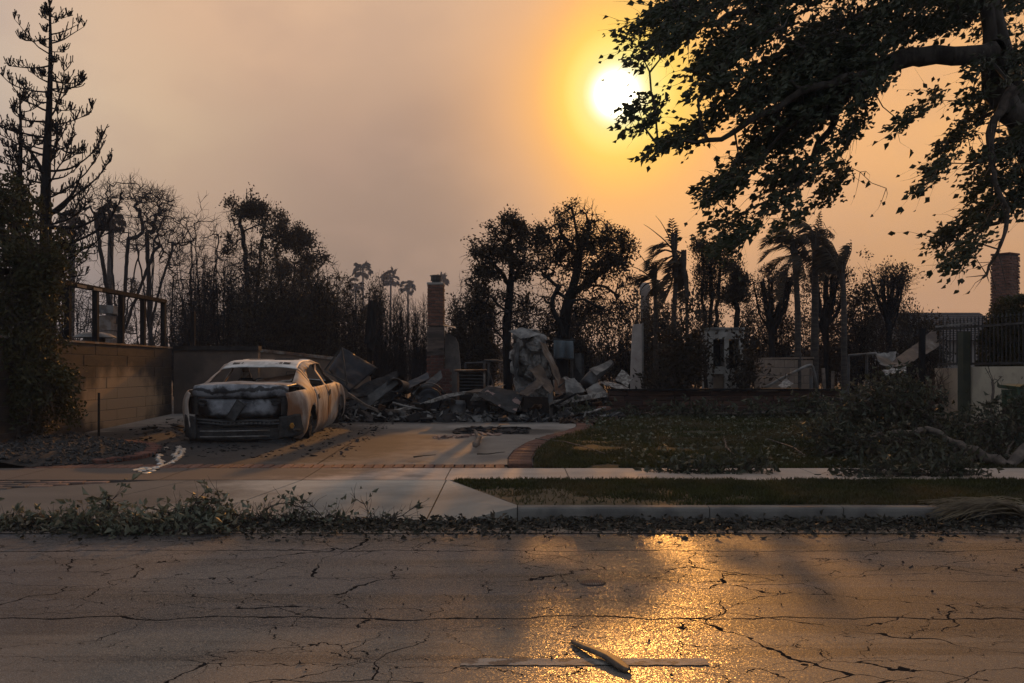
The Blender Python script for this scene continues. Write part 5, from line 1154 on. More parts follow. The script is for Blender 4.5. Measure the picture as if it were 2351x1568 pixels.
for i, (px, dd, top, w, lab) in enumerate([(590, 29, 640, 90, 'dense black burnt bush right behind the roof of the car'), (650, 30, 620, 90, 'dense black burnt bush in the darkest thicket above the car'), (715, 29, 640, 90, 'dense black burnt bush above the car windscreen'), (755, 31, 650, 80, 'dense black burnt bush above the car bonnet'), (540, 31, 650, 80, 'dense black burnt bush above the stucco wall'), (480, 33, 640, 90, 'twiggy black bush left of the dense thicket'), (690, 33, 590, 90, 'tall dense burnt bush forming the thicket middle'), (430, 38, 660, 90, 'twiggy hazy bush above the wall corner')]):
    shrub(lab, px, dd, top, w, 400 + i, stems=26, leafm=SCORCHLEAF, leafn=4200, leaf=.085, tw=4, twl=.4, curve=.7)
for i, (px, dd, top, w, lab) in enumerate([(1062, 27.5, 702, 66, 'dense burnt hedge bush immediately right of the brick chimney'), (1105, 28, 698, 66, 'dense burnt hedge bush left of the leftmost oak')]):
    shrub(lab, px, dd, top, w, 210 + i, stems=28, leafm=SCORCHLEAF, leafn=7500, leaf=.085, tw=4)
bare('faint leafless tree in the haze behind the burnt hedge', 1075, 70, 640, 110, 221, n=200, rbase=.2, tw=3, twl=.7, split=.15, limbs=7)
# right-hand shrubs and hedge mass
for i, (px, dd, top, w, lab) in enumerate([(1255, 27.5, 700, 80, 'dark twiggy bush at the foot of the largest oak'), (1195, 27, 705, 60, 'small dark bush beside the leftmost oak trunk'), (1350, 27.0, 705, 90, 'dark leafy bush below the right limb of the largest oak'), (1415, 26.0, 700, 90, 'dark leafy bush left of the round chimney pot'), (1480, 28.0, 690, 80, 'dark bush in front of the round chimney pot'), (1540, 25.0, 700, 90, 'dark bush around the palm trunks'), (1600, 29.0, 715, 90, 'dark bush below the two-pronged cypress'), (1665, 28.0, 712, 90, 'dark bush behind the white fireplace'), (1735, 29.0, 690, 100, 'twiggy dark bush right of the white fireplace'), (1800, 28.0, 690, 90, 'dark bush below the pollarded trees'), (1870, 30.0, 690, 100, 'twiggy bush at the foot of the tallest right palm'), (1935, 28.0, 700, 90, 'dark bush right of the right palms'), (2000, 27.0, 660, 100, 'dense dark bush under the pollarded trees'), (2060, 29.0, 705, 100, 'dark bush in front of the shingled roof'), (2120, 25.0, 715, 90, 'dark bush left of the iron fence'), (1300, 29.0, 720, 70, 'tangled dark bush behind the hanging cloth panel')]):
    shrub(lab, px, dd, top, w, 230 + i, stems=20, leafm=SCORCHLEAF, leafn=3600, leaf=.08, tw=3, twl=.34, curve=.8)
# cypresses
def cypress(label, px, d, tops, seed):
    rng = np.random.default_rng(seed); zb = gz(d) - .05; x = XX(px, d); sk = [np.array([(x, d, zb), (x, d, zb + 1.0), (x + .02, d, zb + 1.6)])]; att = []
    for (tx, ty, w, by) in tops:
        top = W(tx, ty, d); bot = W(tx * .8 + px * .2, by, d); sk.append(np.array([(x, d, zb + .9), bot, top])); n = 170; f = rng.random(n) ** .8; c = bot + (top - bot) * f[:, None]; rr = w * d / FPX * np.interp(f, [0, .3, .8, 1], [.9, 1, .6, .08]); u = unit(rng.normal(size=(n, 3))); u[:, 2] *= .3; att.append(c + u * rr[:, None])
    return tree('cypress_tree', label, (x, d, zb), sk, np.vstack(att), seed + 1, SCORCHLEAF, .065, 4800, step=.2, tip=.006, rbase=.065, tw=2, twl=.26, twup=1.2, up=.5, leafbias=(0, 0, .9), wide=.4)
cypress('dark cypress with two upright prongs right of the palms', 1630, 22.6, [(1612, 570, 20, 690), (1655, 560, 18, 690), (1633, 585, 16, 690)], 260)
cypress('slim sparse cypress beside the two-pronged one', 1690, 23.4, [(1692, 612, 14, 710)], 264)
# pollarded trees
def pollard(label, px, d, top, w, seed, n=7):
    rng = np.random.default_rng(seed); zb = gz(d) - .05; x = XX(px, d); fk = np.array((x, d, ZZ(730, d))); sk = [np.array([(x, d, zb), (x + .03, d, (zb + fk[2]) / 2), fk])]; att = []; a = MB()
    for k in range(n):
        tx = XX(px + w * (rng.random() - .5), d); e = np.array((tx, d + rng.uniform(-.6, .6), ZZ(top + rng.uniform(0, 22), d))); st = np.array((x + rng.normal(0, .05), d, fk[2] - rng.uniform(-.1, .55))); m = np.array((x + (tx - x) * rng.uniform(.45, .9), (d + e[1]) / 2, st[2] + (e[2] - st[2]) * rng.uniform(.3, .5))); P = resample([st, m, e], .12) ; P[1:-1] += rng.normal(0, .012, P[1:-1].shape); r_ = rng.uniform(.018, .042); a.tube(P, np.linspace(r_ * 1.3, r_, len(P)), 7); sk.append(np.array([fk, m, e])); c = np.array([e + rng.normal(0, .13, 3) + (0, 0, -.1) for _ in range(14)] + [m + (e - m) * rng.random() + rng.normal(0, .15, 3) for _ in range(8)]); att.append(c)
    t = tree('pollarded_tree', label, (x, d, zb), sk, np.vstack(att), seed + 1, SCORCHLEAF, .07, 1300, step=.2, tip=.006, rbase=.08, tw=2, twl=.35, twup=.1); a.build('stub_limbs', CHARWOOD, t, smooth=True)
pollard('flat-topped pollarded tree left of the three right palms', 1770, 27, 632, 95, 270, 15); pollard('flat-topped pollarded tree between the right palms', 1895, 27.5, 622, 80, 274, 13); pollard('flat-topped pollarded tree with upright stubs at the right of the palms', 2040, 27, 624, 85, 278, 15)
bare('sparse small-leaved tree between palms and pollarded tree', 1970, 27, 625, 80, 282, n=90, rbase=.07, leafm=SCORCHLEAF, leafn=900)
# far wood: one mass at the horizon
def far_wood():
    rng = np.random.default_rng(9); mb = MB(); mt = MB(); n = 26000; x = rng.uniform(-75, 75, n); dd = rng.uniform(80, 112, n)
    h = np.array([2.4 + 2.0 * fbm(a, b, .09, 3) + 1.2 * fbm(a, b, .5, 2) for a, b in zip(x, dd)]); z = .4 + np.maximum(.3, h) * rng.random(n) ** .6
    leaves(mb, np.stack([x, dd, z], 1), rng.normal(size=(n, 3)), .55, rng, .8); mb.build('far_wood', SCORCHLEAF, kind='stuff', label='dark mass of far burnt trees along the horizon', cat='wood')
far_wood()

# ------------------------------------------------------------------ palms
PALMTRUNK = mat('palm_trunk', (.055, .045, .038), (.03, .026, .023), .9, 6, bump=.6, bscale=12, stretch=(.6, .6, 4))
FROND = mat('scorched_frond', (.055, .040, .022), (.03, .024, .016), .7, 5, trans=.25)
def frond(mb, P, rng, leaflet=.5, n=46, wind=(-.9, 0, -.3), w=.03, side=(1, 1)):
    """P polyline of the midrib; drooping leaflets"""
    Q = resample(P, .06); segs(mb, Q[:-1], Q[1:], np.linspace(.022, .006, len(Q) - 1), np.linspace(.021, .005, len(Q) - 1), 4)
    k = np.linspace(len(Q) * .16, len(Q) - 1, n).astype(int); T = unit(np.gradient(Q, axis=0))[k]; f = np.linspace(0, 1, n)
    for s, on in ((1, side[0]), (-1, side[1])):
        if not on: continue
        sd = unit(np.cross(T, (0, .3, 1.0))) * s; L = leaflet * np.interp(f, [0, .2, .7, 1], [.6, 1, .8, .35]) * rng.uniform(.7, 1.15, n); p = Q[k]; D = unit(sd * .8 + T * .5 + np.array(wind) + rng.normal(0, .12, (n, 3)))
        D2 = unit(D + np.array(wind) * .6 + (0, 0, -.5)); q1 = p + D * (L * .55)[:, None]; q2 = q1 + D2 * (L * .5)[:, None]; nn = unit(np.cross(D, T)) ; ww = w * .5
        V = np.stack([p - T * ww * .6, p + T * ww * .6, q1 + T * ww, q1 - T * ww, q2], 1).reshape(-1, 3); b = (np.arange(n) * 5)[:, None]; mb.add(V, b + np.array([[0, 1, 2, 3]]), b + np.array([[3, 2, 4]]))
def queen(label, d, trunk, fronds, seed, r0=.17, r1=.11, spear=None, stalks=()):
    rng = np.random.default_rng(seed); T = px_line(trunk, d); T = np.vstack([[T[0][0], d, gz(d) - .1], T]); t = thing('queen_palm', label, 'palm', tuple(T[0]))
    r0, r1 = r0 * d / 58, r1 * d / 58; mb = MB(); Q = resample(T, .12); rr = np.linspace(r0, r1, len(Q)) + .006 * (np.arange(len(Q)) % 2); mb.tube(Q, rr, 12); mb.build('trunk', PALMTRUNK, t, smooth=True)
    for pts in fronds:
        f = MB(); P = np.array([W(p[0], p[1], d + (p[2] if len(p) > 2 else 0)) for p in pts]); frond(f, P, rng, leaflet=.62 * d / 30, n=64, w=.034); f.build('frond', FROND, t)
    for pts in stalks:
        f = MB(); Q = resample(np.array([W(p[0], p[1], d) for p in pts]), .08); f.tube(Q, np.linspace(.02, .004, len(Q)), 4); f.build('bare_stalk', CHARWOOD, t)
    if spear is not None:
        f = MB(); P = px_line(spear, d); frond(f, P, rng, leaflet=.2, n=36, wind=(.05, 0, .1)); f.build('spear_leaf', FROND, t)
    # crownshaft stubs
    mb = MB(); top = T[-1]
    for k in range(7): a = k * .9; mb.tube([top + (0, 0, -.25), top + (r1 * 1.1 * math.cos(a), r1 * 1.1 * math.sin(a), .05), top + (r1 * 1.6 * math.cos(a), r1 * 1.6 * math.sin(a), .35)], [.035, .03, .012], 5)
    mb.build('crownshaft', PALMTRUNK, t)
queen('wind-bent queen palm just right of the sun with bare stalks at its top', 22.2, [(1546, 850), (1547, 720), (1552, 650), (1552, 590), (1548, 570)],
      [[(1548, 572), (1532, 560), (1512, 560, -.5), (1500, 580, -.6)], [(1548, 580), (1525, 572), (1500, 590, -.4), (1488, 618, -.5)], [(1549, 585), (1528, 595), (1510, 615, .3), (1502, 640, .3)], [(1551, 575), (1566, 580), (1573, 605, .4), (1578, 640, .5)], [(1552, 600), (1540, 660), (1527, 690, -.3), (1518, 710, -.3)], [(1552, 585), (1568, 600), (1576, 640, .2), (1577, 690, .2)]], 301,
      spear=[(1549, 575), (1545, 540), (1542, 505)], stalks=[[(1547, 575), (1535, 540), (1515, 505), (1505, 495)], [(1546, 575), (1525, 550), (1490, 522), (1478, 515)], [(1551, 570), (1556, 545), (1554, 522)]])
queen('thin charred palm trunk beside the wind-bent palm', 22, [(1578, 850), (1577, 700), (1574, 640), (1570, 610)], [[(1570, 612), (1560, 600), (1545, 605, .3), (1535, 625, .4)], [(1571, 612), (1577, 625), (1580, 650, .2), (1580, 690, .2)]], 303, r0=.10, r1=.08)
queen('stunted palm with long bare curved stalks left of the bent palm', 22.8, [(1506, 850), (1506, 720), (1504, 660), (1502, 640)], [[(1502, 642), (1490, 632), (1476, 640, .2), (1470, 655, .2)], [(1503, 645), (1512, 640), (1522, 655), (1527, 680)]], 305, r0=.17, r1=.10,
      stalks=[[(1502, 642), (1488, 610), (1466, 580), (1450, 568)], [(1502, 645), (1480, 625), (1452, 610), (1432, 614)], [(1503, 640), (1495, 610), (1478, 600)], [(1502, 650), (1485, 648), (1470, 665), (1467, 690)], [(1504, 640), (1506, 610), (1510, 600)]])
queen('queen palm with drooping grey fronds, left one of the three right palms', 25, [(1832, 850), (1832, 720), (1828, 640), (1823, 580)],
      [[(1822, 580), (1805, 562), (1775, 570, -.5), (1748, 600, -.6)], [(1822, 572), (1800, 540), (1770, 545, .4), (1752, 570, .4)], [(1822, 585), (1800, 590), (1780, 605, .4), (1770, 630, .4)], [(1823, 570), (1812, 530), (1790, 520, .6), (1775, 530, .6)], [(1822, 590), (1812, 610, -.3), (1802, 650, -.4), (1796, 690, -.4)], [(1824, 575), (1842, 560, .4), (1856, 580, .4), (1860, 600, .4)], [(1823, 580), (1838, 590, -.4), (1846, 615, -.5), (1848, 640, -.5)], [(1822, 575), (1832, 545), (1850, 540), (1862, 555)]], 307, r0=.20, r1=.14)
queen('tallest of the three right palms with an upright ragged spear leaf', 25.4, [(1870, 850), (1871, 720), (1872, 620), (1872, 570)],
      [[(1872, 570), (1858, 545), (1838, 545, -.5), (1815, 560, -.6)], [(1872, 565), (1862, 520), (1840, 505, .5), (1815, 515, .6)], [(1873, 570), (1890, 545, .3), (1905, 560, .4), (1915, 590, .4)], [(1872, 575), (1855, 575, -.4), (1840, 595, -.5), (1835, 615, -.5)], [(1873, 575), (1895, 570, -.3), (1915, 590, -.3), (1925, 615, -.3)], [(1873, 565), (1882, 530), (1900, 525, .3), (1915, 540, .4)], [(1872, 575), (1880, 590, .4), (1890, 615, .5), (1893, 640, .5)]], 309, r0=.24, r1=.17, spear=[(1873, 570), (1878, 520), (1884, 488)])
queen('rightmost palm with two upright wind-swept fronds', 24.6, [(1938, 850), (1938, 720), (1936, 650), (1932, 630)],
      [[(1932, 632), (1925, 590), (1912, 560, -.4), (1892, 540, -.6)], [(1933, 632), (1945, 600), (1956, 575), (1955, 560)], [(1931, 635), (1915, 610, .4), (1895, 600, .5), (1875, 605, .6)], [(1932, 632), (1918, 600, -.3), (1900, 570, -.4), (1880, 568, -.5)]], 311, r0=.19, r1=.14)
FARFROND = mat('hazed_far_frond', (.13, .115, .10), (.09, .08, .07), .8, 5, trans=.3)  # paler grey paints the fade of distant haze into the fronds
def fanpalm(label, px, d, top, crown_px, seed, r=.16):
    rng = np.random.default_rng(seed); x = XX(px, d); zb = .3; zt = ZZ(top, d) - crown_px * d / FPX * .8; t = thing('fan_palm', label, 'palm', (x, d, zb)); mb = MB(); P = np.array([(x + .15 * math.sin(f * 2 + seed), d, zb + (zt - zb) * f) for f in np.linspace(0, 1, 16)]); mb.tube(P, np.linspace(r * 1.3, r, 16), 10); mb.build('trunk', PALMTRUNK, t, smooth=True)
    c = P[-1]; m = MB(); R = crown_px * d / FPX
    for k in range(34):
        el = rng.uniform(-.9, 1.2); az = rng.uniform(0, 2 * np.pi); dr = unit(np.array((math.cos(az) * math.cos(el) - .25, math.sin(az) * math.cos(el), math.sin(el)))); hub = c + dr * R * rng.uniform(.45, .6); segs(m, [c], [hub], .03, .02, 3); s = unit(np.cross(dr, (0, 0, 1.))); u = np.cross(s, dr)
        for a in np.linspace(-1.2, 1.2, 13):
            dd = unit(dr * math.cos(a) + s * math.sin(a) + np.array((-.25, 0, -.3))); L = R * rng.uniform(.35, .55); w = R * .035; p1 = hub + dd * L * .6 + u * .03; tip = hub + unit(dd + (-.2, 0, -.5)) * L; sv = np.cross(dd, u) * w; m.add(np.array([hub, p1 - sv, tip, p1 + sv]), [(0, 1, 2), (0, 2, 3)])
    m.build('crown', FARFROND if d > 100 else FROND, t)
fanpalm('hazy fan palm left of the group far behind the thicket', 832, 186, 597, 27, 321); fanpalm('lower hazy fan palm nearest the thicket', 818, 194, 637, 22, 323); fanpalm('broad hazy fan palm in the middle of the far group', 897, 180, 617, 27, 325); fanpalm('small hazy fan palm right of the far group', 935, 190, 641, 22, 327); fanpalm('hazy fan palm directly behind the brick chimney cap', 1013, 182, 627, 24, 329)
fanpalm('fan palm silhouetted inside the bare tree crown', 256, 58, 468, 42, 331); fanpalm('hazy fan palm right of the tall conifer', 160, 62, 482, 38, 333)

# ------------------------------------------------------------------ big street tree overhead on the right
def build_street_tree():
    rng = np.random.default_rng(401); f = lambda cx, cy: (1387.8 + cx * .427, cy * .427)
    d = 10.2
    base = (6.1, 10.3, .14)
    skel = [np.array([base, (6.08, 10.3, .8), (5.95, 10.3, 1.8), (5.68, 10.25, 2.8)] + [tuple(W(*p, d)) for p in ((2352, 290), (2325, 190), (2295, 90), (2275, 0), (2262, -90), (2250, -200))])]
    L = lambda pts, dd: skel.append(np.array([W(*p, dd) for p in pts]))
    L([(2345, 275), (2297, 245), (2287, 200), (2284, 125), (2270, 30), (2250, -60)], d - .15)
    L([(2285, 115), (2240, 125), (2109, 128), (2050, 140), (2006, 162), (1950, 200), (1880, 240), (1800, 300), (1740, 370)], d - .5)
    L([(2010, 160), (1930, 190), (1830, 215), (1740, 270), (1650, 330), (1560, 320)], d - .9)
    L([(1960, 195), (1900, 260), (1905, 310), (1925, 360), (1945, 380)], d - .4)
    L([(2275, 20), (2180, 10), (2080, 0), (1960, 40), (1850, 90), (1750, 140), (1660, 200)], d + .6)
    L([(2270, -20), (2100, -60), (1900, -40), (1750, 20), (1620, 50), (1520, 80)], d - .2)
    L([(2262, -60), (2050, -130), (1850, -120), (1650, -60), (1560, 0), (1490, 50)], d + .9)
    L([(1905, 300), (1850, 380), (1790, 430), (1740, 450)], d - .3)
    L([(1850, 410), (1810, 450), (1750, 455), (1700, 490), (1670, 520)], d - .6)
    L([(2330, 205), (2287, 259), (2271, 312), (2278, 381), (2287, 437), (2315, 481), (2318, 510), (2305, 545), (2285, 590), (2256, 638)], d - .9)
    L([(2352, 300), (2351, 420), (2330, 470), (2290, 520), (2240, 540)], d + .3)
    L([(2300, 250), (2240, 280), (2200, 300), (2160, 370), (2120, 420)], d + .2)
    L([(1945, 380), (1975, 395), (1990, 415), (2035, 432)], d - .4)
    strokes = [(640, 20, 130, 160, 80), (560, 110, 170, 290, 95), (205, 520, 130, 640, 40), (300, 540, 190, 700, 30), (900, 60, 560, 330, 180), (1000, 100, 500, 370, 130), (700, 400, 480, 500, 70), (660, 520, 430, 760, 85), (440, 710, 240, 810, 45),
        (1150, 250, 850, 500, 180), (1300, 100, 1000, 300, 230), (1500, 100, 1250, 350, 230), (1750, 40, 1400, 250, 180), (1900, 60, 1750, 170, 120), (1400, 450, 1000, 620, 190), (1200, 560, 800, 700, 170), (1100, 700, 760, 830, 130), (800, 830, 560, 1060, 120), (1000, 850, 900, 1000, 70), (1200, 850, 1000, 970, 110), (1270, 900, 1180, 1080, 90),
        (1400, 620, 1280, 760, 60), (1530, 400, 1380, 500, 110), (780, 1180, 570, 1180, 35), (780, 1230, 600, 1330, 85), (1000, 1080, 850, 1110, 30), (1090, 1140, 960, 1180, 40), (1775, 500, 1750, 550, 40), (1680, 620, 1570, 660, 26), (2080, 560, 1900, 700, 90), (2050, 480, 1980, 520, 45), (2060, 340, 2000, 370, 50), (1930, 740, 1800, 780, 25), (1880, 820, 1700, 1000, 45),
        (2256, 780, 1970, 860, 80), (2300, 900, 1990, 1000, 120), (2300, 1050, 2000, 1150, 110), (2100, 1150, 1780, 1290, 100), (2000, 1300, 1870, 1430, 75), (2300, 0, 1900, 60, 200), (2300, 250, 2160, 420, 150), (2300, 650, 2200, 800, 90), (1500, -150, 700, -60, 200), (2200, -150, 1500, -80, 200), (650, -60, 250, 60, 110), (1150, 380, 700, 560, 150), (1300, 300, 1050, 480, 160)]
    att, wdir = [], []; LP, LD = [], []
    for (x0, y0, x1, y1, w) in strokes:
        a, b = np.array(f(x0, y0)), np.array(f(x1, y1)); ln = np.linalg.norm(b - a); wd = w * .427; dd = d + rng.uniform(-1.1, .9)
        n = int(3 + ln * wd / 300)
        t = rng.random(n); off = rng.normal(0, .33, n) * wd; nn = np.array((-(b - a)[1], (b - a)[0])) / (ln + 1e-6); p = a + (b - a) * t[:, None] + nn * off[:, None]; dep = dd + rng.normal(0, .35, n); att.append(np.array([W(q[0], q[1], e) for q, e in zip(p, dep)]))
        # leaf tufts: flags blown down-left
        nt = int(5 + ln * wd / 200)
        t = rng.random(nt); off = rng.normal(0, .27, nt) * wd; p = a + (b - a) * t[:, None] + nn * off[:, None]; dep = dd + rng.normal(0, .4, nt)
        for q, e in zip(p, dep):
            c = W(q[0], q[1], e); ax = unit(np.array((-.85, rng.normal(0, .25), -.55)) + rng.normal(0, .22, 3)); m = rng.integers(10, 22); s = rng.random(m)[:, None]; LP.append(c - ax * .2 + ax * s * .36 + rng.normal(0, .03, (m, 3))); LD.append(ax + rng.normal(0, .30, (m, 3)))
    att = np.vstack(att)
    t = thing('street_tree', 'large dark street tree with wind-blown leaves overhanging the right side', 'tree', base)
    pos, par, r, tips = grow(skel, att, rng, .14, .18, .5, .004, .17, 0., 3.0)
    a, b = MB(), MB(); wood(a, b, pos, par, r, .03)
    # the trunk is stout all the way up
    main = resample(skel[0], .14); a.tube(main, np.interp(np.linspace(0, 1, len(main)), [0, .1, .5, .8, 1], [.26, .17, .12, .09, .06]), 12); s2 = resample(skel[1], .14); a.tube(s2, np.linspace(.055, .04, len(s2)), 10); s3 = resample(skel[2], .14); a.tube(s3, np.linspace(.034, .012, len(s3)), 8)
    T, D = twigs(b, pos, par, (r < .009) & (rng.random(len(r)) < .8), rng, 2, .34, .0042, -.25, .6, bias=(-.55, 0, -.25), joints=3)
    a.build('trunk', BARK, t, smooth=True); b.build('branches', BARK, t)
    h = resample(skel[10], .07); h[1:-1] += rng.normal(0, .011, h[1:-1].shape); mb = MB(); mb.tube(h, np.interp(np.linspace(0, 1, len(h)), [0, .2, 1], [.048, .034, .011]) * rng.uniform(.86, 1.18, len(h)), 9); q_ = rng.integers(4, len(h) - 1, 26); e_ = h[q_] + unit(rng.normal(0, 1, (26, 3)) + (-.6, 0, -.5)) * rng.uniform(.1, .45, (26, 1)); segs(mb, h[q_], e_, .006, .002, 4); mb.build('hanging_limb', mat('weathered_bark', (.085, .066, .052), (.04, .032, .026), .9, 14, bump=.7, bscale=25), t, smooth=True)
    i = rng.integers(0, len(T), 3200); LP.append(T[i]); LD.append(D[i] + rng.normal(0, .4, (3200, 3)) + (-.5, 0, -.4))
    m = MB(); leaves(m, np.vstack(LP), np.vstack(LD), .060, rng, .64, .35, .55); m.build('foliage', LEAF, t)
build_street_tree()

# ------------------------------------------------------------------ clipped hedge at the right edge
def build_hedge():
    rng = np.random.default_rng(91); A, B = np.array((XX(2156, 19.2), 19.2)), np.array((XX(2351, 15.4) + .9, 14.6)); d = unit(B - A); n = np.array((-d[1], d[0]))
    if n[1] < 0: n = -n
    t = thing('clipped_hedge', 'tall clipped dark green hedge rising above the cream garden wall', 'hedge', (*(A + d * 3.2 + n * .8), .4)); L = np.linalg.norm(B - A)
    N = 21000; s = rng.uniform(.75, L + .3, N); q = rng.random(N); dep = rng.uniform(.25, 1.5, N); top = np.interp(s, [.75, 1.0, 1.5, 3, 6], [1.95, 2.35, 2.66, 2.72, 2.70]) + .07 * np.array([mnoise.noise((a * 1.8, b * 1.8, 0.)) for a, b in zip(s, dep)])
    z = np.where(q < .35, top - abs(rng.normal(0, .06, N)), 1.35 + (top - 1.35) * rng.random(N)); dep = np.where(q < .35, dep, .30 + np.abs(rng.normal(0, .10, N))); dep = dep + .05 * np.array([mnoise.noise((a * 2.5, c * 2.5, 4.)) for a, c in zip(s, z)])
    P = np.stack([A[0] + d[0] * s + n[0] * dep, A[1] + d[1] * s + n[1] * dep, z], 1); D = rng.normal(0, .7, (N, 3)) + np.array((-n[0] * .5, -n[1] * .5, .5)); m = MB(); leaves(m, P, D, .055, rng, .6); m.build('foliage', HEDGELEAF, t)
    w = MB(); k = 900; s = rng.uniform(.8, L, k); p0 = np.stack([A[0] + d[0] * s + n[0] * .8, A[1] + d[1] * s + n[1] * .8, np.full(k, .5)], 1); p1 = p0 + np.stack([rng.normal(0, .25, k), rng.normal(0, .25, k), rng.uniform(1.6, 2.15, k)], 1); p1[:, 2] = np.minimum(p1[:, 2], np.interp(s, [.75, 1.0, 1.5, 3, 6], [1.9, 2.3, 2.6, 2.68, 2.66])); segs(w, p0, p1, .012, .004, 4); w.build('stems', BARK, t)
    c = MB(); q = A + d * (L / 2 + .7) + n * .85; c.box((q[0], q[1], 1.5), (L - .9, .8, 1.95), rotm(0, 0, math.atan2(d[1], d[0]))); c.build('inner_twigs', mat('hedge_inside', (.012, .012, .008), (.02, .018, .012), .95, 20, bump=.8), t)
build_hedge()

# ------------------------------------------------------------------ ruins of the house
def crumple(name, label, cat, corners, m, amp=.05, nu=18, nv=14, seed=0, parent=None, thick=.012, sc=2.2, smooth=False, edge=.0, local_label=False):
    P = [W(*c) for c in corners]; r = np.random.default_rng(seed); G = np.zeros((nu, nv, 3)); n = np.cross(P[1] - P[0], P[3] - P[0]); n /= np.linalg.norm(n)
    for i, u in enumerate(np.linspace(0, 1, nu)):
        for j, v in enumerate(np.linspace(0, 1, nv)):
            p = (1 - v) * ((1 - u) * P[0] + u * P[1]) + v * ((1 - u) * P[3] + u * P[2]); q = p * sc + seed * 3.1; a = mnoise.noise(q); b = abs(mnoise.noise(q * 1.9 + Vector((5, 1, 2)))); c = mnoise.noise(q * 3.7)
            e = edge * mnoise.noise((u * 6 + seed, v * 6, 1.)) if (i in (0, nu - 1) or j in (0, nv - 1)) else 0
            G[i, j] = p + n * (amp * (a + .9 * b - .3 + .35 * c)) + (P[1] - P[0]) * e * .15 + (P[3] - P[0]) * e * .15
    mb = MB(); mb.grid(G); o = mb.build(name, m, parent, smooth=smooth); s = o.modifiers.new('thick', 'SOLIDIFY'); s.thickness = thick; s.offset = 0
    if label: props(o, label, cat)
    return o
BLUEMETAL = mat('blue_black_sheet', (.030, .034, .042), (.018, .020, .024), .45, 2.5, bump=.2, metal=.4, c3=(.055, .055, .058), s3=2.2, lo3=.55, hi3=.7)
BROWNSHEET = mat('brown_scorched_sheet', (.15, .105, .075), (.085, .062, .05), .75, 3, bump=.4, metal=.15, c3=(.24, .215, .19), s3=1.8, lo3=.52, hi3=.68)
WHITEBOARD = mat('flaked_white_board', (.34, .315, .285), (.15, .13, .115), .85, 14, bump=.6, lo=.42, hi=.55)
PINKPATCH = mat('pink_patched_sheet', (.024, .023, .023), (.040, .037, .036), .8, 4, bump=.4, c3=(.26, .175, .15), s3=3.0, lo3=.58, hi3=.60)
def board(label, pts, w, h, m, name='beam', seed=0, cat='beam', jit=.01):
    mb = MB(); P = [W(*p) for p in pts]
    for a, b in zip(P, P[1:]): mb.bar(a, b, w, h, jit=jit)
    return props(mb.build(name, m), label, cat)
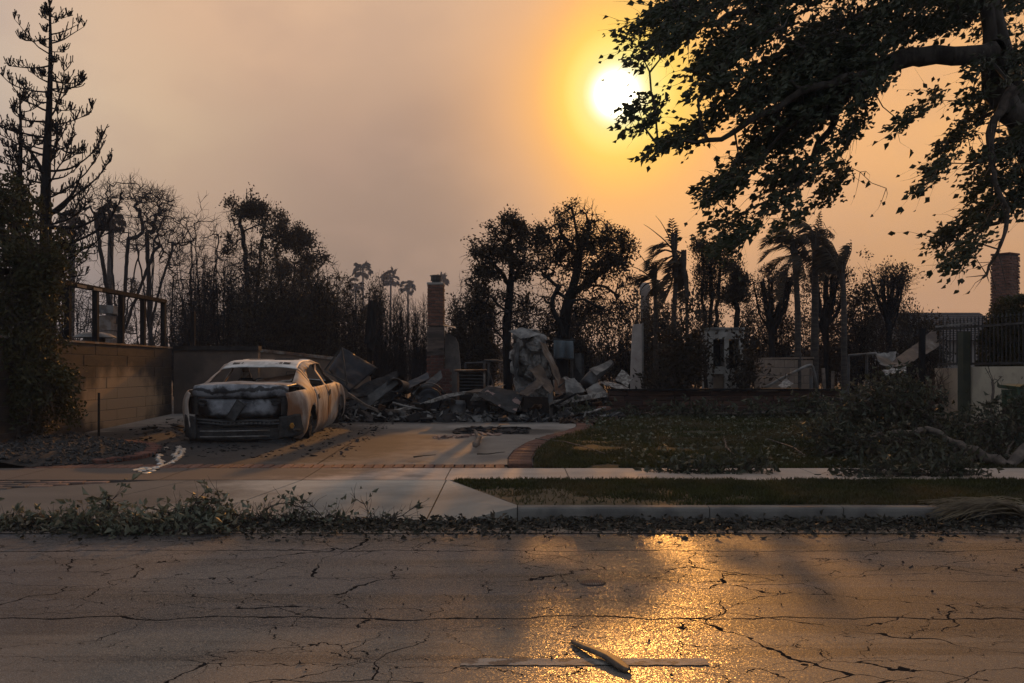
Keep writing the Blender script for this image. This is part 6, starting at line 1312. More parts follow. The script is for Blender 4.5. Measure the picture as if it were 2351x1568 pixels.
def build_ruins():
    crumple('garage_sheet', 'large dark blue-black metal sheet leaning beyond the front of the car', 'metal sheet', [(752, 850, 20.0), (788, 798, 20.5), (866, 846, 21.0), (800, 902, 20.2)], BLUEMETAL, .06, seed=1, smooth=True)
    t = thing('door_track', 'bent metal door track standing over the car bonnet', 'track', tuple(W(765, 900, 19.95)))
    for a, b in (((745, 850), (784, 797)), ((784, 797), (797, 885)), ((745, 852), (800, 880))): mb = MB(); mb.bar(W(*a, 19.95), W(*b, 19.95), .05, .03, jit=.004); mb.build('track_section', DARKMETAL, t)
    crumple('scorched_sheet', 'black scorched panel slumped below the leaning sheet', 'panel', [(800, 895, 20.4), (912, 852, 21.0), (905, 935, 20.3), (802, 940, 20.0)], CHAR, .07, seed=2)
    crumple('scorched_sheet', 'long dark panel lying diagonally left of the round duct', 'panel', [(800, 940, 19.9), (905, 866, 20.4), (915, 880, 20.2), (815, 960, 19.7)], DARKMETAL, .04, seed=3)
    board('tall charred timber leaning upright behind the ruins', [(846, 862, 22.5), (848, 790, 22.5), (856, 690, 22.6)], .16, .12, CHARWOOD, 'charred_timber', cat='timber', jit=.03)
    board('short charred timber leaning to the right behind the ruins', [(848, 800, 22.3), (872, 762, 22.4)], .13, .10, CHARWOOD, 'charred_timber', cat='timber', jit=.03)
    # duct
    t = thing('air_duct', 'round metal duct end facing the street among the debris', 'duct', tuple(W(903, 905, 20.2))); mb = MB(); c = W(906, 884, 20.2); th = np.linspace(0, 2 * np.pi, 22, endpoint=False)
    mb.grid(np.array([[(c[0] + r * math.cos(a) + dy * .25, c[1] + dy, c[2] + r * math.sin(a) * .82 - dy * .12) for r, dy in ((.165, .6), (.165, .02), (.178, 0), (.170, -.015), (.155, 0), (.150, .5), (.0, .52))] for a in th]), True); mb.build('pipe_wall', METAL, t, smooth=True)
    # motor-cycle-like arch and wheel
    t = thing('burnt_vehicle_front', 'burnt wheel under a dark mudguard among the debris', 'wheel', tuple(W(985, 935, 20.0))); c = W(986, 915, 20.0)
    mb = MB(); A = np.linspace(math.radians(5), math.radians(185), 20); mb.grid(np.array([[(c[0] + r * math.cos(a), c[1] + y, c[2] + r * math.sin(a)) for r, y in ((.30, -.10), (.31, .0), (.30, .12))] for a in A])); g = mb.build('mudguard', DARKMETAL, t, smooth=True); g.modifiers.new('s', 'SOLIDIFY').thickness = .012
    mb = MB(); th = np.linspace(0, 2 * np.pi, 26, endpoint=False); mb.grid(np.array([[(c[0] + r * math.cos(a), c[1] + y, c[2] - .03 + r * math.sin(a)) for r, y in ((.05, -.06), (.15, -.03), (.20, -.07), (.25, -.05), (.255, .05), (.2, .07), (.05, .05))] for a in th]), True); mb.build('wheel_disc', BLUEMETAL, t, smooth=True)
    crumple('scorched_sheet', 'dark wedge-shaped metal panel above the burnt wheel', 'panel', [(945, 905, 20.0), (1012, 850, 20.5), (1016, 868, 20.3), (962, 918, 19.9)], DARKMETAL, .03, seed=4)
    crumple('scorched_sheet', 'dark flat metal strip lying left of the burnt wheel', 'panel', [(915, 888, 20.6), (982, 856, 21.0), (986, 868, 20.8), (925, 900, 20.4)], BLUEMETAL, .03, seed=5)
    # louvred box
    t = thing('louvred_unit', 'black louvred metal box standing in the debris', 'air unit', tuple(W(1081, 935, 20.4))); x0, x1 = XX(1052, 20.4), XX(1112, 20.4); z0, z1 = .5, ZZ(852, 20.4)
    mb = MB(); mb.span(x0 + .02, x1 - .02, 20.44, 20.9, z0, z1 - .01); mb.build('casing', CHAR, t)
    for i in range(6): z = z1 - .05 - i * .065; mb = MB(); mb.box(((x0 + x1) / 2, 20.42, z), (x1 - x0, .07, .012), rotm(-.6, 0, 0), .003); mb.build('louvre', DARKMETAL, t)
    for xx_ in (x0, x1): mb = MB(); mb.span(xx_ - .02, xx_ + .02, 20.385, 20.43, z0, z1 + .01); mb.build('corner_post', RUST, t)
    board('rusty metal strip lying on top of the louvred box', [(1045, 851, 20.5), (1118, 850, 20.5)], .3, .03, RUST, 'metal_strip', cat='strip')
    # white broken beams
    board('long flaking white beam bent across the debris from the car front', [(905, 945, 19.6), (958, 932, 19.7), (1030, 908, 19.9), (1062, 903, 19.9), (1105, 900, 20.1)], .10, .06, WHITEBOARD)
    board('thin pale rail sagging between car and white beam', [(798, 903, 19.6), (842, 932, 19.5), (868, 943, 19.5), (912, 944, 19.55)], .05, .05, PALEBARK, 'sagging_timber', cat='timber')
    board('pale plank on the ground before the crumpled tower', [(985, 962, 19.3), (1125, 966, 19.2)], .10, .03, WHITEBOARD, 'plank', cat='plank')
    board('diagonal white beam right of the crumpled tower', [(1258, 928, 19.6), (1388, 905, 20.0)], .09, .09, WHITEBOARD)
    board('curved pale strip lying at the corner of the planter wall', [(1335, 948, 19.4), (1365, 944, 19.5), (1388, 936, 19.7)], .07, .03, WHITEBOARD, 'strip', cat='strip')
    # drums
    for (px, py, r, lab, m) in ((1050, 945, .165, 'dented grey metal drum below the white beam', METAL), (1103, 940, .19, 'black metal drum beside the dented grey one', CHAR)):
        c = W(px, py, 19.75); mb = MB(); mb.lathe((c[0], c[1], .42), [(0, 0), (r, 0), (r, .12), (r * 1.03, .13), (r, .14), (r, .27), (r * 1.03, .28), (r, .30), (r * .93, .36), (0, .37)], 18); V, F = mb.arrays(); V = V + np.array([[.012 * mnoise.noise(v * 5), .012 * mnoise.noise(v * 5 + Vector((3, 3, 3))), 0] for v in V]); k = MB(); k.add(V, *F); props(k.build('metal_drum', m, smooth=True), lab, 'drum')
    # crumpled tower
    t = thing('crumpled_metal', 'tall crumpled tower of torn grey sheet metal in the middle of the ruins', 'wreckage', tuple(W(1225, 960, 19.6))); d = 19.6
    rows = [(757, 1192, 1232), (775, 1184, 1250), (800, 1181, 1256), (825, 1178, 1262), (850, 1178, 1262), (872, 1184, 1264), (895, 1192, 1262), (915, 1196, 1266), (940, 1196, 1266), (962, 1196, 1264)]
    py = np.linspace(757, 962, 50); lx = np.interp(py, [r[0] for r in rows], [r[1] for r in rows]); rx = np.interp(py, [r[0] for r in rows], [r[2] for r in rows]); G = []
    def facet(p, s, sd):
        ds, ps = mnoise.voronoi(Vector(p) * s + Vector((sd, sd * .7, 0))); return ds[1] - ds[0], mnoise.cell(ps[0] * 13.7)
    for a in np.linspace(0, 2 * np.pi, 80, endpoint=False):
        row = []
        for y, l, r in zip(py, lx, rx):
            c = W((l + r) / 2, y, d + .25); R = (r - l) / 2 * d / FPX; p = c + np.array((math.cos(a) * R, math.sin(a) * R * .8, 0)); e, cel = facet(p * np.array((1, 1, .8)), 4.2, 2.0); e2, c2 = facet(p, 9.0, 5.0); k = min(e * 2.4, .5) + .25 * min(e2 * 2.4, .5); dr = np.array((math.cos(a), math.sin(a), 0)); p = p + dr * (-.12 + .24 * k + .07 * cel) * (.55 + .45 * (y < 900)); p[2] += .03 * mnoise.noise(p * 4); row.append(p)
        G.append(row)
    mb = MB(); mb.grid(np.array(G), True); top = np.array([g[0] for g in G]); n = mb.n; mb.add(np.vstack([top, top.mean(0) + (0, 0, .02)]), [(i, (i + 1) % 80, 80) for i in range(80)]); mb.build('bulging_skin', PALEMETAL, t)
    crumple('torn_plate', None, None, [(1236, 785, 19.5), (1256, 790, 19.8), (1284, 865, 19.7), (1282, 888, 19.4)], BROWNSHEET, .05, 14, 18, 6, t)
    crumple('torn_plate', None, None, [(1215, 850, 19.15), (1240, 835, 19.3), (1272, 892, 19.4), (1262, 905, 19.1)], BROWNSHEET, .06, 14, 14, 7, t)
    crumple('torn_plate', None, None, [(1186, 905, 19.2), (1236, 872, 19.1), (1250, 880, 19.0), (1216, 912, 18.95)], BROWNSHEET, .05, 16, 10, 8, t, sc=4)
    crumple('torn_plate', None, None, [(1168, 763, 19.6), (1200, 752, 19.7), (1242, 768, 19.6), (1195, 778, 19.4)], PALEMETAL, .04, 14, 10, 9, t)
    crumple('torn_plate', None, None, [(1176, 790, 19.7), (1190, 785, 19.3), (1192, 880, 19.3), (1180, 870, 19.7)], DARKMETAL, .06, 8, 18, 10, t)
    crumple('torn_plate', None, None, [(1258, 905, 19.4), (1270, 890, 19.5), (1268, 955, 19.3), (1262, 962, 19.2)], METAL, .03, 8, 14, 11, t)
    mb = MB(); P = [W(1190, 900, 19.2), W(1215, 893, 19.2), W(1232, 882, 19.3)]; Q = resample(P, .02); mb.tube(Q, .075 + .01 * (np.arange(len(Q)) % 2), 12); mb.build('flexible_hose', METAL, t)
    crumple('scorched_sheet', 'black sheet with flaked pink patches propped against the crumpled tower', 'panel', [(1094, 908, 19.5), (1120, 886, 20.0), (1205, 902, 19.6), (1182, 952, 19.0)], PINKPATCH, .04, 22, 16, 12)
    crumple('scorched_sheet', 'brown curled sheet lying over the louvred box and pink-patched sheet', 'panel', [(1060, 900, 19.9), (1108, 892, 20.0), (1160, 882, 20.2), (1120, 900, 19.7)], BROWNSHEET, .04, 16, 8, 13)
    mb = MB(); mb.box(W(1232, 938, 19.75) + (0, 0, -.03), (.62, .5, .5), rotm(0, 0, .1), .03); o = mb.build('burnt_cabinet', mat('burnt_cabinet', (.045, .032, .026), (.022, .018, .016), .85, 4, bump=.5, c3=(.10, .07, .055), s3=3, lo3=.56, hi3=.68)); props(o, 'dark burnt cabinet under the crumpled tower', 'cabinet')
    # right part of the ruin
    t = thing('bent_duct', 'bent grey duct elbow in the debris left of the white slab', 'duct', tuple(W(1372, 900, 20.8))); mb = MB(); Q = resample([W(1348, 885, 20.6), W(1362, 862, 20.7), W(1385, 848, 20.8), W(1405, 832, 20.9)], .05); mb.tube(Q, np.linspace(.17, .06, len(Q)), 14); mb.build('elbow', METAL, t, smooth=True)
    crumple('duct_flap', None, None, [(1352, 848, 20.6), (1402, 826, 20.9), (1405, 836, 20.7), (1370, 862, 20.4)], PALEMETAL, .03, 10, 8, 14, t)
    for i, (c, m, lab) in enumerate((([(1298, 872, 20.2), (1318, 868, 20.4), (1345, 900, 20.2), (1302, 905, 20.0)], PALEMETAL, 'crumpled pale sheet left of the bent duct'), ([(1345, 895, 20.2), (1372, 880, 20.5), (1395, 905, 20.1), (1352, 908, 19.9)], PALEMETAL, 'low crumpled pale sheet in front of the bent duct'), ([(1412, 872, 20.9), (1428, 850, 21.1), (1452, 870, 21.0), (1440, 890, 20.7)], WHITEBOARD, 'cracked pale plaster chunk at the foot of the white slab'), ([(1375, 880, 20.6), (1392, 876, 20.8), (1448, 891, 20.6), (1440, 896, 20.4)], WHITEBOARD, 'white strip of trim lying before the plaster chunk'), ([(1270, 872, 20.8), (1296, 868, 21.0), (1302, 905, 20.7), (1274, 905, 20.6)], RUST, 'rusty panel behind the crumpled tower'), ([(1290, 868, 20.9), (1300, 866, 21.0), (1340, 885, 20.8), (1336, 890, 20.7)], WHITEBOARD, 'thin white trim leaning behind the crumpled sheets'), ([(2008, 812, 20.6), (2058, 806, 20.8), (2052, 846, 20.4), (2022, 838, 20.4)], PALEMETAL, 'torn ash-white sheet hanging left of the slumped wall panel'), ([(2040, 838, 20.3), (2144, 757, 21.2), (2157, 795, 21.0), (2066, 846, 20.1)], BROWNSHEET, 'long brown wall panel slumped diagonally before the iron fence'), ([(2026, 850, 20.0), (2080, 842, 20.2), (2078, 856, 20.0), (2034, 862, 19.9)], WHITEBOARD, 'pale scrap lying on the heap behind the branches'), ([(1785, 888, 21.2), (1805, 870, 21.5), (1822, 884, 21.3), (1800, 895, 21.0)], WHITEBOARD, 'pale plaster scrap on the planter near the bent pipe'))):
        crumple('debris_sheet', lab, 'debris', c, m, .045, 12, 10, 20 + i, edge=.6)
    board('ladder rail of dark metal standing behind the bent duct', [(1330, 905, 21.4), (1328, 812, 21.6)], .12, .05, DARKMETAL, 'metal_upright', cat='upright'); 
    crumple('burnt_shutter', 'dark burnt shutter leaning behind the crumpled tower', 'shutter', [(1318, 810, 21.6), (1340, 812, 21.7), (1342, 905, 21.3), (1316, 905, 21.3)], CHAR, .02, 10, 16, 40)
    mb = MB(); c = W(1387, 936, 19.9); mb.lathe((c[0], c[1], .40), [(0, 0), (.09, 0), (.14, .10), (.15, .22), (.12, .26), (.10, .25), (.0, .2)], 16); props(mb.build('clay_pot', mat('terracotta', (.17, .075, .045), (.10, .05, .035), .8, 8, bump=.3), smooth=True), 'brown clay pot tipped at the corner of the planter wall', 'pot')
    # debris at the left wall foot
    for i, (a, b, lab) in enumerate((((385, 965), (440, 958), 'charred slat lying at the wall foot left of the car'), ((375, 957), (430, 950), 'pale ash-grey slat nearest the block wall corner'), ((395, 975), (432, 984), 'short charred slat beside the left rear corner of the car'), ((330, 985), (358, 980), 'flat charred scrap on the driveway left of the car'), ((420, 951), (470, 946), 'charred slat against the stucco wall'))):
        board(lab, [(*a, 2286 * (HC - .40) / (a[1] - 850)), (*b, 2286 * (HC - .40) / (b[1] - 850))], .07, .03, CHARWOOD if i != 1 else PALEBARK, 'charred_lath', cat='lath')
    mb = MB(); mb.bar((-6.6, 15.9, .3), (-6.62, 15.95, 1.02), .035, jit=.004); props(mb.build('stake', CHARWOOD), 'thin charred stake standing before the block wall', 'stake')
build_ruins()
ORD = 'first second third fourth fifth sixth seventh eighth ninth tenth eleventh twelfth thirteenth fourteenth fifteenth sixteenth seventeenth eighteenth nineteenth twentieth'.split()
def rank_labels(objs, text):
    key = lambda o: (np.array(o.bound_box).mean(0)[0] + o.location.x) / max(1, np.array(o.bound_box).mean(0)[1] + o.location.y)
    for n, o in enumerate(sorted(objs, key=key)): o['label'] = text % ORD[n]
def build_tangle():
    A, B, C_, D_ = [], [], [], []
    rng = np.random.default_rng(45); hz = lambda x, y: gz(y) + .12
    studs = [chamfer_mesh('charred_stud', .055, l, .04, .006, .008, 80 + k) for k, l in enumerate((.5, .8, 1.15))]
    for k in range(20):
        y = rng.uniform(19.3, 22.2); x = XX(rng.uniform(815, 1390), y); o = link('charred_stud', studs[k % 3], CHARWOOD, None, (x, y, hz(x, y) + rng.uniform(0, .3)), (rng.normal(0, .35), rng.normal(0, .3), rng.uniform(0, 3.1)))
        A.append(props(o, None, 'stud', 'charred studs in the ruins'))
    for k in range(7):
        y = rng.uniform(19.3, 21.2); x = XX(rng.uniform(830, 1380), y); n = 14; P = np.array((x, y, hz(x, y) + .05)) + np.cumsum(rng.normal(0, .07, (n, 3)) * (1, .7, .8), axis=0); P[:, 2] = np.maximum(P[:, 2], gz(y) + .04); mb = MB(); mb.tube(resample(P, .04), .007, 5)
        B.append(props(mb.build('tangled_wire', RUST, smooth=True), None, 'wire', 'wires in the ruins'))
    for k in range(10):
        y = rng.uniform(19.4, 21.8); x = XX(rng.uniform(830, 1390), y); l = rng.uniform(.3, 1.0); a = rng.uniform(0, 6.3); e = rng.normal(.1, .3); p = np.array((x, y, hz(x, y) + .06)); q = p + np.array((math.cos(a) * math.cos(e), math.sin(a) * math.cos(e), abs(math.sin(e)))) * l; m_ = (p + q) / 2 + rng.normal(0, .06, 3); mb = MB(); mb.tube(resample([p, m_, q], .08), .018, 7)
        C_.append(props(mb.build('bent_pipe', (METAL, RUST, PALEMETAL)[k % 3], smooth=True), None, 'pipe', 'pipes in the ruins'))
    for k in range(14):
        y = rng.uniform(19.3, 21.6); px = rng.uniform(830, 1395); s_ = rng.uniform(10, 26); cz = 940 - (y - 19.3) * 14 - rng.uniform(0, 25); a = rng.uniform(0, 6.3)
        c = [(px + s_ * math.cos(a + t) * f, cz + .6 * s_ * math.sin(a + t), y + .12 * math.sin(a + t)) for t, f in ((0, 1), (1.4, 1.2), (3.1, 1), (4.6, .8))]
        o = crumple('metal_scrap', 'metal scrap in the ruins', 'scrap', c, (METAL, DARKMETAL, PALEMETAL, RUST, BROWNSHEET)[k % 5], .05, 9, 8, 100 + k, sc=5, edge=.8); o['group'] = 'metal scraps in the ruins'; D_.append(o)
    rank_labels(A, 'charred stud lying in the ruins, %s from the left'); rank_labels(B, 'tangle of rusty wire in the ruins, %s from the left'); rank_labels(C_, 'short bent pipe lying in the ruins, %s from the left'); rank_labels(D_, 'crumpled scrap of sheet metal in the ruins, %s from the left')
build_tangle()

def scatter_shards(name, label, n, area, seed, m, size=(.02, .12), zf=None, lift=.35, cat='debris', flat=.6):
    rng = np.random.default_rng(seed); mb = MB(); x0, x1, y0, y1 = area
    for _ in range(n):
        x, y = rng.uniform(x0, x1), rng.uniform(y0, y1); z = zf(x, y) if zf else gz(y); s = rng.uniform(*size) * rng.random() ** .5
        R = rotm(rng.normal(0, flat), rng.normal(0, flat), rng.uniform(0, 6.3)); v = box_v(s * rng.uniform(.6, 2.4), s, s * rng.uniform(.05, .35)) * rng.uniform(.7, 1.2, (8, 1)); mb.add(v @ R.T + (x, y, z + s * lift), BOXF)
    return mb.build(name, m, kind='stuff', label=label, cat=cat)
def heap(x, y): return gz(y) + max(0, .22 * fbm(x, y, .9, 3) + .10) * min(1, max(0, (y - 19.2))) 
def build_rubble():
    xs, ys = np.linspace(-3.6, 2.0, 60), np.linspace(19.25, 23.5, 40)
    mb = MB(); mb.grid(np.array([[(x, y, heap(x, y) + .02 + .05 * fbm(x, y, 4, 2)) for y in ys] for x in xs])); mb.build('rubble_bed', mat('rubble_ground', (.040, .036, .033), (.075, .07, .065), .95, 9, bump=1.0, bscale=25, c3=(.018, .017, .017), s3=1.5, lo3=.45, hi3=.6), kind='stuff', label='low heaps of ash and rubble where the house stood', cat='rubble')
    scatter_shards('ash_shards', 'grey and white shards strewn along the front of the ruins', 1500, (-3.6, 2.1, 18.95, 20.6), 51, ASH, (.03, .16), heap)
    scatter_shards('char_shards', 'black charred bits strewn over the ruins', 2200, (-3.6, 2.1, 18.9, 23), 52, CHAR, (.03, .22), heap)
    scatter_shards('pale_flakes', 'white flakes of plaster strewn along the ruins', 260, (-3.3, 1.9, 18.95, 20.2), 53, PALEMETAL, (.03, .2), heap)
    scatter_shards('yard_rubble', 'grey rubble in the yard behind the planter wall', 1500, (2.0, 9, 21, 25), 54, ASH, (.04, .25), lambda x, y: .62)
    scatter_shards('leaf_rubble', 'brown leaf bits and rubble at the end of the driveway', 1300, (.9, 2.0, 18.6, 20.3), 55, mat('brown_bits', (.12, .075, .05), (.05, .035, .028), .9, 20), (.02, .09), lambda x, y: gz(y) + .015)
    # charcoal bits on the driveway
    dz = lambda x, y: .20 + .03 * (y - 12.5)
    scatter_shards('driveway_char', 'black specks and flakes of char on the driveway', 1500, (-6.6, -2.2, 13.2, 21), 56, CHAR, (.008, .06), dz, .15, flat=.25)
    scatter_shards('driveway_flakes', 'dark burnt flakes lying in a patch on the driveway', 420, (-.95, .25, 16.6, 17.6), 57, CHAR, (.03, .16), dz, .1, flat=.12)
    scatter_shards('pale_peelings', 'pale pinkish peelings trailing over the driveway', 190, (-1.35, -.2, 15.6, 16.7), 58, mat('peeling', (.30, .21, .17), (.15, .10, .08), .9, 12), (.03, .12), lambda x, y: dz(x, y) + (0 if abs((y - 15.7) - (x + 1.35) * .75) < .25 else -.3), .1, flat=.15)
    # molten aluminium run
    rng = np.random.default_rng(61); P = [W(*p, 0) for p in ()]
    t = thing('aluminium_puddle', 'bright run of melted aluminium on the driveway behind the car', 'metal puddle', (-5.0, 14.6, dz(0, 14.6)))
    AL = mat('molten_aluminium', (.62, .61, .58), (.40, .39, .37), .35, 14, bump=.5, bscale=40, metal=.85)
    for pts in ([(318, 1068), (345, 1062), (375, 1058), (400, 1050), (417, 1038), (420, 1030)], [(372, 1058), (362, 1045), (368, 1032), (382, 1028)], [(330, 1072), (352, 1066)], [(400, 1044), (408, 1034), (412, 1026)], [(305, 1066), (335, 1061), (365, 1064)]):
        Q = []
        for (a, b) in pts: dd = 2286 * (HC - .26) / (b - 850); Q.append((XX(a, dd), dd, dz(0, dd) + .006))
        Q = resample(Q, .035); Q[:, :2] += rng.normal(0, .015, (len(Q), 2)); mb = MB(); ww = .028 * rng.uniform(.3, 1.7, len(Q)); T = unit(np.gradient(Q, axis=0)); S = np.stack([-T[:, 1], T[:, 0], 0 * T[:, 0]], 1); up = np.array((0, 0, .012))
        mb.grid(np.stack([Q - S * ww[:, None] - up, Q - S * ww[:, None] * .6 + up * .6, Q + up, Q + S * ww[:, None] * .6 + up * .6, Q + S * ww[:, None] - up], 1)); mb.build('run', AL, t, smooth=True)
build_rubble()

# ------------------------------------------------------------------ fallen branches, litter, small plants
def fallen(label, d, limbs, blobs, seed, leafn, leaf=.075, rbase=.05, depth=.6, leafm=DRYLEAF, base=None, natt=None, tip=.0035, twl=.22, zmin=None, twn=2, name='fallen_branch', drop=(-.2, 0, -.1), tup=.05):
    rng = np.random.default_rng(seed); sk = [np.array([W(*p) if len(p) == 3 else W(*p, d) for p in L]) for L in limbs]; att = blob_points(blobs, d, rng, depth, .1)
    if zmin: 
        zz = np.array([zmin(p[0], p[1]) for p in att]); att[:, 2] = np.maximum(att[:, 2], zz + rng.uniform(.0, .08, len(att)))
    b = sk[0][0]; t = thing(name, label, 'branch', tuple(b)); pos, par, r, tips = grow(sk, att, rng, .08, .25, .4, tip, rbase)
    if zmin: pos[:, 2] = np.maximum(pos[:, 2], [zmin(p[0], p[1]) + .01 for p in pos])
    a, c = MB(), MB(); wood(a, c, pos, par, r, .012); T, D = twigs(c, pos, par, (r < .008), rng, twn, twl, .0028, tup, .9, joints=2)
    if a.n: a.build('limb', PALEBARK, t, smooth=True)
    c.build('twigs', BARK, t)
    if leafn:
        i = rng.integers(0, len(T), leafn); P = T[i] + rng.normal(0, .03, (leafn, 3))
        if zmin: P[:, 2] = np.maximum(P[:, 2], [zmin(p[0], p[1]) + .012 for p in P])
        m = MB(); leaves(m, P, D[i] + rng.normal(0, .8, (leafn, 3)) + np.array(drop), leaf, rng, .5, .6, .6); m.build('leaves', leafm, t)
    return t
road_z = lambda x, y: 0.0 if y < 9.0 else (.012 + (y - 9.06) * .08)
lg = lambda x, y: lawn_z(y) if y > 12.1 else gz(y)
def build_fallen():
    fallen('leafy fallen branch in the gutter at the far left', 8.7, [[(0, 1215), (90, 1222), (190, 1205), (260, 1215)], [(60, 1220), (110, 1190)]], [(40, 1212, 70, 24, 50), (140, 1215, 80, 24, 55), (220, 1212, 60, 24, 34)], 501, 560, twn=4, zmin=road_z, twl=.15, tup=-.15, leaf=.066, rbase=.03)
    fallen('highest leafy tangle of fallen twigs in the gutter before the apron', 8.8, [[(560, 1225), (480, 1200), (400, 1180), (340, 1165)], [(500, 1200), (520, 1160), (500, 1130)], [(430, 1185), (450, 1150), (470, 1130)]], [(440, 1185, 70, 26, 80), (360, 1200, 80, 26, 70), (500, 1195, 60, 28, 50), (470, 1150, 25, 12, 14)], 503, 700, twn=4, zmin=road_z, twl=.15, tup=-.15, leaf=.062, rbase=.028)
    fallen('flat leafy fallen branch at the road edge left of the tangle', 8.45, [[(420, 1235), (330, 1225), (250, 1215), (180, 1200)]], [(300, 1220, 90, 22, 70), (210, 1215, 60, 25, 40), (390, 1228, 60, 18, 40), (470, 1228, 60, 16, 40)], 505, 560, twn=4, zmin=road_z, twl=.15, tup=-.15, leaf=.066, rbase=.022)
    fallen('wilted leaf sprig standing up at the left of the gutter branches', 8.9, [[(250, 1200), (252, 1165), (250, 1140)]], [(250, 1150, 22, 14, 14)], 507, 70, zmin=road_z, twl=.15, tup=-.15, leaf=.08, rbase=.010)
    fallen('twiggy fallen branch with arched bare stems in front of the apron', 8.9, [[(560, 1215), (640, 1205), (720, 1205), (800, 1200), (880, 1200), (930, 1205)], [(620, 1205), (600, 1160), (640, 1148), (690, 1160), (720, 1195)], [(860, 1198), (850, 1170), (815, 1145)], [(880, 1200), (930, 1180), (955, 1160)], [(700, 1170), (680, 1148), (650, 1145)], [(745, 1195), (735, 1165), (700, 1148)]], [(600, 1205, 60, 22, 50), (680, 1210, 70, 16, 40), (780, 1208, 80, 12, 30), (880, 1208, 60, 10, 20)], 509, 330, twn=4, zmin=road_z, twl=.15, tup=-.15, leaf=.056, rbase=.024)
    # heap on the right
    L1 = [[(2420, 990, 12.6), (2351, 1030, 12.4), (2310, 1083, 12.2), (2250, 1088, 12.2), (2190, 1080, 12.0), (2100, 1078, 11.9)], [(2304, 1066, 12.3), (2223, 1032, 12.6), (2160, 998, 12.9), (2140, 984, 13.0), (2069, 998, 13.0), (1960, 990, 13.2), (1908, 1003, 13.3)], [(2160, 995, 12.9), (2130, 950, 13.2), (2090, 910, 13.5)]]
    fallen('big fallen limb with curving bare stems across the right-hand heap', 12.6, L1, [(2120, 1060, 130, 35, 110), (2240, 1050, 90, 45, 90), (2050, 1010, 110, 35, 110), (2300, 1010, 60, 60, 60)], 511, 1100, zmin=lg, leafm=DARKLEAF, leaf=.066, rbase=.07, tip=.0035)
    fallen('tall leafy mound of fallen branches beside the planter wall', 13.8, [[(2180, 1000), (2120, 950), (2040, 910), (1980, 890)], [(2100, 940), (2080, 900), (2110, 870)], [(2040, 915), (1960, 930), (1920, 960)]], [(2010, 925, 90, 42, 170), (2080, 900, 60, 35, 90), (1960, 960, 70, 40, 110), (2120, 950, 70, 50, 120), (2060, 980, 110, 35, 120)], 513, 2600, zmin=lg, leafm=DARKLEAF, leaf=.07, rbase=.045, depth=.9, tip=.003)
    fallen('leafy fallen branch spilling over the lawn left of the mound', 13.2, [[(2080, 1030), (2000, 1025), (1930, 1030), (1880, 1050)]], [(1960, 1030, 90, 30, 120), (1900, 1000, 50, 25, 50)], 515, 900, zmin=lg, leafm=DARKLEAF, leaf=.065, rbase=.03)
    fallen('leafy fallen branch at the right edge before the refuse bin', 13.0, [[(2420, 1020), (2340, 980), (2270, 965), (2220, 975)], [(2300, 975), (2290, 930), (2300, 905)]], [(2300, 975, 70, 45, 130), (2230, 1000, 60, 40, 90), (2340, 940, 40, 30, 60)], 517, 1100, zmin=lg, leafm=DARKLEAF, leaf=.068, rbase=.04)
    fallen('flat leafy branch fallen across the sidewalk and grass strip', 11.4, [[(2220, 1095), (2120, 1090), (2020, 1085), (1930, 1075)]], [(2100, 1100, 110, 14, 80), (1980, 1090, 70, 12, 40), (2200, 1098, 60, 16, 50)], 519, 700, zmin=lg, leafm=DARKLEAF, leaf=.08, rbase=.02)
    fallen('small leafy twig heap on the sidewalk left of the big heap', 11.7, [[(1700, 1085), (1640, 1082), (1580, 1085), (1500, 1090)], [(1700, 1085), (1740, 1060), (1690, 1040)], [(1690, 1085), (1740, 1110), (1755, 1130)]], [(1620, 1085, 80, 9, 60), (1540, 1088, 50, 6, 24), (1720, 1075, 50, 14, 30)], 521, 520, zmin=lg, leafm=DARKLEAF, leaf=.075, rbase=.014)
    fallen('leafy fallen branch along the foot of the planter wall', 19.6, [[(1900, 950), (1800, 945), (1700, 950), (1600, 948), (1500, 950)]], [(1860, 935, 70, 12, 70), (1750, 945, 90, 10, 70), (1640, 945, 70, 10, 50), (1540, 948, 70, 8, 50), (1440, 952, 70, 8, 50), (1340, 962, 60, 10, 50)], 523, 1300, zmin=lg, leafm=DARKLEAF, leaf=.10, rbase=.02, tip=.004)
    # single sticks
    def stick(label, pts, r, z, seed, m=PALEBARK, name='fallen_stick', cat='stick', forks=()):
        rng = np.random.default_rng(seed); out = None
        mb = MB()
        for k, L in enumerate([pts] + list(forks)):
            Q = []
            for (a, b) in L: dd = 2286 * (HC - z) / (b - 850); Q.append((XX(a, dd), dd, z + .015))
            Q = resample(Q, .04); Q[1:-1] += rng.normal(0, .008, Q[1:-1].shape); Q[:, 2] = z + .012 + r; mb.tube(Q, np.linspace(r, r * .4, len(Q)) * (1 if k == 0 else .5), 6)
        return props(mb.build(name, m, smooth=True), label, cat)
    stick('thick pale broken branch lying on the driveway', [(1092, 1030), (1100, 1010), (1085, 990), (1068, 972)], .035, .30, 531, forks=[[(1085, 992), (1040, 985), (1000, 990)], [(1075, 980), (1040, 978), (1010, 984)]])
    stick('thin stick on the driveway near the brick border', [(950, 1053), (970, 1050), (1000, 1048)], .010, .24, 532, BARK); stick('forked thin stick on the driveway before the brick curve', [(1095, 1046), (1120, 1046), (1160, 1041)], .010, .24, 533, BARK)
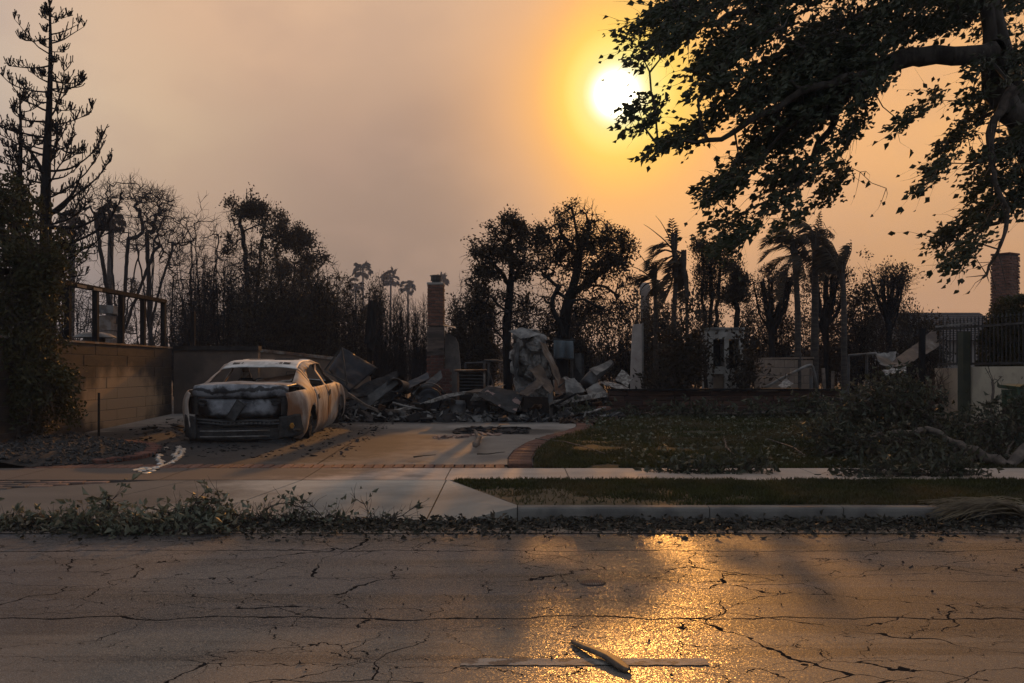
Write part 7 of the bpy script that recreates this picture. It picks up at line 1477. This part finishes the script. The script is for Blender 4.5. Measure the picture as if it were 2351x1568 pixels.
    for i, (p, lab) in enumerate((([(1230, 1010), (1300, 1018), (1345, 1030), (1390, 1045)], 'long pale stick on the lawn behind the brick curve'), ([(1480, 1000), (1540, 1010), (1600, 1008)], 'long thin stick in the middle of the lawn'), ([(1660, 1000), (1668, 1030), (1690, 1055)], 'crooked stick on the lawn pointing at the sidewalk'), ([(1350, 985), (1420, 990), (1470, 985)], 'thin stick near the top of the lawn'), ([(1760, 1010), (1820, 1030), (1850, 1050)], 'pale stick on the lawn before the branch heap'))):
        stick(lab, p, .010, .30, 540 + i)
    # strappy palm frond on the kerb
    rng = np.random.default_rng(71); t = thing('palm_frond', 'dry strappy palm frond draped over the kerb at the right', 'palm frond', tuple(W(2240, 1190, 9.1)))
    mb = MB(); c0 = W(2351, 1192, 9.02)
    for k in range(150):
        e = np.array((XX(rng.uniform(2120, 2240), 9.0), rng.uniform(8.75, 9.25), rng.uniform(.02, .18))); s = np.array((XX(2345, 9.0) + rng.normal(0, .06), 9.0 + rng.normal(0, .06), .05 + abs(rng.normal(0, .05)))); m_ = (s + e) / 2 + (rng.normal(0, .05), rng.normal(0, .08), .10 + .10 * rng.random())
        tt = np.linspace(0, 1, 9)[:, None]; Q = (1 - tt) ** 2 * s + 2 * tt * (1 - tt) * m_ + tt ** 2 * e; w = .008 * np.interp(tt[:, 0], [0, .3, 1], [.8, 1, .2])[:, None]; mb.grid(np.stack([Q - (0, 1, .3) * w, Q + (0, 0, .004), Q + (0, 1, .3) * w], 1))
    mb.build('blades', mat('straw', (.20, .155, .095), (.115, .088, .056), .75, 8, trans=.2), t); mb = MB(); mb.tube([c0 + (-.02, 0, -.02), c0 + (.3, -.05, -.02), c0 + (.9, -.1, -.03)], [.03, .025, .03], 8); mb.build('stalk', PALEBARK, t, smooth=True)
    # palm sheath on the road
    t = thing('palm_sheath', 'curved dry palm sheath lying across the white line on the road', 'palm sheath', tuple(W(1380, 1520, 4.75))); A = [W(1312, 1482, 5.02), W(1350, 1500, 4.85), W(1400, 1525, 4.7), W(1445, 1550, 4.52)]; Q = resample(A, .02); Q[:, 2] = .016 + .018 * np.sin(np.linspace(0, 3.0, len(Q))); T = unit(np.gradient(Q, axis=0)); S = unit(np.cross(T, (0, 0, 1))); w = np.interp(np.linspace(0, 1, len(Q)), [0, .1, .35, .75, .93, 1], [.004, .016, .026, .036, .03, .012])[:, None]; mb = MB()
    mb.grid(np.stack([Q + S * w - (0, 0, .012), Q + S * w * .7 + (0, 0, .003), Q + S * w * .25 + (0, 0, .007), Q + (0, 0, .003), Q - S * w * .3 + (0, 0, .008), Q - S * w * .7 + (0, 0, .002), Q - S * w - (0, 0, .012)], 1)); o = mb.build('sheath', mat('sheath', (.13, .088, .055), (.06, .042, .030), .6, 6, stretch=(6, 1, 1)), t, smooth=True); o.modifiers.new('s', 'SOLIDIFY').thickness = .006
    # white line, cover
    mb = MB(); PA = mat('worn_white_paint', (.27, .245, .215), (.17, .155, .14), .7, 5, bump=.3, bscale=60, coord='World', c3=(.075, .068, .064), s3=9, lo3=.50, hi3=.58); dd = 2286 * HC / (1521 - 850)
    rz_ = lambda a, b: .004 * fbm(a, b, .7) + .004
    xs = np.linspace(XX(1058, dd), XX(1625, dd), 60); rngp = np.random.default_rng(5); mb.grid(np.array([[(x, dd - .055 + rngp.uniform(-.006, .006), rz_(x, dd - .055)), (x, dd, rz_(x, dd)), (x, dd + .055 + rngp.uniform(-.006, .006), rz_(x, dd + .055))] for x in xs])); mb.build('painted_line', PA, kind='structure', label='short worn white line painted on the road')
    dd = 2286 * HC / (1339 - 850); mb = MB(); c = (XX(1361, dd), dd, rz_(XX(1361, dd), dd) - .001); mb.lathe(c, [(0, .004), (.06, .004), (.075, .004), (.082, .003), (.085, .0)], 24); t = thing('valve_cover', 'small round rusty utility cover set in the road', 'cover', c); mb.build('lid', mat('dark_rust', (.075, .045, .032), (.04, .028, .022), .7, 20), t, smooth=True)
    mb = MB()
    for i in range(-4, 5): mb.box((c[0] + i * .015, c[1], c[2] + .0045), (.007, 2 * math.sqrt(max(.0005, .0055 - (i * .015) ** 2)), .003))
    mb.build('grip_ribs', RUST, t)
    # street litter
    rng = np.random.default_rng(81); n = 5200; x = rng.uniform(-5.0, 5.4, n); y = 9.05 - np.abs(rng.normal(0, .33, n)) * np.where(x < 0, 1.15, 1.0) + np.where(x < -.3, rng.normal(0, .05, n), 0); k = (y > 7.9); P = np.stack([x, y, .012 + .05 * rng.random(n) ** 3], 1)[k]; D = np.stack([rng.normal(size=k.sum()), rng.normal(size=k.sum()), rng.normal(0, .35, k.sum())], 1)
    mb = MB(); leaves(mb, P, D, .055, rng, .65, .3, .5); mb.build('gutter_leaves', mat('litter_leaf', (.045, .040, .026), (.025, .022, .017), .7, 9, c3=(.10, .07, .045), s3=6, lo3=.58, hi3=.66, coord='World'), kind='stuff', label='dead leaves littering the gutter', cat='leaves')
    a = rng.uniform(0, 6.3, 700); p = np.stack([rng.uniform(-5, 5.4, 700), 9.0 - np.abs(rng.normal(0, .3, 700)), .015 + .03 * rng.random(700)], 1); l = rng.uniform(.04, .2, 700)[:, None]; mb = MB(); segs(mb, p, p + np.stack([np.cos(a), np.sin(a) * .5, rng.normal(0, .08, 700)], 1) * l, .003, .002, 4); mb.build('gutter_twigs', BARK, kind='stuff', label='broken twigs littering the gutter', cat='twigs')
    scatter_shards('gutter_crumbs', 'dark crumbs of bark and soil along the gutter', 2600, (-5, 5.4, 8.35, 9.04), 82, mat('soil_crumb', (.03, .024, .019), (.06, .045, .033), .9, 20), (.006, .035), lambda x, y: .004, .1, cat='litter')
    n = 1500; x = rng.uniform(1.3, 8.5, n); y = rng.uniform(12.3, 20.2, n); mb = MB(); leaves(mb, np.stack([x, y, lawn_z(y) + .03], 1), np.stack([rng.normal(size=n), rng.normal(size=n), rng.normal(0, .3, n)], 1), .07, rng, .7); mb.build('lawn_leaves', DRYLEAF, kind='stuff', label='scattered fallen leaves on the lawn', cat='leaves')
    n = 500; x = rng.uniform(-6, 6, n); y = rng.uniform(4.2, 8.3, n); scatter_shards('road_grit', 'small bits of grit on the road', 420, (-4, 4.5, 4.2, 8.3), 83, CHAR, (.003, .016), lambda x, y: .005, .2, cat='grit')
    # paper scrap
    crumple('paper_scrap', 'small white scrap of litter in the gutter before the apron', 'litter', [(1002, 1216, 8.62), (1016, 1214, 8.66), (1018, 1222, 8.6), (1004, 1223, 8.56)], WHITEBOARD, .012, 6, 6, 60, thick=.002, sc=9)
    # plants in front of / behind the planter
    shrub('scorched leafy shrub standing behind the planter wall left of the fireplace', 1578, 20.9, 715, 60, 601, 10, SCORCHLEAF, 1500, .11, BARK, 'garden_shrub', 2, .6, .7, .35); shrub('scorched leafy shrub partly hiding the white fireplace', 1712, 20.9, 780, 60, 603, 8, SCORCHLEAF, 520, .11, BARK, 'garden_shrub', 2, .6, .8, .3)
    shrub('low leafy shrub behind the planter wall right of the white slab', 1530, 21.0, 848, 80, 605, 10, SCORCHLEAF, 500, .11, BARK, 'garden_shrub', 2, .6, .9, .25)
    shrub('leafless reddish shrub behind the far planter wall', 2150, 18.8, 832, 60, 607, 14, None, 0, .1, mat('red_stem', (.10, .06, .042), (.06, .038, .028), .8, 6), 'garden_shrub', 2, .75, .9, .25)
    fallen('forked bare twig standing before the cream garden wall', 15.2, [[(2275, 960), (2276, 930), (2283, 885), (2278, 872), (2262, 845)], [(2282, 882), (2272, 850), (2268, 838)], [(2284, 882), (2300, 865)]], [(2290, 870, 8, 6, 3)], 609, 0, rbase=.022, tip=.006, name='bare_twig', twn=1, twl=.06)
    fallen('dead forked stem standing beside the bent pipe', 21.5, [[(1800, 905), (1801, 880), (1803, 862)], [(1801, 878), (1785, 872), (1780, 866)], [(1802, 875), (1815, 868), (1818, 858)]], [(1808, 860, 10, 6, 4)], 611, 0, rbase=.03, tip=.01, name='dead_stem', twn=1, twl=.1)
build_fallen()

# ------------------------------------------------------------------ smoky air
def build_haze():
    mb = MB(); mb.span(-130, 130, -10, 205, -1.2, 17.0)
    o = mb.build('haze', None, kind='stuff', label='thin smoke haze in the air', cat='haze')
    m = bpy.data.materials.new('smoke_haze'); m.use_nodes = True; N = m.node_tree.nodes; L = m.node_tree.links; N.clear()
    out = N.new('ShaderNodeOutputMaterial'); pv = N.new('ShaderNodeVolumePrincipled'); L.new(pv.outputs[0], out.inputs['Volume'])
    pv.inputs['Color'].default_value = (.60, .70, .90, 1); pv.inputs['Density'].default_value = HAZE; pv.inputs['Anisotropy'].default_value = .1
    o.data.materials.clear(); o.data.materials.append(m)
HAZE = .0009
build_haze()
